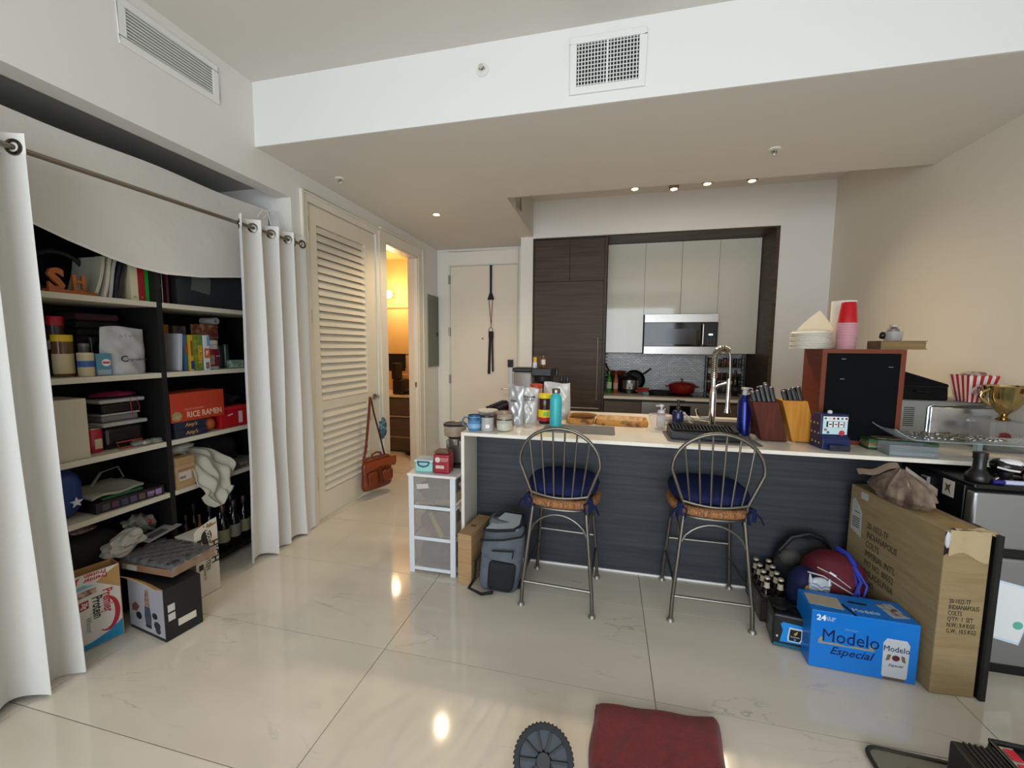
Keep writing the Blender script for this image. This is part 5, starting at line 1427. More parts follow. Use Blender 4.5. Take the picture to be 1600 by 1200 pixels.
# shelf 3, left bay
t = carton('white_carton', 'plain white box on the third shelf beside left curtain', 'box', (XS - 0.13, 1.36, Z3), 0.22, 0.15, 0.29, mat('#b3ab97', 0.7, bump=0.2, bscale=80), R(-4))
t = thing('food_can', 'red tin can with a worn label beside the white box', 'can', (XS - 0.115, 1.497, Z3))
part('body', G().lathe([(0.036, 0), (0.038, 0.004), (0.038, 0.12), (0.036, 0.124), (0, 0.124)], 24), mat('#9c1c2c', 0.35), t, smooth=True)
part('label_patch', G().cbox((0.036, 0.002, 0.045), (0.006, 0.03, 0.05)), mat('#b5a98c', 0.5), t)
part('rim', G().lathe([(0.038, 0.1205), (0.039, 0.123), (0.039, 0.127), (0.037, 0.127), (0.036, 0.125)], 24), mat('#9c9280', 0.3, 1.0), t, smooth=True)
solo('red_folder', G().box(-0.12, 0.02, -0.06, 0.06, 0, 0.006), mat('#5c1014', 0.6), 'dark red flat folder under the food can edge, third shelf', 'folder', (XS - 0.28, 1.52, Z3))
LIDM = mat('#9b9c98', 0.35)
t = thing('bento_container', 'lower black food container with a grey lid, third shelf', 'container', (XS - 0.17, 1.625, Z3))
part('tray', G().prism([(-0.09, -0.095), (0.09, -0.095), (0.09, 0.095), (-0.09, 0.095)], 0, 0.12, 'z'), mat('#0c0c0d', 0.3), t, bev=0.03, seg=4)
part('lid', G().box(-0.1, 0.1, -0.105, 0.105, 0.121, 0.142), LIDM, t, bev=0.008, seg=3)
t = thing('bento_container', 'grey shallow food container in the middle of the stack', 'container', (XS - 0.18, 1.62, Z3 + 0.1425))
part('tray', G().box(-0.08, 0.08, -0.085, 0.085, 0, 0.034), mat('#6d6f6c', 0.35), t, bev=0.01)
part('rim', G().box(-0.085, 0.085, -0.09, 0.09, 0.0345, 0.044), LIDM, t, bev=0.003)
t = thing('bento_container', 'top black food container with a grey lid and red thread', 'container', (XS - 0.18, 1.625, Z3 + 0.187))
part('tray', G().box(-0.085, 0.085, -0.09, 0.09, 0, 0.055), mat('#0c0c0d', 0.3), t, bev=0.015, seg=3)
part('lid', G().box(-0.1, 0.1, -0.105, 0.105, 0.0555, 0.076), LIDM, t, bev=0.008, seg=3)
part('thread', G().tube([(0.102, 0.03, 0.074), (0.105, 0.03, 0.02), (0.103, 0.035, -0.01), (0.106, 0.032, -0.035)], 0.0015, 5).tube([(0.103, 0.06, 0.07), (0.106, 0.07, 0.02), (0.104, 0.066, 0.0)], 0.0012, 5), mat('#b52a4a', 0.6), t, smooth=True)
solo('net_bag', G().blob((0, 0, 0.01), (0.08, 0.1, 0.02), 18, 8, 1, 0.25, 12, flatz=-0.001), mat('#8a1a44', 0.6), 'magenta net bag lying on top of the food containers', 'bag', (XS - 0.18, 1.64, Z3 + 0.265), smooth=True)
solo('photo_frame', G().tube([(0, -0.05, 0.0045), (0, 0.05, 0.0045), (-0.01, 0.06, 0.035), (-0.02, -0.052, 0.035)], 0.004, 6, closed=True), mat('#9c3a20', 0.5), 'thin orange frame leaning in front of the food containers', 'frame', (XS - 0.045, 1.62, Z3), smooth=True)
random.seed(2)
for i, (y, x, lb) in enumerate(((1.655, -0.05, 'crumpled foil packet beside the orange frame'), (1.69, -0.04, 'crumpled foil packet, middle of the three at the shelf edge'), (1.735, -0.035, 'crumpled foil packet next to the divider'))):
    solo('foil_packet', G().blob((0, 0, 0.012), (0.025, 0.028, 0.014), 12, 8, 1.6, 0.25, i, flatz=-0.012), mat('#8d918a', 0.3, 0.4, bump=0.8, bscale=60), lb, 'packet', (XS + x, y, Z3 + 0.001), smooth=True)

# shelf 3, right bay
t = carton('tea_box', 'lower dark purple organic food carton under the ramen box', 'box', (XS - 0.1, 1.915, Z3), 0.2, 0.19, 0.048, mat('#221c34', 0.5))
text("Amy's", 0.03, mat('#b08a4a', 0.5), t, (0.101, 0.0, 0.026), SIDE, bold=0.0006, shear=0.2)
t = carton('tea_box', 'upper dark purple organic food carton under the ramen box', 'box', (XS - 0.105, 1.915, Z3 + 0.0485), 0.2, 0.19, 0.046, mat('#1c2136', 0.5), R(1))
text("Amy's", 0.03, mat('#b08a4a', 0.5), t, (0.101, 0.0, 0.024), SIDE, bold=0.0006, shear=0.2)
t = carton('ramen_box', 'orange-red box lettered RICE RAMEN on the third shelf', 'box', (XS - 0.1, 1.972, Z3 + 0.0955), 0.19, 0.335, 0.17, mat('#a8351c', 0.5), R(0))
text('RICE RAMEN', 0.05, mat('#d0a894', 0.5), t, (0.096, 0.035, 0.035), SIDE, bold=0.001, sx=0.8)
text('MILLET & BROWN', 0.016, mat('#c08a74', 0.5), t, (0.096, -0.03, 0.07), SIDE, sx=0.9)
part('printed_bowl', G().lathe([(0.028, 0.0955), (0.028, 0.0962)], 18, (0, -0.135, 0.035), 'x'), mat('#b59a70', 0.5, col2='#6f7a3c', scale=(60, 60, 60)), t)
solo('orange_ball', G().blob((0, 0, 0.0455), (0.045, 0.045, 0.045), 22, 16), mat('#a04c1e', 0.6, bump=0.3, bscale=90), 'orange ball on the third shelf beside the dark cartons', 'ball', (XS - 0.06, 2.06, Z3), smooth=True)
t = carton('shoe_box', 'bright red shoe box at the right of third shelf', 'box', (XS - 0.12, 2.225, Z3), 0.2, 0.2, 0.115, mat('#a01018', 0.45))
part('lid', G().box(-0.103, 0.103, -0.103, 0.103, 0.1155, 0.14), mat('#a81820', 0.45), t, bev=0.002)
part('shoe_mark', G().cbox((0.1005, -0.03, 0.085), (0.002, 0.035, 0.008), rx=R(10)), mat('#d0a0a0', 0.5), t)
part('size_label', G().box(0.1002, 0.101, 0.03, 0.06, 0.02, 0.1), mat('#c9a6a6', 0.5), t)
solo('plastic_sack', G().blob((0, 0, 0.03), (0.08, 0.1, 0.05), 18, 10, 1, 0.25, 8, flatz=-0.03), mat('#141112', 0.2, bump=0.8, bscale=30), 'black crinkled plastic sack on the red shoe box', 'bag', (XS - 0.13, 2.235, Z3 + 0.1405), smooth=True)

# shelf 4, left bay
t = solo('blue_bag', G().blob((0, 0, 0.13), (0.1, 0.09, 0.125), 20, 14, 1.4, 0.03, 3, flatz=-0.13), mat('#12316b', 0.45), 'royal blue rounded bag with a white star, by the left curtain', 'bag', (XS - 0.13, 1.33, Z4 + 0.001), smooth=True)
part('star_print', G().prism([(0.035 + (0.026 if k % 2 == 0 else 0.011) * math.sin(k * PI / 5), 0.09 + (0.026 if k % 2 == 0 else 0.011) * math.cos(k * PI / 5)) for k in range(10)], 0.098, 0.1035, 'x'), mat('#b9bcc4', 0.5), t)
t = carton('board_game', 'large dark board game box with small photo prints along its edge', 'box', (XS - 0.15, 1.595, Z4), 0.27, 0.31, 0.055, mat('#17131c', 0.5), R(-3))
for k in range(7):
    part('photo_print', G().box(0.1352, 0.136, -0.13 + k * 0.04, -0.1 + k * 0.04, 0.01, 0.042), mat(('#3a3a44', '#4c3140', '#2e3550', '#503c58', '#5a4a44', '#6d4a78', '#8a6a98')[k], 0.5), t)
text('PARTY', 0.02, mat('#a090a8', 0.5), t, (0.1365, 0.1, 0.03), SIDE)
solo('green_tray', G().box(-0.1, 0.1, -0.09, 0.09, 0, 0.012), mat('#22503c', 0.5), 'dark green flat tray on the board game box', 'tray', (XS - 0.14, 1.57, Z4 + 0.0555), R(-3), bev=0.002)
def tw(u, v):
    return (0.1 - 0.2 * v, (u - 0.5) * 0.26, 0.012 + 0.02 * v + 0.006 * math.sin(9 * u) + 0.005 * math.sin(5 * u + 6 * v))
t = solo('tote_bag', G().sheet(tw, 18, 12, 0.012), mat('#8f9186', 0.8, bump=0.4, bscale=40), 'pale grey tote bag lying folded over the board game', 'bag', (XS - 0.15, 1.54, Z4 + 0.07), R(8), smooth=True)
part('strap', G().tube([(-0.04, -0.02, 0.03), (-0.05, 0.04, 0.09), (-0.04, 0.12, 0.1), (-0.02, 0.13, 0.04), (-0.03, 0.11, 0.03)], 0.009, 6, flat=0.25), mat('#9c9c92', 0.8), t, smooth=True)

# shelf 4, right bay
t = carton('brown_carton', 'small brown carton with white shipping label by the divider', 'box', (XS - 0.07, 1.855, Z4), 0.16, 0.105, 0.185, CARD, R(2))
part('shipping_label', G().box(0.0802, 0.081, -0.045, 0.03, 0.05, 0.1), mat('#b7ada4', 0.6), t)
g = G()
for k in range(9):
    g.box(0.0812, 0.0816, -0.04 + k * 0.004, -0.038 + k * 0.004, 0.06, 0.075)
part('bar_code', g, mat('#2a2624', 0.6), t)
part('tape', G().box(0.0802, 0.0806, -0.0515, 0.0515, 0.105, 0.12), mat('#8d7050', 0.4), t)
# crumpled white shirt hanging over the board edge
def shirt(u, v):
    # v: 0 at the back on the pile, 1 at the hanging tip
    w = 0.13 + 0.11 * math.sin(PI * min(1, v * 1.15)) if v < 0.8 else 0.215 * (1 - (v - 0.8) * 3.6)
    w = max(0.03, w)
    yc = 0.0 + 0.05 * v + 0.02 * math.sin(4 * v)
    y = yc + (u - 0.5) * w
    if v < 0.5:
        x = -0.16 + 0.36 * v
        z = 0.19 - 0.16 * (v / 0.5) ** 1.5 * 0.9
    else:
        x = 0.02 + 0.03 * math.sin((v - 0.5) * PI)
        z = 0.046 - (v - 0.5) * 0.44
    q = math.sin(11 * u + 7 * v) * 0.012 + math.sin(23 * u - 9 * v + 1) * 0.008 + math.sin(5 * u + 19 * v) * 0.009
    return (x + q + 0.014, y + 0.4 * q, z + 0.5 * q)
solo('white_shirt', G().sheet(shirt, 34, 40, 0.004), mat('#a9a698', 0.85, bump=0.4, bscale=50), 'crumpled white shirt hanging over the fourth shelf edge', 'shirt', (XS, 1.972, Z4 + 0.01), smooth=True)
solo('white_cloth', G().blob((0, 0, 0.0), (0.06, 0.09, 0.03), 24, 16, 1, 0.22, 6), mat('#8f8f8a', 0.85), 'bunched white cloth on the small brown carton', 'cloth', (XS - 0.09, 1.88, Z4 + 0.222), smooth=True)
solo('dark_jacket', G().blob((0, 0, 0.1), (0.12, 0.19, 0.13), 28, 18, 1.2, 0.16, 13, flatz=-0.098), mat('#150f14', 0.9), 'dark jacket piled beside the white shirt', 'jacket', (XS - 0.25, 2.2, Z4), smooth=True)
t = solo('newspaper_roll', G().tube([(0, -0.1, 0.026), (0.0, 0.1, 0.026)], 0.025, 12, flat=0.6), mat('#8d8a80', 0.7, col2='#3a3836', scale=(10, 40, 10)), 'rolled newspaper at the front of the fourth shelf', 'newspaper', (XS - 0.035, 2.2, Z4), R(3), smooth=True)

# on the closet floor
t = thing('protein_carton', 'open protein shake carton with red swirl, by the left curtain', 'carton', (-2.372, 1.343, 0.002), R(-16))
PPW = mat('#c9c4be', 0.5)
g = G().box(-0.03, 0.06, -0.085, 0.085, 0, 0.003)
g.box(-0.03, -0.027, -0.085, 0.085, 0.003, 0.365).box(-0.027, 0.06, 0.082, 0.085, 0.003, 0.365).box(-0.027, 0.06, -0.085, -0.082, 0.003, 0.365)
part('carton', g, mat('#a07a4c', 0.8), t)
fr = part('front_panel', G().box(0.0572, 0.0602, -0.0818, 0.0818, 0.003, 0.365), PPW, t)
XP = 0.0606
def flat(poly, m, name, par, x=XP, th=0.0006):
    return part(name, G().prism(poly, x, x + th, 'x'), m, par)
BLp = mat('#1f7fa8', 0.5)
flat([(-0.08, 0.004), (0.081, 0.004), (0.081, 0.085), (0.03, 0.05), (-0.03, 0.03), (-0.08, 0.028)], BLp, 'blue_band', fr)
flat([(-0.08, 0.285), (-0.06, 0.295), (0.0, 0.30), (-0.04, 0.315), (-0.08, 0.31)], mat('#6fa8bc', 0.5), 'blue_band', fr)
arc = [(0.03 + 0.062 * math.cos(R(a)) * 0.75, 0.14 + 0.085 * math.sin(R(a))) for a in range(-120, 80, 10)]
arc2 = [(0.022 + 0.048 * math.cos(R(a)) * 0.75, 0.145 + 0.08 * math.sin(R(a))) for a in range(70, -130, -10)]
flat(arc + arc2, mat('#a8202c', 0.5), 'red_swirl', fr)
flat([(0.0, 0.31), (0.081, 0.25), (0.081, 0.362), (0.05, 0.345)], mat('#a88452', 0.5), 'tan_corner', fr)
flat([(-0.08, 0.31), (-0.05, 0.325), (0.02, 0.335), (0.081, 0.364), (-0.08, 0.364)], mat('#cfc9c4', 0.5), 'top_band', fr)
flat([(-0.07, 0.315), (-0.078, 0.33), (-0.07, 0.35), (-0.05, 0.36), (-0.062, 0.34), (-0.062, 0.328)], mat('#a8202c', 0.5), 'red_swirl', fr, XP + 0.0008)
text('Premier', 0.05, mat('#a8202c', 0.5), fr, (XP + 0.001, 0.035, 0.205), (R(90), R(90), R(90)), bold=0.001, sx=0.72)
text('Protein', 0.05, mat('#1f2220', 0.5), fr, (XP + 0.001, -0.002, 0.19), (R(90), R(90), R(90)), bold=0.001, sx=0.72)
text('Premier\nProtein', 0.028, mat('#a8202c', 0.5), fr, (XP + 0.001, 0.0, 0.343), (R(90), R(180), R(90)), bold=0.0006, sx=0.9, line=0.75)
flat([(-0.062, 0.195), (-0.03, 0.2), (-0.03, 0.24), (-0.062, 0.236)], mat('#8a2030', 0.5), 'badge', fr)
text('30g', 0.028, mat('#d8d0cc', 0.5), fr, (XP + 0.001, -0.044, 0.218), (R(90), R(90), R(90)), bold=0.0006, sx=0.7)
flat([(-0.07, 0.255), (0.0, 0.262), (0.0, 0.29), (-0.07, 0.285)], mat('#6a4a3c', 0.5, col2='#b9a69a', scale=(60, 60, 60)), 'photo_print', fr)
text('Winner', 0.03, mat('#8d8a86', 0.5), fr, (XP + 0.001, -0.035, 0.12), (R(90), R(90), R(90)), sx=0.8, shear=0.3)

t = thing('blender_box', 'black and grey blender carton printed with a blender photo', 'carton', (-2.166, 1.505, 0.002), R(-9))
BBK = mat('#17181c', 0.4)
part('carton', G().box(-0.14, 0.155, -0.075, 0.09, 0, 0.262), BBK, t, bev=0.002)
fr = part('front_print', G().box(-0.138, 0.153, -0.0762, -0.0753, 0.018, 0.26), mat('#8f8f94', 0.4), t)
def fshape(poly, m, y=-0.077, name='print_shape'):
    part(name, G().prism(poly, y - 0.0004, y, 'y'), m, fr)
dk = mat('#1b1b1e', 0.4)
fshape([(0.0, 0.15), (0.04, 0.15), (0.035, 0.235), (0.01, 0.235)], mat('#8a7a60', 0.4, col2='#5c3c34', scale=(60, 60, 60)))
fshape([(0.0, 0.06), (0.045, 0.06), (0.05, 0.1), (0.04, 0.148), (0.0, 0.148), (-0.006, 0.1)], mat('#3a3e46', 0.3))
fshape([(0.0, 0.04), (0.045, 0.04), (0.045, 0.058), (0.0, 0.058)], dk)
for cx_, cz_, r_ in ((-0.055, 0.085, 0.024), (0.08, 0.115, 0.02), (0.095, 0.07, 0.025), (0.1, 0.045, 0.02)):
    fshape([(cx_ + r_ * math.cos(k * PI / 8), cz_ + r_ * 0.8 * math.sin(k * PI / 8)) for k in range(16)], dk, -0.0775)
fshape([(-0.11, 0.1), (-0.07, 0.105), (-0.045, 0.135), (-0.08, 0.15), (-0.11, 0.13)], mat('#4a3a34', 0.5, col2='#6d3a30', scale=(50, 50, 50)))
fshape([(-0.135, 0.01), (0.15, 0.01), (0.15, 0.014), (-0.135, 0.014)], dk)
for z in (0.16, 0.115):
    part('badge', G().box(0.1552, 0.156, -0.06, -0.03, z - 0.018, z + 0.018), mat('#b7b4b0', 0.5), t, bev=0.001)
lb2 = part('shipping_label', G().box(0.1552, 0.156, -0.02, 0.06, 0.05, 0.085), mat('#c4bfae', 0.5), t)
part('flap', G().sheet(lambda u, v: (-0.14 + 0.295 * u, -0.076 - 0.03 * v, 0.262 + 0.02 * v + 0.01 * math.sin(PI * u)), 6, 3, 0.003), CARD, t, smooth=True)

# shrink-wrapped tray of cans on it
t = thing('can_tray', 'shrink-wrapped tray of dark cans resting on the blender carton', 'tray', (-2.25, 1.595, 0.288), rot=(0, R(1.0), R(1)))
part('cardboard_tray', G().box(-0.17, 0.19, -0.12, 0.107, 0, 0.003).box(-0.17, 0.19, -0.12, -0.117, 0.003, 0.035).box(-0.17, 0.19, 0.104, 0.107, 0.003, 0.035).box(-0.17, -0.167, -0.117, 0.104, 0.003, 0.035).box(0.187, 0.19, -0.117, 0.104, 0.003, 0.035), mat('#7c5d44', 0.8), t)
cm2 = mesh_of(G().lathe([(0.022, 0), (0.0265, 0.005), (0.0265, 0.052), (0.023, 0.056), (0, 0.055)], 14), mat('#4a4c50', 0.35, 0.5), True)
for i in range(6):
    for k in range(4):
        part('can', cm2, None, t, (-0.138 + i * 0.0588, -0.087 + k * 0.0545, 0.0035))
part('plastic_wrap', G().sheet(lambda u, v: (-0.172 + 0.366 * u, -0.124 + 0.234 * v, 0.063 + 0.004 * math.sin(30 * u) * math.sin(22 * v) - 0.02 * (abs(2 * u - 1) ** 8 + abs(2 * v - 1) ** 8)), 36, 26), mat('#6d6f70', 0.12, alpha=0.5, bump=1.0, bscale=40), t, smooth=True)
part('wrap_side', G().sheet(lambda u, v: (0.1945 + 0.002 * math.sin(20 * u), -0.124 + 0.234 * u, 0.004 + 0.045 * v), 16, 4), mat('#a08a74', 0.12, alpha=0.55, bump=1.0, bscale=40), t, smooth=True)
part('bar_label', G().box(-0.12, -0.03, -0.1245, -0.1205, 0.004, 0.03), mat('#a9a6a0', 0.5), t)

# tall white carton with vertical lettering
t = thing('shake_carton', 'tall white carton with vertical black lettering and torn flap', 'carton', (-2.25, 1.775, 0.002), R(-4))
part('carton', G().box(-0.1, 0.055, -0.065, 0.065, 0, 0.345), mat('#bdb7aa', 0.6), t, bev=0.002)
fl = part('flap', G().prism([(-0.065, 0.345), (0.065, 0.345), (0.062, 0.43), (0.03, 0.425), (-0.045, 0.402), (-0.063, 0.385)], 0.052, 0.055, 'x'), mat('#bdb7aa', 0.6), t)
fr = part('front_print', G().box(0.0552, 0.0555, -0.064, 0.064, 0.002, 0.343), mat('#c4beb2', 0.6), t)
flat([(0.0 + 0.03 * math.cos(k * PI / 10), 0.335 + 0.045 * math.sin(k * PI / 10)) for k in range(20)], mat('#221a18', 0.5), 'oval_print', fr, 0.0557)
text('BOOST', 0.03, mat('#c9c2b4', 0.5), fr, (0.0565, 0.012, 0.335), (R(90), R(80), R(90)), bold=0.0006, sx=0.85)
text('HIGH', 0.062, mat('#1c1c1e', 0.5), fr, (0.0565, 0.04, 0.235), (R(90), R(88), R(90)), bold=0.0015, sx=0.9)
text('PROTEIN', 0.036, mat('#3a3a3c', 0.5), fr, (0.0565, 0.0, 0.2), (R(90), R(88), R(90)), bold=0.0005, sx=0.8)
text('DRINK 24', 0.02, mat('#6a6a6c', 0.5), fr, (0.0565, -0.02, 0.13), (R(90), R(88), R(90)), sx=0.9)
flat([(-0.05, 0.155), (-0.025, 0.158), (-0.025, 0.19), (-0.05, 0.188)], mat('#1f2022', 0.5), 'badge', fr, 0.0557)
flat([(-0.052, 0.27), (-0.03, 0.27), (-0.03, 0.335), (-0.052, 0.335)], mat('#2a2422', 0.5), 'badge', fr, 0.0557)
flat([(0.0, 0.392), (0.02, 0.385), (0.055, 0.395), (0.06, 0.405), (0.035, 0.402), (0.03, 0.412), (0.015, 0.405), (0.008, 0.416)], mat('#7c6244', 0.5), 'print_shape', fl, 0.0552)
flat([(-0.018, 0.4), (-0.008, 0.395), (-0.006, 0.404), (-0.014, 0.408)], mat('#7c6244', 0.5), 'print_shape', fl, 0.0552)

# dark things behind on the bottom
solo('black_duffel', G().blob((0, 0, 0.2), (0.13, 0.25, 0.22), 30, 18, 1.5, 0.06, 5, flatz=-0.198), mat('#0e0e0f', 0.85, bump=0.4, bscale=60), 'black fabric duffel bag on the closet bottom behind the cartons', 'bag', (XS - 0.17, 1.36, 0.061), smooth=True)
solo('pink_cloth', G().blob((0, 0, 0.0), (0.04, 0.05, 0.012), 14, 8, 1, 0.25, 9), mat('#6a4a44', 0.7, col2='#a08a84', scale=(60, 60, 60)), 'small pinkish cloth lying on top of the black duffel', 'cloth', (XS - 0.13, 1.43, 0.492), smooth=True)
t = solo('plastic_bag', G().blob((0, 0, 0), (0.05, 0.075, 0.05), 26, 18, 1, 0.28, 17), mat('#6f706c', 0.15, alpha=0.8, bump=1.0, bscale=25), 'clear crinkled plastic bag with red print behind the can tray', 'bag', (XS - 0.09, 1.665, 0.43), rot=(R(-35), 0, 0), smooth=True)
part('red_print', G().blob((0.035, 0.01, 0.02), (0.015, 0.022, 0.016), 10, 8), mat('#7c2418', 0.5), t, smooth=True)
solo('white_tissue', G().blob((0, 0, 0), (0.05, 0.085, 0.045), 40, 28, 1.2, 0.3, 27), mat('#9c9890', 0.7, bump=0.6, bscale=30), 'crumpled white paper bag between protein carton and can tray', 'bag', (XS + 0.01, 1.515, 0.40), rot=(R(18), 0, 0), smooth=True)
t = solo('cardboard_sheet', G().box(-0.08, 0.02, -0.09, 0.09, 0, 0.004), mat('#8d8c88', 0.6), 'grey printed carton flap lying behind the can tray', 'flap', (XS + 0.02, 1.7, 0.37), rot=(R(8), 0, 0))
part('print_box', G().box(-0.05, 0.0, -0.06, 0.03, 0.0041, 0.0046), mat('#4a4948', 0.6), t)
t = carton('low_carton', 'low brown open carton holding bottles at the closet bottom', 'carton', (XS - 0.2, 1.95, 0.061), 0.25, 0.24, 0.12, mat('#4c3c28', 0.8), open_top=True)
for i, (y, x, h) in enumerate(((1.88, -0.14, 0.17), (1.93, -0.12, 0.16), (1.97, -0.17, 0.2), (2.02, -0.12, 0.19))):
    bottle('brown_bottle', ('brown bottle in the low carton, nearest the divider', 'brown bottle in the low carton, second from the divider', 'dark brown bottle in the low carton, third from the divider', 'amber bottle in the low carton, under the white shirt')[i], 'bottle', (XS + x, y, 0.065), 0.02, h + 0.08, mat(('#4a3a22', '#5a4628', '#3a2216', '#7a4a1c')[i], 0.25), mat('#4a3c28', 0.5), n=14)
random.seed(31)
WG = mat('#0c100c', 0.08)
k = 0
WL = ['wine bottle with a pale label, nearest the tall white carton', 'wine bottle behind the nearest pale-labelled one', 'wine bottle with a white label in the middle of the floor row', 'wine bottle at the back of the middle pair', 'wine bottle with a pale label close to the right curtain', 'wine bottle at the back beside the right curtain', 'wine bottle in front by the right curtain', 'wine bottle at the back left of the group']
for (y, x) in ((2.13, -0.06), (2.12, -0.16), (2.22, -0.07), (2.21, -0.17), (2.31, -0.08), (2.30, -0.18), (2.38, -0.06), (2.1, -0.27)):
    bottle('wine_bottle', WL[k], 'bottle', (XS + x, y, 0.0605), 0.037, 0.3, WG, mat(('#3a1c1c', '#1c1c20')[k % 2], 0.4), neck=0.36, sh=0.55, lab=(mat(('#8d8a72', '#6d6c66', '#8c8880', '#3a3a38')[k % 4], 0.6), 0.16, 0.45), n=16, caph=0.05)
    k += 1
# ------------------------------------------------------------------ bar stools
IRON = mat('#6d6a64', 0.32, 0.85)
IROND = mat('#55524d', 0.35, 0.85)
RUSH = mat('#a8754a', 0.8, col2='#5a3a22', scale=(160, 160, 12), mix=(0.35, 0.65), bump=0.8, bscale=120, bstretch=(1, 1, 0.2))
NAVY = mat('#18214a', 0.9, spec=0.2, col2='#141b3e', scale=(6, 6, 6), bump=0.4, bscale=200)
SW, SD = 0.4, 0.4
def make_stool():
    t = thing('bar_stool', 'metal bar stool', 'stool', (0, 0, 0))
    # local frame: -y towards the camera (the back rest side), seat centre at origin
    foot = [(-0.195, -0.2), (0.195, -0.2), (-0.19, 0.19), (0.19, 0.19)]
    top = [(-0.145, -0.15), (0.145, -0.15), (-0.15, 0.14), (0.15, 0.14)]
    for (fx, fy), (tx, ty) in zip(foot, top):
        lg = part('leg', G().tube([(fx, fy, 0.004), (fx * 0.97, fy * 0.97, 0.12), (tx, ty, 0.555)], 0.0105, 10), IRON, t, smooth=True)
        part('foot_cap', G().lathe([(0.02, 0), (0.019, 0.007), (0.012, 0.016)], 14, (fx, fy, 0)), mat('#8a877f', 0.4, 0.6), lg, smooth=True)
    def at(i, z):
        q = min(1, max(0, (z - 0.12) / 0.435))
        f = Vector(foot[i]) * 0.97
        p = f.lerp(Vector(top[i]), q)
        return (p.x, p.y, z)
    part('rung', G().tube([at(0, 0.135), at(1, 0.135)], 0.0075, 8), IRON, t, smooth=True)
    part('rung', G().tube([at(2, 0.285), at(3, 0.285)], 0.0075, 8), IRON, t, smooth=True)
    part('rung', G().tube([at(0, 0.2), at(2, 0.2)], 0.0075, 8), IRON, t, smooth=True)
    part('rung', G().tube([at(1, 0.2), at(3, 0.2)], 0.0075, 8), IRON, t, smooth=True)
    # arched braces under the seat
    for i, j in ((0, 1), (2, 3), (0, 2), (1, 3)):
        a, b = Vector(at(i, 0.40)), Vector(at(j, 0.40))
        pts = []
        for k in range(13):
            u = k / 12
            p = a.lerp(b, u)
            p.z = 0.40 + 0.125 * (math.sin(PI * u) ** 0.55)
            pts.append(p)
        part('brace', G().tube(pts, 0.006, 8), IRON, t, smooth=True)
    # seat ring and rush roll
    def ring(rx, ry, z, n=36, k=0.75):
        return [(rx * math.copysign(abs(math.cos(a)) ** k, math.cos(a)), ry * math.copysign(abs(math.sin(a)) ** k, math.sin(a)), z) for a in [2 * PI * i / n for i in range(n)]]
    part('seat_ring', G().tube(ring(0.185, 0.18, 0.558), 0.008, 8, closed=True), IRON, t, smooth=True)
    st = part('seat', G().tube(ring(0.185, 0.18, 0.592), 0.027, 12, closed=True, flat=0.9), RUSH, t, smooth=True, label='woven rush seat')
    part('weave', G().box(-0.17, 0.17, -0.165, 0.165, 0.585, 0.605), RUSH, st, bev=0.02, seg=3)
    # navy cushion with ties
    cs = part('cushion', G().blob((0, 0.02, 0.655), (0.198, 0.195, 0.046), 40, 20, 1.45, 0.012, 3), NAVY, t, smooth=True, label='navy blue cushion')
    pts = ring(0.193, 0.19, 0.655)
    part('piping', G().tube([(p[0], p[1] + 0.02, p[2]) for p in pts], 0.004, 6, closed=True), mat('#141c44', 0.8), cs, smooth=True)
    for s in (-1, 1):
        part('tie', G().tube([(s * 0.165, -0.15, 0.63), (s * 0.175, -0.19, 0.62), (s * 0.17, -0.2, 0.575)], 0.012, 6, flat=0.35).tube([(s * 0.165, -0.18, 0.625), (s * 0.2, -0.2, 0.6), (s * 0.215, -0.2, 0.565)], 0.01, 6, flat=0.35).tube([(s * 0.17, -0.18, 0.628), (s * 0.14, -0.205, 0.61), (s * 0.15, -0.205, 0.56)], 0.009, 6, flat=0.35).blob((s * 0.17, -0.185, 0.625), (0.016, 0.012, 0.013), 10, 8), NAVY, cs, smooth=True)
    # hoop back
    hoop, lean = [], lambda z: -0.155 - 0.10 * (z - 0.6)
    for k in range(41):
        u = k / 40
        a = R(-124 + 248 * u)          # angle from the top
        x = 0.214 * math.sin(a)
        z = 0.815 + 0.19 * math.cos(a)
        if math.cos(a) < -0.05:
            q = (-0.05 - math.cos(a)) / 0.51
            x = math.copysign(0.214 - 0.06 * q, x)
            z = 0.805 - 0.165 * q
        hoop.append((x, lean(z), z))
    x0 = abs(hoop[0][0])
    part('back_hoop', G().tube(hoop, 0.0095, 10), IRON, t, smooth=True)
    base = [(-x0 + 2 * x0 * i / 12, lean(0.64) - 0.004 - 0.018 * math.sin(PI * i / 12), 0.64 - 0.016 * math.sin(PI * i / 12)) for i in range(13)]
    part('back_rail', G().tube(base, 0.0075, 8), IRON, t, smooth=True)
    for s in (-1, 1):
        part('back_post', G().tube([(s * x0, lean(0.64), 0.64), (s * (x0 - 0.003), -0.155, 0.56)], 0.009, 8), IRON, t, smooth=True)
    for i in range(6):
        u = (i + 0.7) / 6.4
        bx = -x0 + 2 * x0 * u
        tx = bx * 1.33
        az = math.acos(max(-1, min(1, 1)))
        zt = 0.815 + 0.19 * math.sqrt(max(0.0, 1 - (tx / 0.214) ** 2)) 
        zb = 0.64 - 0.016 * math.sin(PI * u)
        part('spindle', G().tube([(bx, lean(0.64) - 0.004 - 0.018 * math.sin(PI * u), zb), (bx + (tx - bx) * 0.55, lean(0.8) - 0.012, (zb + zt) / 2), (tx, lean(zt), zt)], 0.005, 8), IRON, t, smooth=True)
    return t
s1 = make_stool()
s1.location = (-0.228, 2.295, 0.0)
s1.rotation_euler = (0, 0, R(-3))
tag(s1, 'metal hoop-back bar stool beside the grey backpack', 'stool', 'bar stools at the island')
s2 = dup(s1, (0.553, 2.36, 0.0), R(0), 'metal hoop-back bar stool beside the beer bottles', 'bar stools at the island')

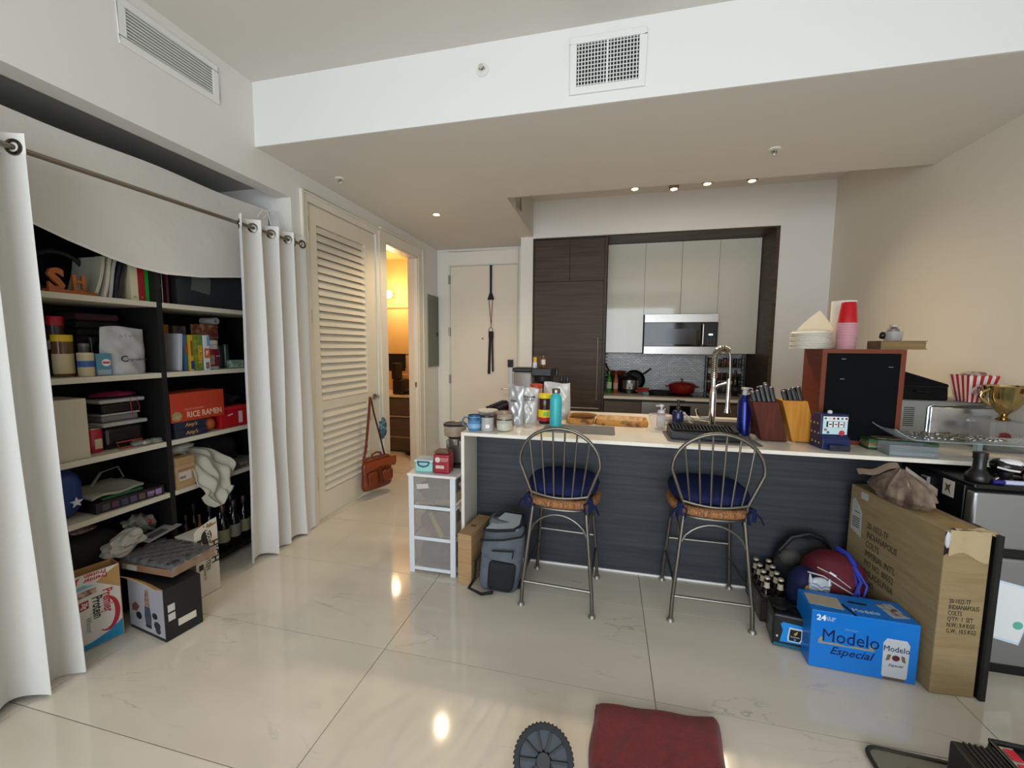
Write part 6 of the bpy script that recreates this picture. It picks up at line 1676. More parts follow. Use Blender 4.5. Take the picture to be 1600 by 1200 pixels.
# ------------------------------------------------------------------ plastic drawer unit
t = thing('drawer_unit', 'white plastic three-drawer unit at the island corner', 'drawers', (-1.035, 2.26, 0.0))
PW_ = mat('#c9cdd2', 0.4)
W2, DP, HT = 0.155, 0.34, 0.625
g = G().box(-W2, -W2 + 0.035, 0, 0.02, 0.0, HT).box(W2 - 0.035, W2, 0, 0.02, 0.0, HT)
for z in (0.02, 0.218, 0.42):
    g.box(-W2 + 0.035, W2 - 0.035, 0, 0.02, z, z + 0.022)
g.box(-W2, -W2 + 0.03, DP - 0.02, DP, 0, HT).box(W2 - 0.03, W2, DP - 0.02, DP, 0, HT)
for z in (0.02, 0.218, 0.42):
    g.box(-W2, -W2 + 0.012, 0.02, DP - 0.02, z, z + 0.022).box(W2 - 0.012, W2, 0.02, DP - 0.02, z, z + 0.022)
part('frame', g, PW_, t, bev=0.003)
part('top', G().box(-W2 - 0.008, W2 + 0.008, -0.006, DP + 0.005, HT, HT + 0.018), mat('#d4d2cf', 0.4), t, bev=0.005)
FR = mat('#a39c97', 0.4, alpha=0.38)
for i, (z0, z1, c) in enumerate(((0.45, 0.625, '#6d5f5e'), (0.245, 0.415, '#7c4a52'), (0.045, 0.215, '#5c5f66'))):
    dr = part('drawer', G().box(-W2 + 0.036, W2 - 0.036, 0.004, 0.008, z0, z1).box(-W2 + 0.014, -W2 + 0.017, 0.022, DP - 0.03, z0, z1 - 0.01).box(W2 - 0.017, W2 - 0.014, 0.022, DP - 0.03, z0, z1 - 0.01).box(-W2 + 0.017, W2 - 0.017, 0.022, DP - 0.03, z0, z0 + 0.004), FR, t)
    part('contents', G().blob((0, 0.15, (z0 + z1) / 2 - 0.02), (0.11, 0.13, 0.06), 22, 14, 1.8, 0.12, i + 3), mat(c, 0.8, col2='#3f3c44', scale=(9, 9, 9)), dr, smooth=True)
part('yellow_item', G().cbox((0.02, 0.02, 0.32), (0.03, 0.012, 0.17), ry=R(-28)), mat('#b9b02a', 0.5), t, bev=0.004)
part('printed_sticker', G().cbox((-0.06, 0.0025, 0.565), (0.08, 0.002, 0.03), ry=R(-8)), mat('#b9b2b0', 0.6), t)
ZD = HT + 0.0185
t = thing('lunch_container', 'pale aqua lidded food container on the drawer unit', 'container', (-1.105, 2.345, ZD), R(4))
part('tub', G().box(-0.058, 0.058, -0.05, 0.05, 0, 0.062), mat('#8fc4bd', 0.35), t, bev=0.008, seg=3)
part('lid', G().box(-0.062, 0.062, -0.054, 0.054, 0.0625, 0.078), mat('#b4c9cc', 0.3), t, bev=0.005)
part('clip', G().tube([(-0.038, -0.056, 0.066), (-0.03, -0.06, 0.045), (0.0, -0.062, 0.037), (0.03, -0.06, 0.045), (0.038, -0.056, 0.066)], 0.004, 8).tube([(-0.038, -0.057, 0.068), (0.038, -0.057, 0.068)], 0.004, 8), mat('#25396b', 0.4), t, smooth=True)
t = thing('coffee_tin', 'square red coffee tin in front of the grinder', 'tin', (-0.985, 2.335, ZD), R(3))
part('body', G().box(-0.052, 0.052, -0.045, 0.045, 0, 0.12), mat('#8d1626', 0.3), t, bev=0.01, seg=3)
part('lid', G().box(-0.047, 0.047, -0.04, 0.04, 0.1205, 0.142), mat('#5a3c2a', 0.25), t, bev=0.01, seg=3)
part('round_logo', G().lathe([(0.017, -0.0465), (0.017, -0.0452)], 18, (-0.022, 0, 0.088), 'y'), mat('#c9b9b4', 0.5), t)
part('label_band', G().box(-0.034, 0.018, -0.0465, -0.0452, 0.034, 0.052), mat('#cfc0ba', 0.5), t)
text('MEDIUM\nROAST', 0.014, mat('#d8b4ae', 0.5), t, (0.022, -0.0462, 0.088), line=0.9)
text('COFFEE', 0.011, mat('#8d1626', 0.5), t, (-0.008, -0.0468, 0.043))
t = thing('coffee_grinder', 'coffee grinder with smoky hopper on the drawer unit', 'grinder', (-0.972, 2.485, ZD), R(4)); t.scale = (0.9, 0.9, 0.9)
part('base', G().box(-0.075, 0.075, -0.07, 0.08, 0, 0.02), BLACK, t, bev=0.006)
part('body', G().box(-0.055, 0.07, -0.02, 0.08, 0.02, 0.19).lathe([(0.055, 0.15), (0.058, 0.2)], 24, (0.005, 0.02, 0)), mat('#8a8580', 0.3, 0.9), t, bev=0.006)
part('side_knob', G().lathe([(0.028, 0), (0.028, 0.09), (0.024, 0.095), (0, 0.095)], 18, (-0.088, -0.01, 0.02)), mat('#2a2522', 0.4), t, smooth=True)
part('hopper', G().lathe([(0.045, 0.2), (0.05, 0.215), (0.078, 0.225), (0.083, 0.3), (0.08, 0.3), (0.075, 0.23)], 30, (0.005, 0.01, 0)), mat('#b09a86', 0.06, alpha=0.5), t, smooth=True)
part('beans', G().lathe([(0.05, 0.205), (0.072, 0.228), (0.06, 0.238), (0, 0.245)], 26, (0.005, 0.01, 0)), mat('#1e1410', 0.5, bump=1.0, bscale=120), t, smooth=True)
part('lid', G().lathe([(0.086, 0.3), (0.087, 0.308), (0.08, 0.314), (0.07, 0.309), (0, 0.309)], 30, (0.005, 0.01, 0)), mat('#1c1a19', 0.3), t, smooth=True)
part('timer_knob', G().lathe([(0.012, -0.0), (0.012, 0.02), (0.009, 0.023), (0, 0.023)], 14, (0.07, 0.0, 0.2), 'x'), STEEL, t, smooth=True)

# flat cardboard box
t = thing('flat_carton', 'tall narrow brown cardboard box leaning by the island leg', 'carton', (-0.80, 2.2, 0.002), R(-7))
part('carton', G().box(-0.045, 0.045, 0, 0.3, 0, 0.315), CARD, t, bev=0.003)
part('hand_hole', G().box(-0.016, 0.016, 0.12, 0.135, 0.3155, 0.316), mat('#3a2c1e', 0.9), t)
part('top_seam', G().box(-0.045, 0.045, 0.15, 0.152, 0.3155, 0.316), mat('#6b5138', 0.9), t)

# backpack
t = thing('backpack', 'grey and black backpack on the floor against the first stool', 'backpack', (-0.6, 2.24, 0.006), rot=(0, R(7), R(6)))
GF = mat('#5d646c', 0.85, col2='#4c535b', scale=(9, 9, 9), bump=0.5, bscale=300)
LG = mat('#8a9092', 0.8, bump=0.4, bscale=300)
BF = mat('#121316', 0.8, bump=0.4, bscale=200)
def bp_body(z0, z1, w0, w1, d0, d1, lean=0.0, n=28, m=12, k=0.5, rnd=0.015):
    vs, fs = [], []
    for j in range(m + 1):
        v = j / m
        e = min(1, min(v, 1 - v) * 7) ** 0.5
        w = (w0 + (w1 - w0) * v) / 2 - rnd * (1 - e)
        d = (d0 + (d1 - d0) * v) / 2 - rnd * (1 - e)
        for i in range(n):
            a = 2 * PI * i / n
            x = w * math.copysign(abs(math.cos(a)) ** k, math.cos(a))
            y = d * math.copysign(abs(math.sin(a)) ** k, math.sin(a)) + lean * v
            x *= 1 + 0.015 * math.sin(5 * v + 3 * a)
            vs.append((x, y, z0 + (z1 - z0) * v))
    for j in range(m):
        for i in range(n):
            fs.append((j * n + i, j * n + (i + 1) % n, (j + 1) * n + (i + 1) % n, (j + 1) * n + i))
    fs.append(tuple(range(n - 1, -1, -1)))
    fs.append(tuple(m * n + i for i in range(n)))
    return G().add(vs, fs)
bp = part('body', bp_body(0.0, 0.30, 0.24, 0.25, 0.15, 0.17, 0.02), GF, t, smooth=True)
part('lid_section', bp_body(0.20, 0.40, 0.265, 0.22, 0.2, 0.13, 0.05), GF, t, smooth=True)
lp = part('top_panel', G().prism([(-0.115, -0.03), (0.075, -0.03), (0.085, 0.09), (-0.02, 0.1)], 0.0, 0.006, 'z'), LG, t, (0, -0.02, 0.382), (R(24), R(-6), 0), bev=0.004)
part('front_pocket', bp_body(0.02, 0.19, 0.15, 0.16, 0.05, 0.04, 0.0), BF, t, (0.015, -0.075, 0.0), smooth=True)
part('zipper', G().tube([(-0.13, -0.075, 0.30), (-0.1, -0.098, 0.315), (0.0, -0.1, 0.335), (0.1, -0.085, 0.365), (0.125, -0.03, 0.39)], 0.006, 6), BF, t, smooth=True)
part('zipper', G().tube([(-0.055, -0.102, 0.262), (0.07, -0.098, 0.278)], 0.005, 6).tube([(0.068, -0.103, 0.28), (0.066, -0.108, 0.24)], 0.004, 6), BF, t, smooth=True)
part('lid_edge', G().tube([(-0.12, -0.05, 0.35), (-0.06, -0.06, 0.36), (0.05, -0.05, 0.38), (0.1, 0.0, 0.405), (0.09, 0.09, 0.425), (-0.02, 0.1, 0.43), (-0.1, 0.03, 0.385), (-0.12, -0.05, 0.35)], 0.009, 8), BF, t, smooth=True)
part('shoulder_strap', G().tube([(0.1, 0.02, 0.4), (0.145, 0.03, 0.33), (0.15, 0.01, 0.2), (0.14, 0.0, 0.08), (0.12, -0.02, 0.02)], 0.02, 8, flat=0.4), BF, t, smooth=True)
part('shoulder_strap', G().tube([(-0.115, -0.02, 0.22), (-0.15, -0.03, 0.14), (-0.14, -0.05, 0.05), (-0.16, -0.1, 0.012), (-0.08, -0.13, 0.01), (-0.02, -0.1, 0.012)], 0.017, 8, flat=0.45), BF, t, smooth=True)
part('side_tag', G().cbox((0.14, -0.06, 0.1), (0.012, 0.012, 0.07)), mat('#2f6288', 0.6), t)

# ------------------------------------------------------------------ big cardboard box, board, bag, beer packs
t = thing('cardboard_box', 'big tall cardboard box with black stencilled lettering', 'cardboard box', (1.345, 1.935, 0.002), R(4.5))
CB = mat('#92805f', 0.85, col2='#85724f', scale=(4, 4, 40), bump=0.15, bscale=60)
BW_, BL_, BH_ = 0.16, 0.57, 0.705
part('carton', G().box(0, BW_, 0, BL_, 0, BH_), CB, t, bev=0.004)
INK = mat('#2b241b', 0.8)
text('20-1022-TF\nINDIANAPOLIS\nCOLTS\nQ\'TY:  1  SET\nN.W.: 9.4 KGS\nG.W.: 10.5 KGS', 0.027, INK, t, (0.035, -0.0008, 0.345), FRONT, 'LEFT', sx=0.6, line=0.95)
text('20-1022-TF\nINDIANAPOLIS\nCOLTS\nIMPERIAL INT\'L\nP/O NO. 00552\nPHILADELPHIA\nC/NO.', 0.044, INK, t, (-0.0008, 0.43, 0.39), LSIDE, 'LEFT', sx=0.68, line=1.1)
part('shipping_label', G().prism([(0.47, 0.45), (0.55, 0.47), (0.55, 0.63), (0.53, 0.64), (0.49, 0.6), (0.475, 0.58)], -0.001, -0.0003, 'x'), mat('#a9aaa8', 0.6), t)
g = G()
for k in range(5):
    g.box(-0.0014, -0.001, 0.485, 0.54, 0.49 + k * 0.012, 0.496 + k * 0.012)
g.box(-0.0014, -0.001, 0.49, 0.53, 0.57, 0.575)
part('label_print', g, mat('#4a4a4a', 0.6), t)
part('small_label', G().box(-0.001, -0.0003, 0.44, 0.49, 0.655, 0.69), mat('#aeb0ac', 0.6), t)
TAPE = mat('#ab9a78', 0.3, coat=0.3, bump=0.5, bscale=30)
part('tape', G().sheet(lambda u, v: (0.012 + 0.14 * u, -0.003 - 0.002 * math.sin(9 * u), BH_ + 0.004 - 0.11 * v * (1 - 0.35 * math.sin(5 * u) * 0.5)), 8, 6, 0.0012), TAPE, t, smooth=True)
part('tape', G().sheet(lambda u, v: (0.03 + 0.15 * u, -0.006 + 0.03 * v, BH_ + 0.004 + 0.008 * math.sin(6 * u + 3 * v) - 0.05 * max(0, u - 0.75) * 4 * 0.25), 8, 4, 0.0012), TAPE, t, smooth=True)
part('tape', G().box(0.05, 0.11, 0.0, BL_, BH_ + 0.0003, BH_ + 0.0009), mat('#a3875c', 0.35), t)
part('torn_corner', G().prism([(-0.002, 0.60), (0.012, 0.61), (0.014, 0.66), (0.008, 0.70), (-0.002, 0.70)], -0.0012, -0.0002, 'y'), mat('#14110e', 0.9), t)
part('bubble_wrap', G().blob((0.006, -0.002, 0.665), (0.01, 0.006, 0.034), 12, 10, 1, 0.2, 3), mat('#b9bcc0', 0.3), t, smooth=True)
part('printed_mark', G().box(0.06, 0.14, 0.26, 0.34, BH_ + 0.0011, BH_ + 0.0014), mat('#80643c', 0.7), t)
t = thing('black_board', 'tall narrow black board standing between the cardboard box and fridge', 'board', (1.512, 1.94, 0.002), R(4))
part('panel', G().box(0, 0.022, 0, 0.15, 0, 0.70), mat('#0f1012', 0.45), t, bev=0.003)
part('bevelled_edge', G().prism([(0.0, 0.0), (0.022, 0.0), (0.022, -0.006), (0.004, -0.006)], 0.0, 0.7, 'z'), mat('#0f1012', 0.45), t)

# plastic bag tied, on the box
def bag_f(u, v):
    a = 2 * PI * u
    prof = [(0.0, 0.0), (0.105, 0.0), (0.13, 0.03), (0.11, 0.07), (0.065, 0.1), (0.025, 0.125), (0.016, 0.135)]
    f = v * (len(prof) - 1)
    i = min(len(prof) - 2, int(f)); q = f - i
    r = prof[i][0] + (prof[i + 1][0] - prof[i][0]) * q
    z = prof[i][1] + (prof[i + 1][1] - prof[i][1]) * q
    r *= 1 + (0.1 * math.sin(9 * a + 3 * v) + 0.07 * math.sin(17 * a)) * (0.3 + v)
    return (r * 0.62 * math.cos(a) , r * 1.2 * math.sin(a), z)
t = solo('plastic_bag', G().sheet(bag_f, 60, 18), mat('#4f4036', 0.15, col2='#8d7c6c', scale=(16, 16, 16), mix=(0.3, 0.7), bump=1.0, bscale=30), 'tied translucent plastic bag on top of the cardboard box', 'bag', (1.385, 2.28, BH_ + 0.006), smooth=True)
t.scale = (1.1, 1.15, 1.12)
part('bag_tail', G().sheet(lambda u, v: (0.0 - 0.12 * u, 0.02 + 0.06 * u + 0.02 * (v - .5), 0.13 - 0.06 * u + 0.02 * v + 0.008 * math.sin(8 * u)), 10, 4, 0.002).sheet(lambda u, v: (0.0 + 0.1 * u, -0.02 - 0.03 * u, 0.12 - 0.08 * u + 0.03 * v), 8, 4, 0.002), mat('#786858', 0.2, bump=1.0, bscale=30), t, smooth=True)
part('wrapped_contents', G().blob((0, 0, 0.045), (0.055, 0.11, 0.04), 18, 12, 1.4, 0.1, 5), mat('#9a7f62', 0.5, col2='#3c6b44', scale=(12, 12, 12), mix=(0.5, 0.7)), t, smooth=True)

# blue beer case
t = thing('beer_case', 'bright blue 24-pack beer case on the floor before the cardboard box', 'beer case', (0.922, 1.985, 0.002), R(-2.6))
MB_ = mat('#0f6ec4', 0.3)
LX, LY, LZ = 0.395, 0.165, 0.268
part('carton', G().box(0, LX, 0, LY, 0, LZ), MB_, t, bev=0.003)
NV = mat('#0c1c4c', 0.4)
TY = -0.0008
text('Modelo', 0.082, NV, t, (0.15, TY, 0.155), FRONT, bold=0, sx=0.86)
text('Especial', 0.05, NV, t, (0.155, TY, 0.09), FRONT, bold=0.0003, shear=0.35, sx=1.0)
text('CERVEZA', 0.012, mat('#6d97c9', 0.5), t, (0.15, TY, 0.198), FRONT)
text('24', 0.036, mat('#dfe4ea', 0.4), t, (0.036, TY, 0.235), FRONT, bold=0.001)
text('12 FL OZ\nCANS', 0.01, mat('#dfe4ea', 0.4), t, (0.07, TY, 0.235), FRONT)
part('gold_band', G().prism([(0.03, 0.117), (0.24, 0.117), (0.24, 0.124), (0.17, 0.127), (0.14, 0.121), (0.1, 0.127), (0.03, 0.124)], -0.0010, -0.0004, 'y'), mat('#8f8a76', 0.4), t)
part('lion_emblem', G().prism([(0.03, 0.126), (0.048, 0.126), (0.052, 0.138), (0.044, 0.15), (0.036, 0.144), (0.032, 0.136)], -0.0010, -0.0004, 'y'), mat('#8f8a76', 0.4), t)
part('lion_emblem', G().prism([(0.222, 0.126), (0.24, 0.126), (0.238, 0.138), (0.232, 0.148), (0.222, 0.142)], -0.0010, -0.0004, 'y'), mat('#8f8a76', 0.4), t)
cp_ = part('printed_can', G().prism([(0.272, 0.022), (0.28, 0.012), (0.352, 0.012), (0.362, 0.022), (0.364, 0.17), (0.352, 0.19), (0.282, 0.19), (0.27, 0.17)], -0.0012, -0.0004, 'y'), mat('#b5bac0', 0.35), t)
text('Modelo', 0.036, NV, cp_, (0.318, -0.0018, 0.145), FRONT, bold=0, sx=0.85)
text('Especial', 0.016, mat('#3a3a52', 0.5), cp_, (0.318, -0.0018, 0.072), FRONT, shear=0.35)
part('crest', G().prism([(0.318 + 0.014 * math.cos(k * PI / 6), 0.106 + 0.013 * math.sin(k * PI / 6)) for k in range(12)], -0.002, -0.0013, 'y'), mat('#5a1c24', 0.5), cp_)
part('crest_lion', G().prism([(0.282, 0.09), (0.296, 0.095), (0.3, 0.12), (0.288, 0.118)], -0.002, -0.0013, 'y'), mat('#6d5a44', 0.5), cp_)
part('crest_lion', G().prism([(0.354, 0.09), (0.34, 0.095), (0.336, 0.12), (0.348, 0.118)], -0.002, -0.0013, 'y'), mat('#6d5a44', 0.5), cp_)
part('can_base', G().box(0.279, 0.355, -0.0016, -0.0008, 0.004, 0.016), mat('#5a4c3c', 0.4), t)
part('address_label', G().cbox((0.075, 0.085, LZ + 0.0006), (0.13, 0.09, 0.001), rz=R(-6)), mat('#a39c8c', 0.6), t)
part('carry_slot', G().cbox((0.215, 0.105, LZ + 0.0006), (0.07, 0.014, 0.001), rz=R(-4)), mat('#0a0c14', 0.6), t)
part('tear_strip', G().cbox((0.155, 0.04, LZ + 0.0006), (0.012, 0.085, 0.001), rz=R(14)), mat('#0a1024', 0.6), t)
text('Modelo', 0.034, mat('#b9c9dc', 0.5), t, (0.22, 0.045, LZ + 0.001), (0, 0, 0))
part('top_print', G().cbox((0.335, 0.085, LZ + 0.0006), (0.07, 0.1, 0.001), rz=R(12)), mat('#9ea3a8', 0.5, col2='#6a4c44', scale=(40, 40, 40), mix=(0.5, 0.6)), t)

# stout can pack
t = thing('stout_pack', 'dark pack of stout cans with a bright blue panel', 'beer pack', (0.81, 2.085, 0.002), R(-8))
part('carton', G().box(0, 0.135, 0, 0.15, 0, 0.165), mat('#0e1013', 0.3), t, bev=0.01, seg=3)
for i in range(2):
    part('can_top', G().lathe([(0.028, 0.1655), (0.03, 0.168), (0.03, 0.172), (0.027, 0.17), (0, 0.17)], 18, (0.035 + i * 0.065, 0.06, 0)), mat('#2c2c2e', 0.3, 0.7), t, smooth=True)
pn2 = part('blue_panel', G().prism([(0.03, 0.03), (0.128, 0.035), (0.128, 0.125), (0.04, 0.13), (0.03, 0.118), (0.04, 0.09)], -0.0012, -0.0003, 'y'), mat('#1482d0', 0.3), t)
part('silver_edge', G().prism([(0.062, 0.04), (0.112, 0.04), (0.122, 0.06), (0.12, 0.11), (0.066, 0.11), (0.06, 0.06)], -0.0018, -0.0013, 'y'), mat('#c4ccd0', 0.3), pn2)
part('black_shield', G().prism([(0.067, 0.045), (0.107, 0.045), (0.114, 0.06), (0.114, 0.102), (0.07, 0.102), (0.066, 0.06)], -0.0024, -0.0019, 'y'), mat('#0c0e12', 0.3), pn2)
part('harp_emblem', G().prism([(0.084, 0.082), (0.1, 0.098), (0.098, 0.082), (0.09, 0.074)], -0.0029, -0.0025, 'y'), mat('#b0913e', 0.3), pn2)
text('GUINNESS', 0.008, mat('#c4ccd0', 0.3), pn2, (0.09, -0.0029, 0.066), FRONT)
text('0', 0.014, mat('#4fa6e0', 0.3), pn2, (0.09, -0.0029, 0.053), FRONT, bold=0.0005)
text('0', 0.016, mat('#c4ccd0', 0.3), t, (0.018, -0.0012, 0.055), FRONT, bold=0.0005)
part('bottom_strip', G().box(0.004, 0.131, -0.0012, -0.0003, 0.006, 0.022), mat('#19566d', 0.3), t)
part('side_photo', G().prism([(0.02, 0.04), (0.1, 0.04), (0.11, 0.13), (0.03, 0.13)], -0.0012, -0.0003, 'x'), mat('#22262c', 0.3, col2='#5a5c5e', scale=(30, 30, 30)), t)

# bottle carrier
t = thing('bottle_carrier', 'long cardboard beer carrier by the island panel, holding bottles', 'bottle carrier', (0.815, 2.265, 0.002), R(-3))
g = G().box(0, 0.13, 0, 0.28, 0, 0.003).box(0, 0.003, 0, 0.28, 0.003, 0.13).box(0.127, 0.13, 0, 0.28, 0.003, 0.13).box(0.003, 0.127, 0, 0.003, 0.003, 0.13).box(0.003, 0.127, 0.277, 0.28, 0.003, 0.13).box(0.062, 0.066, 0.003, 0.277, 0.003, 0.1)
part('carton', g, mat('#2a2120', 0.4), t)
part('side_print', G().box(-0.001, -0.0002, 0.02, 0.26, 0.02, 0.11), mat('#4a4140', 0.4, col2='#8a807a', scale=(10, 30, 30), mix=(0.5, 0.7)), t)
part('front_print', G().box(0.01, 0.12, -0.001, -0.0002, 0.02, 0.11), mat('#39302f', 0.4), t)
bproto = None
BLBL = ['dark beer bottle with a cream neck label, front left of the carrier', 'dark beer bottle with a cream neck label, front right of the carrier',
        'dark beer bottle, second row left in the carrier', 'dark beer bottle, second row right in the carrier', 'dark beer bottle, third row left in the carrier', 'dark beer bottle, third row right in the carrier',
        'dark beer bottle at the island end of the carrier, left', 'dark beer bottle at the island end of the carrier, right']
k = 0
cr = math.cos(R(-3)); sr = math.sin(R(-3))
for j in range(4):
    for i in range(2):
        lx, ly = 0.034 + i * 0.063, 0.04 + j * 0.066
        loc = (0.815 + lx * cr - ly * sr, 2.265 + lx * sr + ly * cr, 0.0055)
        if bproto is None:
            bproto = thing('beer_bottle', BLBL[k], 'bottle', loc, 0, 'beer bottles in the carrier')
            part('body', G().lathe([(0.026, 0), (0.029, 0.004), (0.029, 0.12), (0.024, 0.145), (0.013, 0.175), (0.012, 0.215)], 18), mat('#120d0c', 0.08), bproto, smooth=True)
            part('cap', G().lathe([(0.0145, 0.2155), (0.0145, 0.221), (0.012, 0.225), (0, 0.225)], 16), mat('#b4ab96', 0.35, 0.3), bproto, smooth=True)
            part('neck_label', G().lathe([(0.0158, 0.168), (0.0132, 0.176), (0.0127, 0.198)], 18), mat('#b0a78e', 0.5), bproto, smooth=True)
            part('body_label', G().lathe([(0.0295, 0.1), (0.0295, 0.118), (0.0262, 0.137)], 18), mat('#3c3634', 0.5), bproto, smooth=True)
        else:
            dup(bproto, loc, 0.4 * k, BLBL[k], 'beer bottles in the carrier')
        k += 1

# maroon and navy sports bag pile
t = thing('sports_bag', 'maroon and navy drawstring bag against the cardboard box', 'bag', (1.155, 2.305, 0.002))
MAR = mat('#54101b', 0.75, bump=0.4, bscale=60)
part('body', G().blob((0.0, 0.02, 0.19), (0.14, 0.12, 0.2), 34, 22, 1.3, 0.04, 7, flatz=-0.188), MAR, t, smooth=True)
part('side_panel', G().blob((-0.12, -0.02, 0.15), (0.09, 0.095, 0.16), 28, 18, 1.3, 0.03, 9, flatz=-0.148), mat('#141a48', 0.75, bump=0.4, bscale=60), t, smooth=True)
part('piping', G().tube([(-0.16, -0.09, 0.325), (-0.1, -0.105, 0.32), (-0.03, -0.108, 0.28), (0.04, -0.108, 0.24), (0.11, -0.09, 0.215)], 0.004, 6).tube([(-0.11, -0.07, 0.345), (-0.05, -0.095, 0.325), (0.02, -0.105, 0.275)], 0.003, 6), mat('#a8a0a4', 0.5), t, smooth=True)
part('drawstring', G().tube([(0.05, -0.04, 0.37), (0.06, -0.105, 0.31), (0.02, -0.125, 0.22), (0.0, -0.125, 0.14)], 0.007, 6).tube([(0.055, -0.05, 0.365), (0.09, -0.1, 0.29), (0.06, -0.12, 0.2), (0.05, -0.12, 0.13)], 0.006, 6).tube([(0.05, -0.04, 0.365), (0.05, -0.115, 0.26), (0.035, -0.125, 0.15)], 0.006, 6).tube([(0.03, 0.05, 0.40), (0.045, -0.02, 0.40), (0.055, -0.06, 0.365)], 0.012, 8), mat('#2436a0', 0.6), t, smooth=True)
sh = part('shield_emblem', G().blob((-0.118, -0.118, 0.265), (0.046, 0.016, 0.052), 24, 16, 1.2).tube([(-0.155, -0.12, 0.29), (-0.162, -0.118, 0.33)], [0.012, 0.003], 8).tube([(-0.08, -0.12, 0.285), (-0.076, -0.118, 0.315)], [0.012, 0.003], 8), mat('#a4aab4', 0.3), t, smooth=True)
part('emblem_face', G().blob((-0.116, -0.13, 0.235), (0.03, 0.01, 0.022), 18, 12, 1.2), mat('#4c4a3c', 0.6), sh, smooth=True)
part('emblem_lines', G().tube([(-0.158, -0.132, 0.275), (-0.135, -0.137, 0.27), (-0.118, -0.138, 0.255), (-0.1, -0.137, 0.268), (-0.08, -0.132, 0.26)], 0.002, 5).tube([(-0.156, -0.129, 0.29), (-0.133, -0.135, 0.288), (-0.118, -0.137, 0.272), (-0.1, -0.135, 0.282), (-0.08, -0.129, 0.276)], 0.002, 5), mat('#4a5878', 0.5), sh, smooth=True)
part('white_mark', G().cbox((-0.055, -0.098, 0.33), (0.034, 0.006, 0.01), ry=R(32)), mat('#d6d6da', 0.4), t, bev=0.002)
part('gold_patch', G().blob((-0.165, -0.11, 0.235), (0.012, 0.008, 0.03), 10, 8), mat('#a07c24', 0.5), t, smooth=True)
t = thing('black_bag', 'dark grey and black bag behind the maroon one', 'bag', (1.10, 2.50, 0.002))
part('body', G().blob((0, 0, 0.19), (0.155, 0.055, 0.2), 30, 20, 1.2, 0.05, 14, flatz=-0.188), mat('#16181d', 0.7, bump=0.5, bscale=50), t, smooth=True)
part('grey_panel', G().blob((-0.08, -0.035, 0.27), (0.06, 0.03, 0.05), 18, 12, 1, 0.08, 4), mat('#3c3a38', 0.7), t, smooth=True)
part('handle', G().tube([(-0.13, -0.02, 0.30), (-0.08, -0.03, 0.385), (0.0, -0.03, 0.415), (0.08, -0.02, 0.39), (0.13, -0.01, 0.30)], 0.012, 8), mat('#101114', 0.6), t, smooth=True)

# ------------------------------------------------------------------ mini fridge and its clutter
FY = 2.12
t = thing('mini_fridge', 'black mini fridge with brushed silver doors at the right', 'mini fridge', (1.555, FY, 0.0))
FW, FDp, FH = 0.50, 0.44, 0.855
FB = mat('#0d0e10', 0.35)
part('body', G().box(0, FW, 0.05, FDp, 0.03, FH - 0.02), FB, t, bev=0.004)
part('top', G().box(-0.004, FW + 0.004, -0.004, FDp, FH - 0.02, FH), FB, t, bev=0.006)
FS = mat('#a9acb0', 0.28, 0.9, bump=0.1, bscale=200, bstretch=(6, 1, 0.05))
part('upper_door', G().box(0.002, FW - 0.002, 0.0, 0.048, 0.575, FH - 0.035), FS, t, bev=0.012, seg=4)
part('lower_door', G().box(0.002, FW - 0.002, 0.0, 0.048, 0.05, 0.535), FS, t, bev=0.012, seg=4)
part('door_grip', G().box(0.002, FW - 0.002, 0.012, 0.048, 0.537, 0.573), FB, t)
part('kick_plate', G().box(0.01, FW - 0.01, 0.02, 0.05, 0.0, 0.048), FB, t)
nt_ = part('note_sheet', G().cbox((0.155, -0.0035, 0.30), (0.17, 0.004, 0.26), ry=R(12)), mat('#c4d8e8', 0.5), t, label='blue-edged white note sheet')
part('note_paper', G().cbox((0.16, -0.0062, 0.30), (0.15, 0.001, 0.24), ry=R(12)), mat('#dfe2e4', 0.5), nt_)
part('note_print', G().lathe([(0.018, -0.0072), (0.018, -0.0068)], 18, (0.2, 0, 0.245), 'y'), mat('#5fae9c', 0.5), nt_)
part('round_magnet', G().lathe([(0.032, -0.008), (0.034, -0.003), (0.034, 0.0)], 24, (0.255, 0, 0.69), 'y'), mat('#d09a3c', 0.5), t, smooth=True)
# side face stickers
th_ = part('thermometer', G().box(-0.014, -0.0005, 0.24, 0.285, 0.74, 0.81), mat('#8d8f8e', 0.4), t, bev=0.003)
part('screen', G().box(-0.0148, -0.0141, 0.246, 0.279, 0.77, 0.804), mat('#3c4642', 0.2), th_)
stk = part('sticker', G().box(-0.0015, -0.0005, 0.1, 0.165, 0.755, 0.83), mat('#c9c6b9', 0.5), t, bev=0.0005)
part('sticker_print', G().prism([(0.118, 0.765), (0.135, 0.785), (0.15, 0.77), (0.145, 0.795), (0.152, 0.812), (0.135, 0.805), (0.12, 0.815), (0.125, 0.795)], -0.0021, -0.0016, 'x'), mat('#5c4c34', 0.6), stk)
ZF = FH + 0.0006
t = thing('black_bottle', 'squat black bottle with a straight neck on the fridge front', 'bottle', (1.60, 2.17, ZF))
part('body', G().lathe([(0.04, 0), (0.043, 0.005), (0.04, 0.03), (0.026, 0.05), (0.022, 0.06), (0.021, 0.10)], 24), mat('#08090a', 0.3), t, smooth=True)
part('cap', G().lathe([(0.024, 0.1005), (0.024, 0.128), (0.02, 0.13), (0, 0.13)], 20), mat('#0a0a0b', 0.35), t, smooth=True)
t = thing('zebra_figurine', 'black and white striped glazed bowl on a dark foot', 'ornament', (1.70, 2.18, ZF))
part('foot', G().lathe([(0.035, 0), (0.036, 0.006), (0.02, 0.02), (0.026, 0.05)], 20), mat('#12121a', 0.25), t, smooth=True)
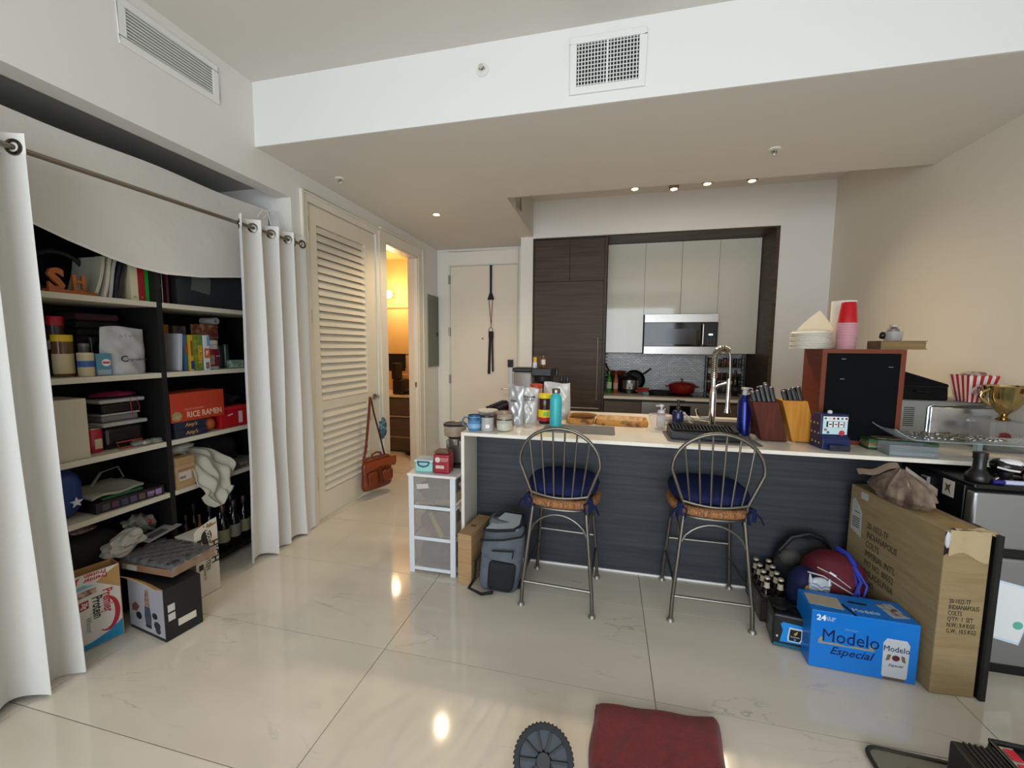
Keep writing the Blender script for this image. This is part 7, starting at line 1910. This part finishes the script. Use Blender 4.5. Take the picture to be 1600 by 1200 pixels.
part('bowl', G().blob((0, 0, 0.075), (0.05, 0.045, 0.03), 26, 18, 1.1, 0.03, 3), mat('#0e0f12', 0.12), t, smooth=True)
part('white_stripe', G().blob((0.005, -0.008, 0.088), (0.042, 0.034, 0.0195), 22, 14, 1.1, 0.1, 6), mat('#dedee2', 0.15), t, smooth=True)
part('white_stripe', G().tube([(-0.046, -0.022, 0.07), (-0.02, -0.044, 0.064), (0.015, -0.045, 0.06)], 0.0045, 6), mat('#d6d0d4', 0.2), t, smooth=True)
t = thing('pen', 'blue and white marker lying along the fridge front edge', 'marker', (1.70, 2.135, ZF + 0.0105))
part('barrel', G().tube([(-0.075, 0, 0), (0.14, 0.0, 0)], 0.0095, 12), mat('#1c2378', 0.3), t, smooth=True)
part('label_band', G().lathe([(0.0099, -0.035), (0.0099, 0.04)], 14, axis='x'), mat('#b9bfdc', 0.4), t, smooth=True)
t = thing('clay_jar', 'small dark red clay jar with lid on the fridge top', 'jar', (1.865, 2.19, ZF))
part('body', G().lathe([(0.028, 0), (0.03, 0.004), (0.036, 0.03), (0.034, 0.05), (0.036, 0.06), (0.03, 0.062)], 22), mat('#4c1c18', 0.35), t, smooth=True)
part('lid', G().lathe([(0.038, 0.0625), (0.036, 0.072), (0.012, 0.078), (0.012, 0.105), (0.018, 0.11), (0, 0.112)], 22), mat('#3a1512', 0.35), t, smooth=True)
solo('pale_stone', G().blob((0, 0, 0.026), (0.024, 0.02, 0.026), 16, 12, 1, 0.05, 4), mat('#a8a48a', 0.5), 'pale egg-shaped stone beside the dark red clay jar', 'stone', (1.80, 2.19, ZF), smooth=True)
t = thing('coin_tray', 'dark tray of small coins and odds between bowl and jar', 'tray', (1.775, 2.25, ZF))
part('tray', G().box(-0.04, 0.03, -0.025, 0.03, 0, 0.012), mat('#15161c', 0.3), t, bev=0.004)
for i in range(5):
    part('coin', G().lathe([(0.009, 0.0125 + 0.002 * (i % 2)), (0.009, 0.0142 + 0.002 * (i % 2))], 12, (-0.03 + i * 0.0125, 0.004 * (i % 3) - 0.01, 0)), mat('#8f8c86', 0.3, 0.9), t)

# ------------------------------------------------------------------ leather bag hanging on the louvred door lever
t = thing('leather_bag', 'tan leather bag hanging from the louvred door lever', 'bag', (-2.135, 3.43, 0.07), R(72))
LE = mat('#7c3518', 0.4, col2='#5f2610', scale=(8, 8, 8), bump=0.5, bscale=60)
part('body', bp_body(0.0, 0.27, 0.34, 0.33, 0.1, 0.075, 0.0, k=0.6), LE, t, smooth=True)
part('flap', G().sheet(lambda u, v: ((u - 0.5) * 0.36, -0.052 - 0.012 * math.sin(PI * v) - 0.01 * (1 - v), 0.285 - 0.1 * v + 0.02 * math.sin(3 * u) * v), 16, 8, 0.006), mat('#8a3c1a', 0.4, bump=0.5, bscale=60), t, smooth=True)
part('top_gusset', G().blob((0, 0, 0.275), (0.165, 0.045, 0.03), 22, 10, 1.4, 0.06, 2), LE, t, smooth=True)
part('pocket', bp_body(0.06, 0.17, 0.12, 0.13, 0.05, 0.04, 0.0, k=0.6), LE, t, (0.075, -0.06, 0), smooth=True)
part('pocket', bp_body(0.04, 0.18, 0.1, 0.11, 0.04, 0.03, 0.0, k=0.6), LE, t, (-0.09, -0.055, 0), smooth=True)
part('belt_strap', G().cbox((-0.01, -0.072, 0.15), (0.03, 0.006, 0.19), rx=R(-4)).cbox((0.05, -0.075, 0.13), (0.022, 0.006, 0.15), rx=R(-4), ry=R(20)), mat('#5a2410', 0.4), t, bev=0.002)
part('grab_handle', G().tube([(-0.06, 0, 0.29), (-0.05, 0, 0.33), (0.0, 0, 0.345), (0.05, 0, 0.33), (0.06, 0, 0.29)], 0.009, 8), LE, t, smooth=True)
part('shoulder_strap', G().tube([(-0.155, 0.0, 0.27), (-0.12, 0.0, 0.40), (-0.07, 0.01, 0.7), (-0.05, 0.01, 0.88)], 0.019, 8, flat=0.25), LE, t, smooth=True)
part('shoulder_strap', G().tube([(-0.045, 0.01, 0.88), (-0.01, 0.01, 0.72), (0.05, 0.0, 0.48), (0.1, 0.0, 0.29)], 0.013, 8, flat=0.25), mat('#3c1c10', 0.45), t, smooth=True)
part('buckle', G().tube([(-0.17, -0.005, 0.27), (-0.14, -0.005, 0.27), (-0.14, -0.005, 0.3), (-0.17, -0.005, 0.3)], 0.003, 6, closed=True), mat('#b59a5a', 0.3, 1.0), t, smooth=True)
solo('blue_pouch', G().blob((0, 0, 0), (0.03, 0.045, 0.1), 22, 20, 1, 0.2, 11), mat('#34586a', 0.8, col2='#8fa2a6', scale=(40, 40, 40), mix=(0.5, 0.75)), 'small blue patterned pouch hanging beside the leather strap', 'pouch', (-2.11, 3.515, 0.63), smooth=True)

# strap with black tassel over the entry door
t = thing('door_hanger', 'black strap with red cords and black tassel over the entry door', 'strap', (-1.492, YE - 0.022, 0))
part('strap', G().box(-0.014, 0.014, 0, 0.006, 2.09, 2.468).box(-0.014, 0.014, 0.006, 0.026, 2.464, 2.468), BLACKM, t)
part('triangle', G().prism([(-0.045, 2.03), (0.045, 2.03), (0.016, 2.12), (-0.016, 2.12)], -0.006, 0.008, 'y'), BLACKM, t, bev=0.003)
part('red_cord', G().tube([(-0.025, 0, 2.03), (-0.01, 0, 1.85), (0.004, 0, 1.71)], 0.004, 6).tube([(0.025, 0, 2.03), (0.012, 0, 1.85), (0.004, 0, 1.71), (0.0, 0, 1.67)], 0.004, 6), mat('#7a2430', 0.7), t, smooth=True)
part('ring', G().tube([(0.026 * math.cos(i * PI / 10), 0, 1.645 + 0.03 * math.sin(i * PI / 10)) for i in range(20)], 0.0045, 6, closed=True), STEEL, t, smooth=True)
part('tassel', G().cbox((0.004, 0, 1.58), (0.065, 0.014, 0.09)).cbox((-0.016, 0, 1.33), (0.034, 0.01, 0.52), ry=R(2)).cbox((0.024, 0.002, 1.35), (0.022, 0.008, 0.5), ry=R(-1)), BLACKM, t, bev=0.003)

# ------------------------------------------------------------------ bathroom glimpsed through the doorway
t = thing('vanity', 'bathroom vanity with pale top and dark drawers', 'vanity', (-2.9, 4.9, 0.0))
part('top', G().box(-0.75, 0.53, -0.01, 0.64, 0.745, 0.775), mat('#d9c39a', 0.35), t, bev=0.003)
part('body', G().box(-0.75, 0.53, 0.03, 0.64, 0.02, 0.744), DWI, t)
for z0, z1 in ((0.02, 0.2), (0.215, 0.475), (0.5, 0.74)):
    part('drawer', G().box(-0.3, 0.52, 0.01, 0.03, z0, z1 - 0.01), mat('#4f4034', 0.5, col2='#5f4e3f', scale=(2, 8, 50)), t)
part('rail', G().box(-0.3, 0.53, 0.0, 0.03, 0.476, 0.495).box(-0.3, 0.53, 0.0, 0.03, 0.197, 0.213), mat('#a08a6c', 0.4), t)
part('basin', G().lathe([(0.12, 0.7752), (0.18, 0.8), (0.185, 0.805), (0.175, 0.805), (0.11, 0.779), (0, 0.779)], 28, (0.3, 0.4, 0)), mat('#e0d8c8', 0.2), t, smooth=True)
t = thing('air_fryer', 'black rounded appliance on the bathroom vanity', 'appliance', (-2.74, 5.05, 0.776))
part('body', G().box(-0.08, 0.08, -0.1, 0.1, 0, 0.2), BLACK, t, bev=0.02, seg=4)
part('upper_tank', G().box(-0.1, -0.02, -0.08, 0.08, 0.2, 0.42), BLACK, t, bev=0.01)
solo('tissue_box', G().box(-0.06, 0.06, -0.05, 0.05, 0, 0.25), mat('#c9ac7c', 0.6), 'tall cream box on the vanity beside the black appliance', 'box', (-2.80, 5.25, 0.776), bev=0.003)
t = thing('towel_bar', 'towel rail with black towel on the bathroom wall', 'towel rail', (-2.9, 5.54, 1.30))
part('rail', G().tube([(-0.35, -0.06, 0.0), (0.45, -0.06, 0.0)], 0.008, 8).tube([(-0.35, -0.06, 0), (-0.35, 0, 0)], 0.008, 8).tube([(0.45, -0.06, 0), (0.45, 0, 0)], 0.008, 8), mat('#6d5c40', 0.3, 1.0), t, smooth=True)
solo('hand_towel', G().box(-0.13, 0.13, -0.01, 0.008, -0.24, 0.013).box(-0.13, 0.13, 0.0085, 0.024, -0.2, 0.013), mat('#15151a', 0.9), 'black towel hanging on the bathroom towel rail', 'towel', (-3.02, 5.455, 1.30), bev=0.004)
solo('hand_towel', G().box(-0.07, 0.07, -0.012, 0.01, -0.12, 0.013), mat('#1c1c22', 0.9), 'small dark towel at the rail end in the bathroom', 'towel', (-2.72, 5.452, 1.30), bev=0.004)
t = thing('hair_dryer', 'black hair dryer with coiled cord on the vanity', 'hair dryer', (-2.55, 5.02, 0.776))
part('barrel', G().tube([(-0.07, 0, 0.04), (0.07, 0.0, 0.045)], [0.035, 0.028], 14), BLACK, t, smooth=True)
part('grip', G().tube([(-0.02, -0.0, 0.03), (-0.03, -0.06, 0.02)], 0.017, 10), BLACK, t, smooth=True)
part('cord', G().tube([(-0.03, -0.06, 0.015), (-0.1, -0.08, 0.006), (-0.16, -0.04, 0.006), (-0.12, 0.02, 0.006), (-0.06, -0.02, 0.006), (-0.14, -0.09, 0.01)], 0.005, 6), BLACK, t, smooth=True)
struct('trim_6', G().box(-3.89, XL - T - 0.01, 5.535, 5.5495, 1.98, 2.0), mat('#b89a68', 0.5), label='thin ledge line on the bathroom wall')
t = thing('vanity_light', 'glowing round bulb on the bathroom wall', 'light', (-3.12, 5.42, 2.17))
part('bulb', G().blob((0, 0, 0), (0.06, 0.06, 0.06), 20, 14), mat('#ffdf9e', 0.5, emit='#ffcf80', es=14), t, smooth=True)
part('mount', G().lathe([(0.03, 0.06), (0.035, 0.128)], 16, axis='y'), STEEL, t, smooth=True)
lamp('vanity_lamp', 'POINT', (-3.0, 5.2, 2.15), 15, (1.0, 0.76, 0.46), shadow_soft_size=0.08)
solo('bath_slipper', G().blob((0, 0, 0.012), (0.05, 0.1, 0.012), 14, 8), mat('#181a1e', 0.8), 'dark slipper on the bathroom floor under the vanity', 'slipper', (-2.5, 4.82, 0.0), R(60), smooth=True)

# ------------------------------------------------------------------ things in the foreground
def towel_f(u, v):
    x = (u - 0.5) * (0.475 + 0.008 * math.sin(5 * v))
    y = -0.38 * (1 - v)
    x -= 0.38 * (1 - v) * (0.09 + 0.11 * u)
    return (x + 0.004 * math.sin(9 * v), y + 0.012 * u * 0 - 0.055 * u * 0 + 0.006 * math.sin(7 * u), 0.034 + 0.004 * math.sin(6 * u + 4 * v) + 0.003 * math.sin(15 * u - 7 * v) - 0.03 * max(0, (abs(2 * u - 1) - 0.93)) / 0.07 - 0.03 * max(0, (v - 0.96)) / 0.04)
t = thing('red_towel', 'folded burgundy towel lying on the tiles at the bottom', 'towel', (0.217, 1.562, 0.001), R(4.8))
TW = mat('#6a111a', 0.95, col2='#580d15', scale=(30, 30, 30), bump=1.0, bscale=260, sheen=0.2)
part('top_fold', G().sheet(towel_f, 40, 34, 0.012), TW, t, smooth=True)
part('lower_fold', G().prism([(-0.228, -0.006), (0.228, -0.006), (0.155, -0.372), (-0.255, -0.372)], 0.001, 0.018, 'z'), TW, t, bev=0.007, seg=3)
t = thing('exercise_wheel', 'dark grey ab roller wheel with ridged tyre at the bottom edge', 'exercise wheel', (-0.168, 1.205, 0.084), rot=(R(-42), 0, R(6))); t.scale = (1.1, 1.1, 1.1)
part('tyre', G().lathe([(0.072, -0.018), (0.086, -0.016), (0.088, 0), (0.086, 0.016), (0.072, 0.018), (0.07, 0), (0.072, -0.018)], 44, axis='y'), mat('#1b1f24', 0.7), t, smooth=True)
g = G()
for k in range(44):
    a = 2 * PI * k / 44
    g.cbox((0.088 * math.cos(a), 0, 0.088 * math.sin(a)), (0.004, 0.03, 0.005), ry=-a)
part('tread', g, mat('#14171b', 0.8), t, kind='stuff')
part('disc', G().lathe([(0.02, -0.008), (0.071, -0.008), (0.071, 0.008), (0.02, 0.008)], 40, axis='y'), mat('#26313c', 0.5), t, smooth=True)
for k in range(10):
    a = 2 * PI * k / 10
    part('spoke', G().cbox((0.045 * math.cos(a), -0.01, 0.045 * math.sin(a)), (0.05, 0.012, 0.007), ry=-a), mat('#0d1014', 0.5), t)
part('hub', G().lathe([(0.02, -0.02), (0.024, -0.012), (0.024, 0.012), (0.02, 0.02)], 24, axis='y'), mat('#12161a', 0.5), t, smooth=True)
part('axle', G().tube([(0, 0.0, 0), (0, 0.055, 0)], 0.008, 10), STEEL, t, smooth=True)
# metal step tray and black ridged boxes at the lower right
t = thing('metal_frame', 'grey metal frame corner lying flat at the bottom right', 'frame', (0.93, 1.595, 0.001), R(-2))
def rr(x0, x1, y0, y1, r, z):
    out = []
    for cx_, cy_, a in ((x1 - r, y1 - r, 0), (x0 + r, y1 - r, 90), (x0 + r, y0 + r, 180), (x1 - r, y0 + r, 270)):
        for k in range(6):
            q = R(a + k * 18)
            out.append((cx_ + r * math.cos(q), cy_ + r * math.sin(q), z))
    return out
part('rim', G().tube(rr(0.0, 0.5, -0.42, 0.0, 0.04, 0.012), 0.007, 8, closed=True), mat('#3c3a32', 0.4, 0.5), t, smooth=True)
part('panel', G().prism([(p[0], p[1]) for p in rr(0.004, 0.496, -0.416, -0.004, 0.04, 0)], 0.003, 0.011, 'z'), mat('#8c8878', 0.45, 0.4), t)
part('recess', G().box(0.1, 0.4, -0.33, -0.055, 0.0112, 0.013), mat('#6e6a5c', 0.5, 0.4), t)
t = thing('ridged_case', 'black ridged plastic case on the grey metal frame', 'case', (1.092, 1.478, 0.021), R(-3))
part('shell', G().box(0, 0.113, -0.3, 0.0, 0, 0.175), mat('#0c0d0f', 0.5), t, bev=0.008, seg=3)
for k in range(6):
    part('ridge', G().box(0.03 + k * 0.0145, 0.036 + k * 0.0145, -0.295, -0.004, 0.175, 0.18), mat('#131417', 0.5), t, bev=0.0015)
t = thing('red_gadget', 'black tray with a red striped strip beside the ridged case', 'gadget', (1.212, 1.508, 0.021), R(-3))
part('tray', G().box(0, 0.3, -0.3, 0.0, 0, 0.165), mat('#0c0d0f', 0.5), t, bev=0.006, seg=3)
part('tray_rim', G().box(0, 0.3, -0.012, 0.0, 0.166, 0.18).box(0, 0.01, -0.3, -0.012, 0.166, 0.18), mat('#0c0d0f', 0.5), t, bev=0.004)
part('white_strip', G().box(0.014, 0.05, -0.28, -0.016, 0.166, 0.17), mat('#b9b4ae', 0.4), t)
for k, y in enumerate((-0.045, -0.095, -0.145)):
    part('red_block', G().box(0.018, 0.046, y - 0.02, y + 0.018, 0.1705, 0.176), mat('#b0142c', 0.35), t, bev=0.003)
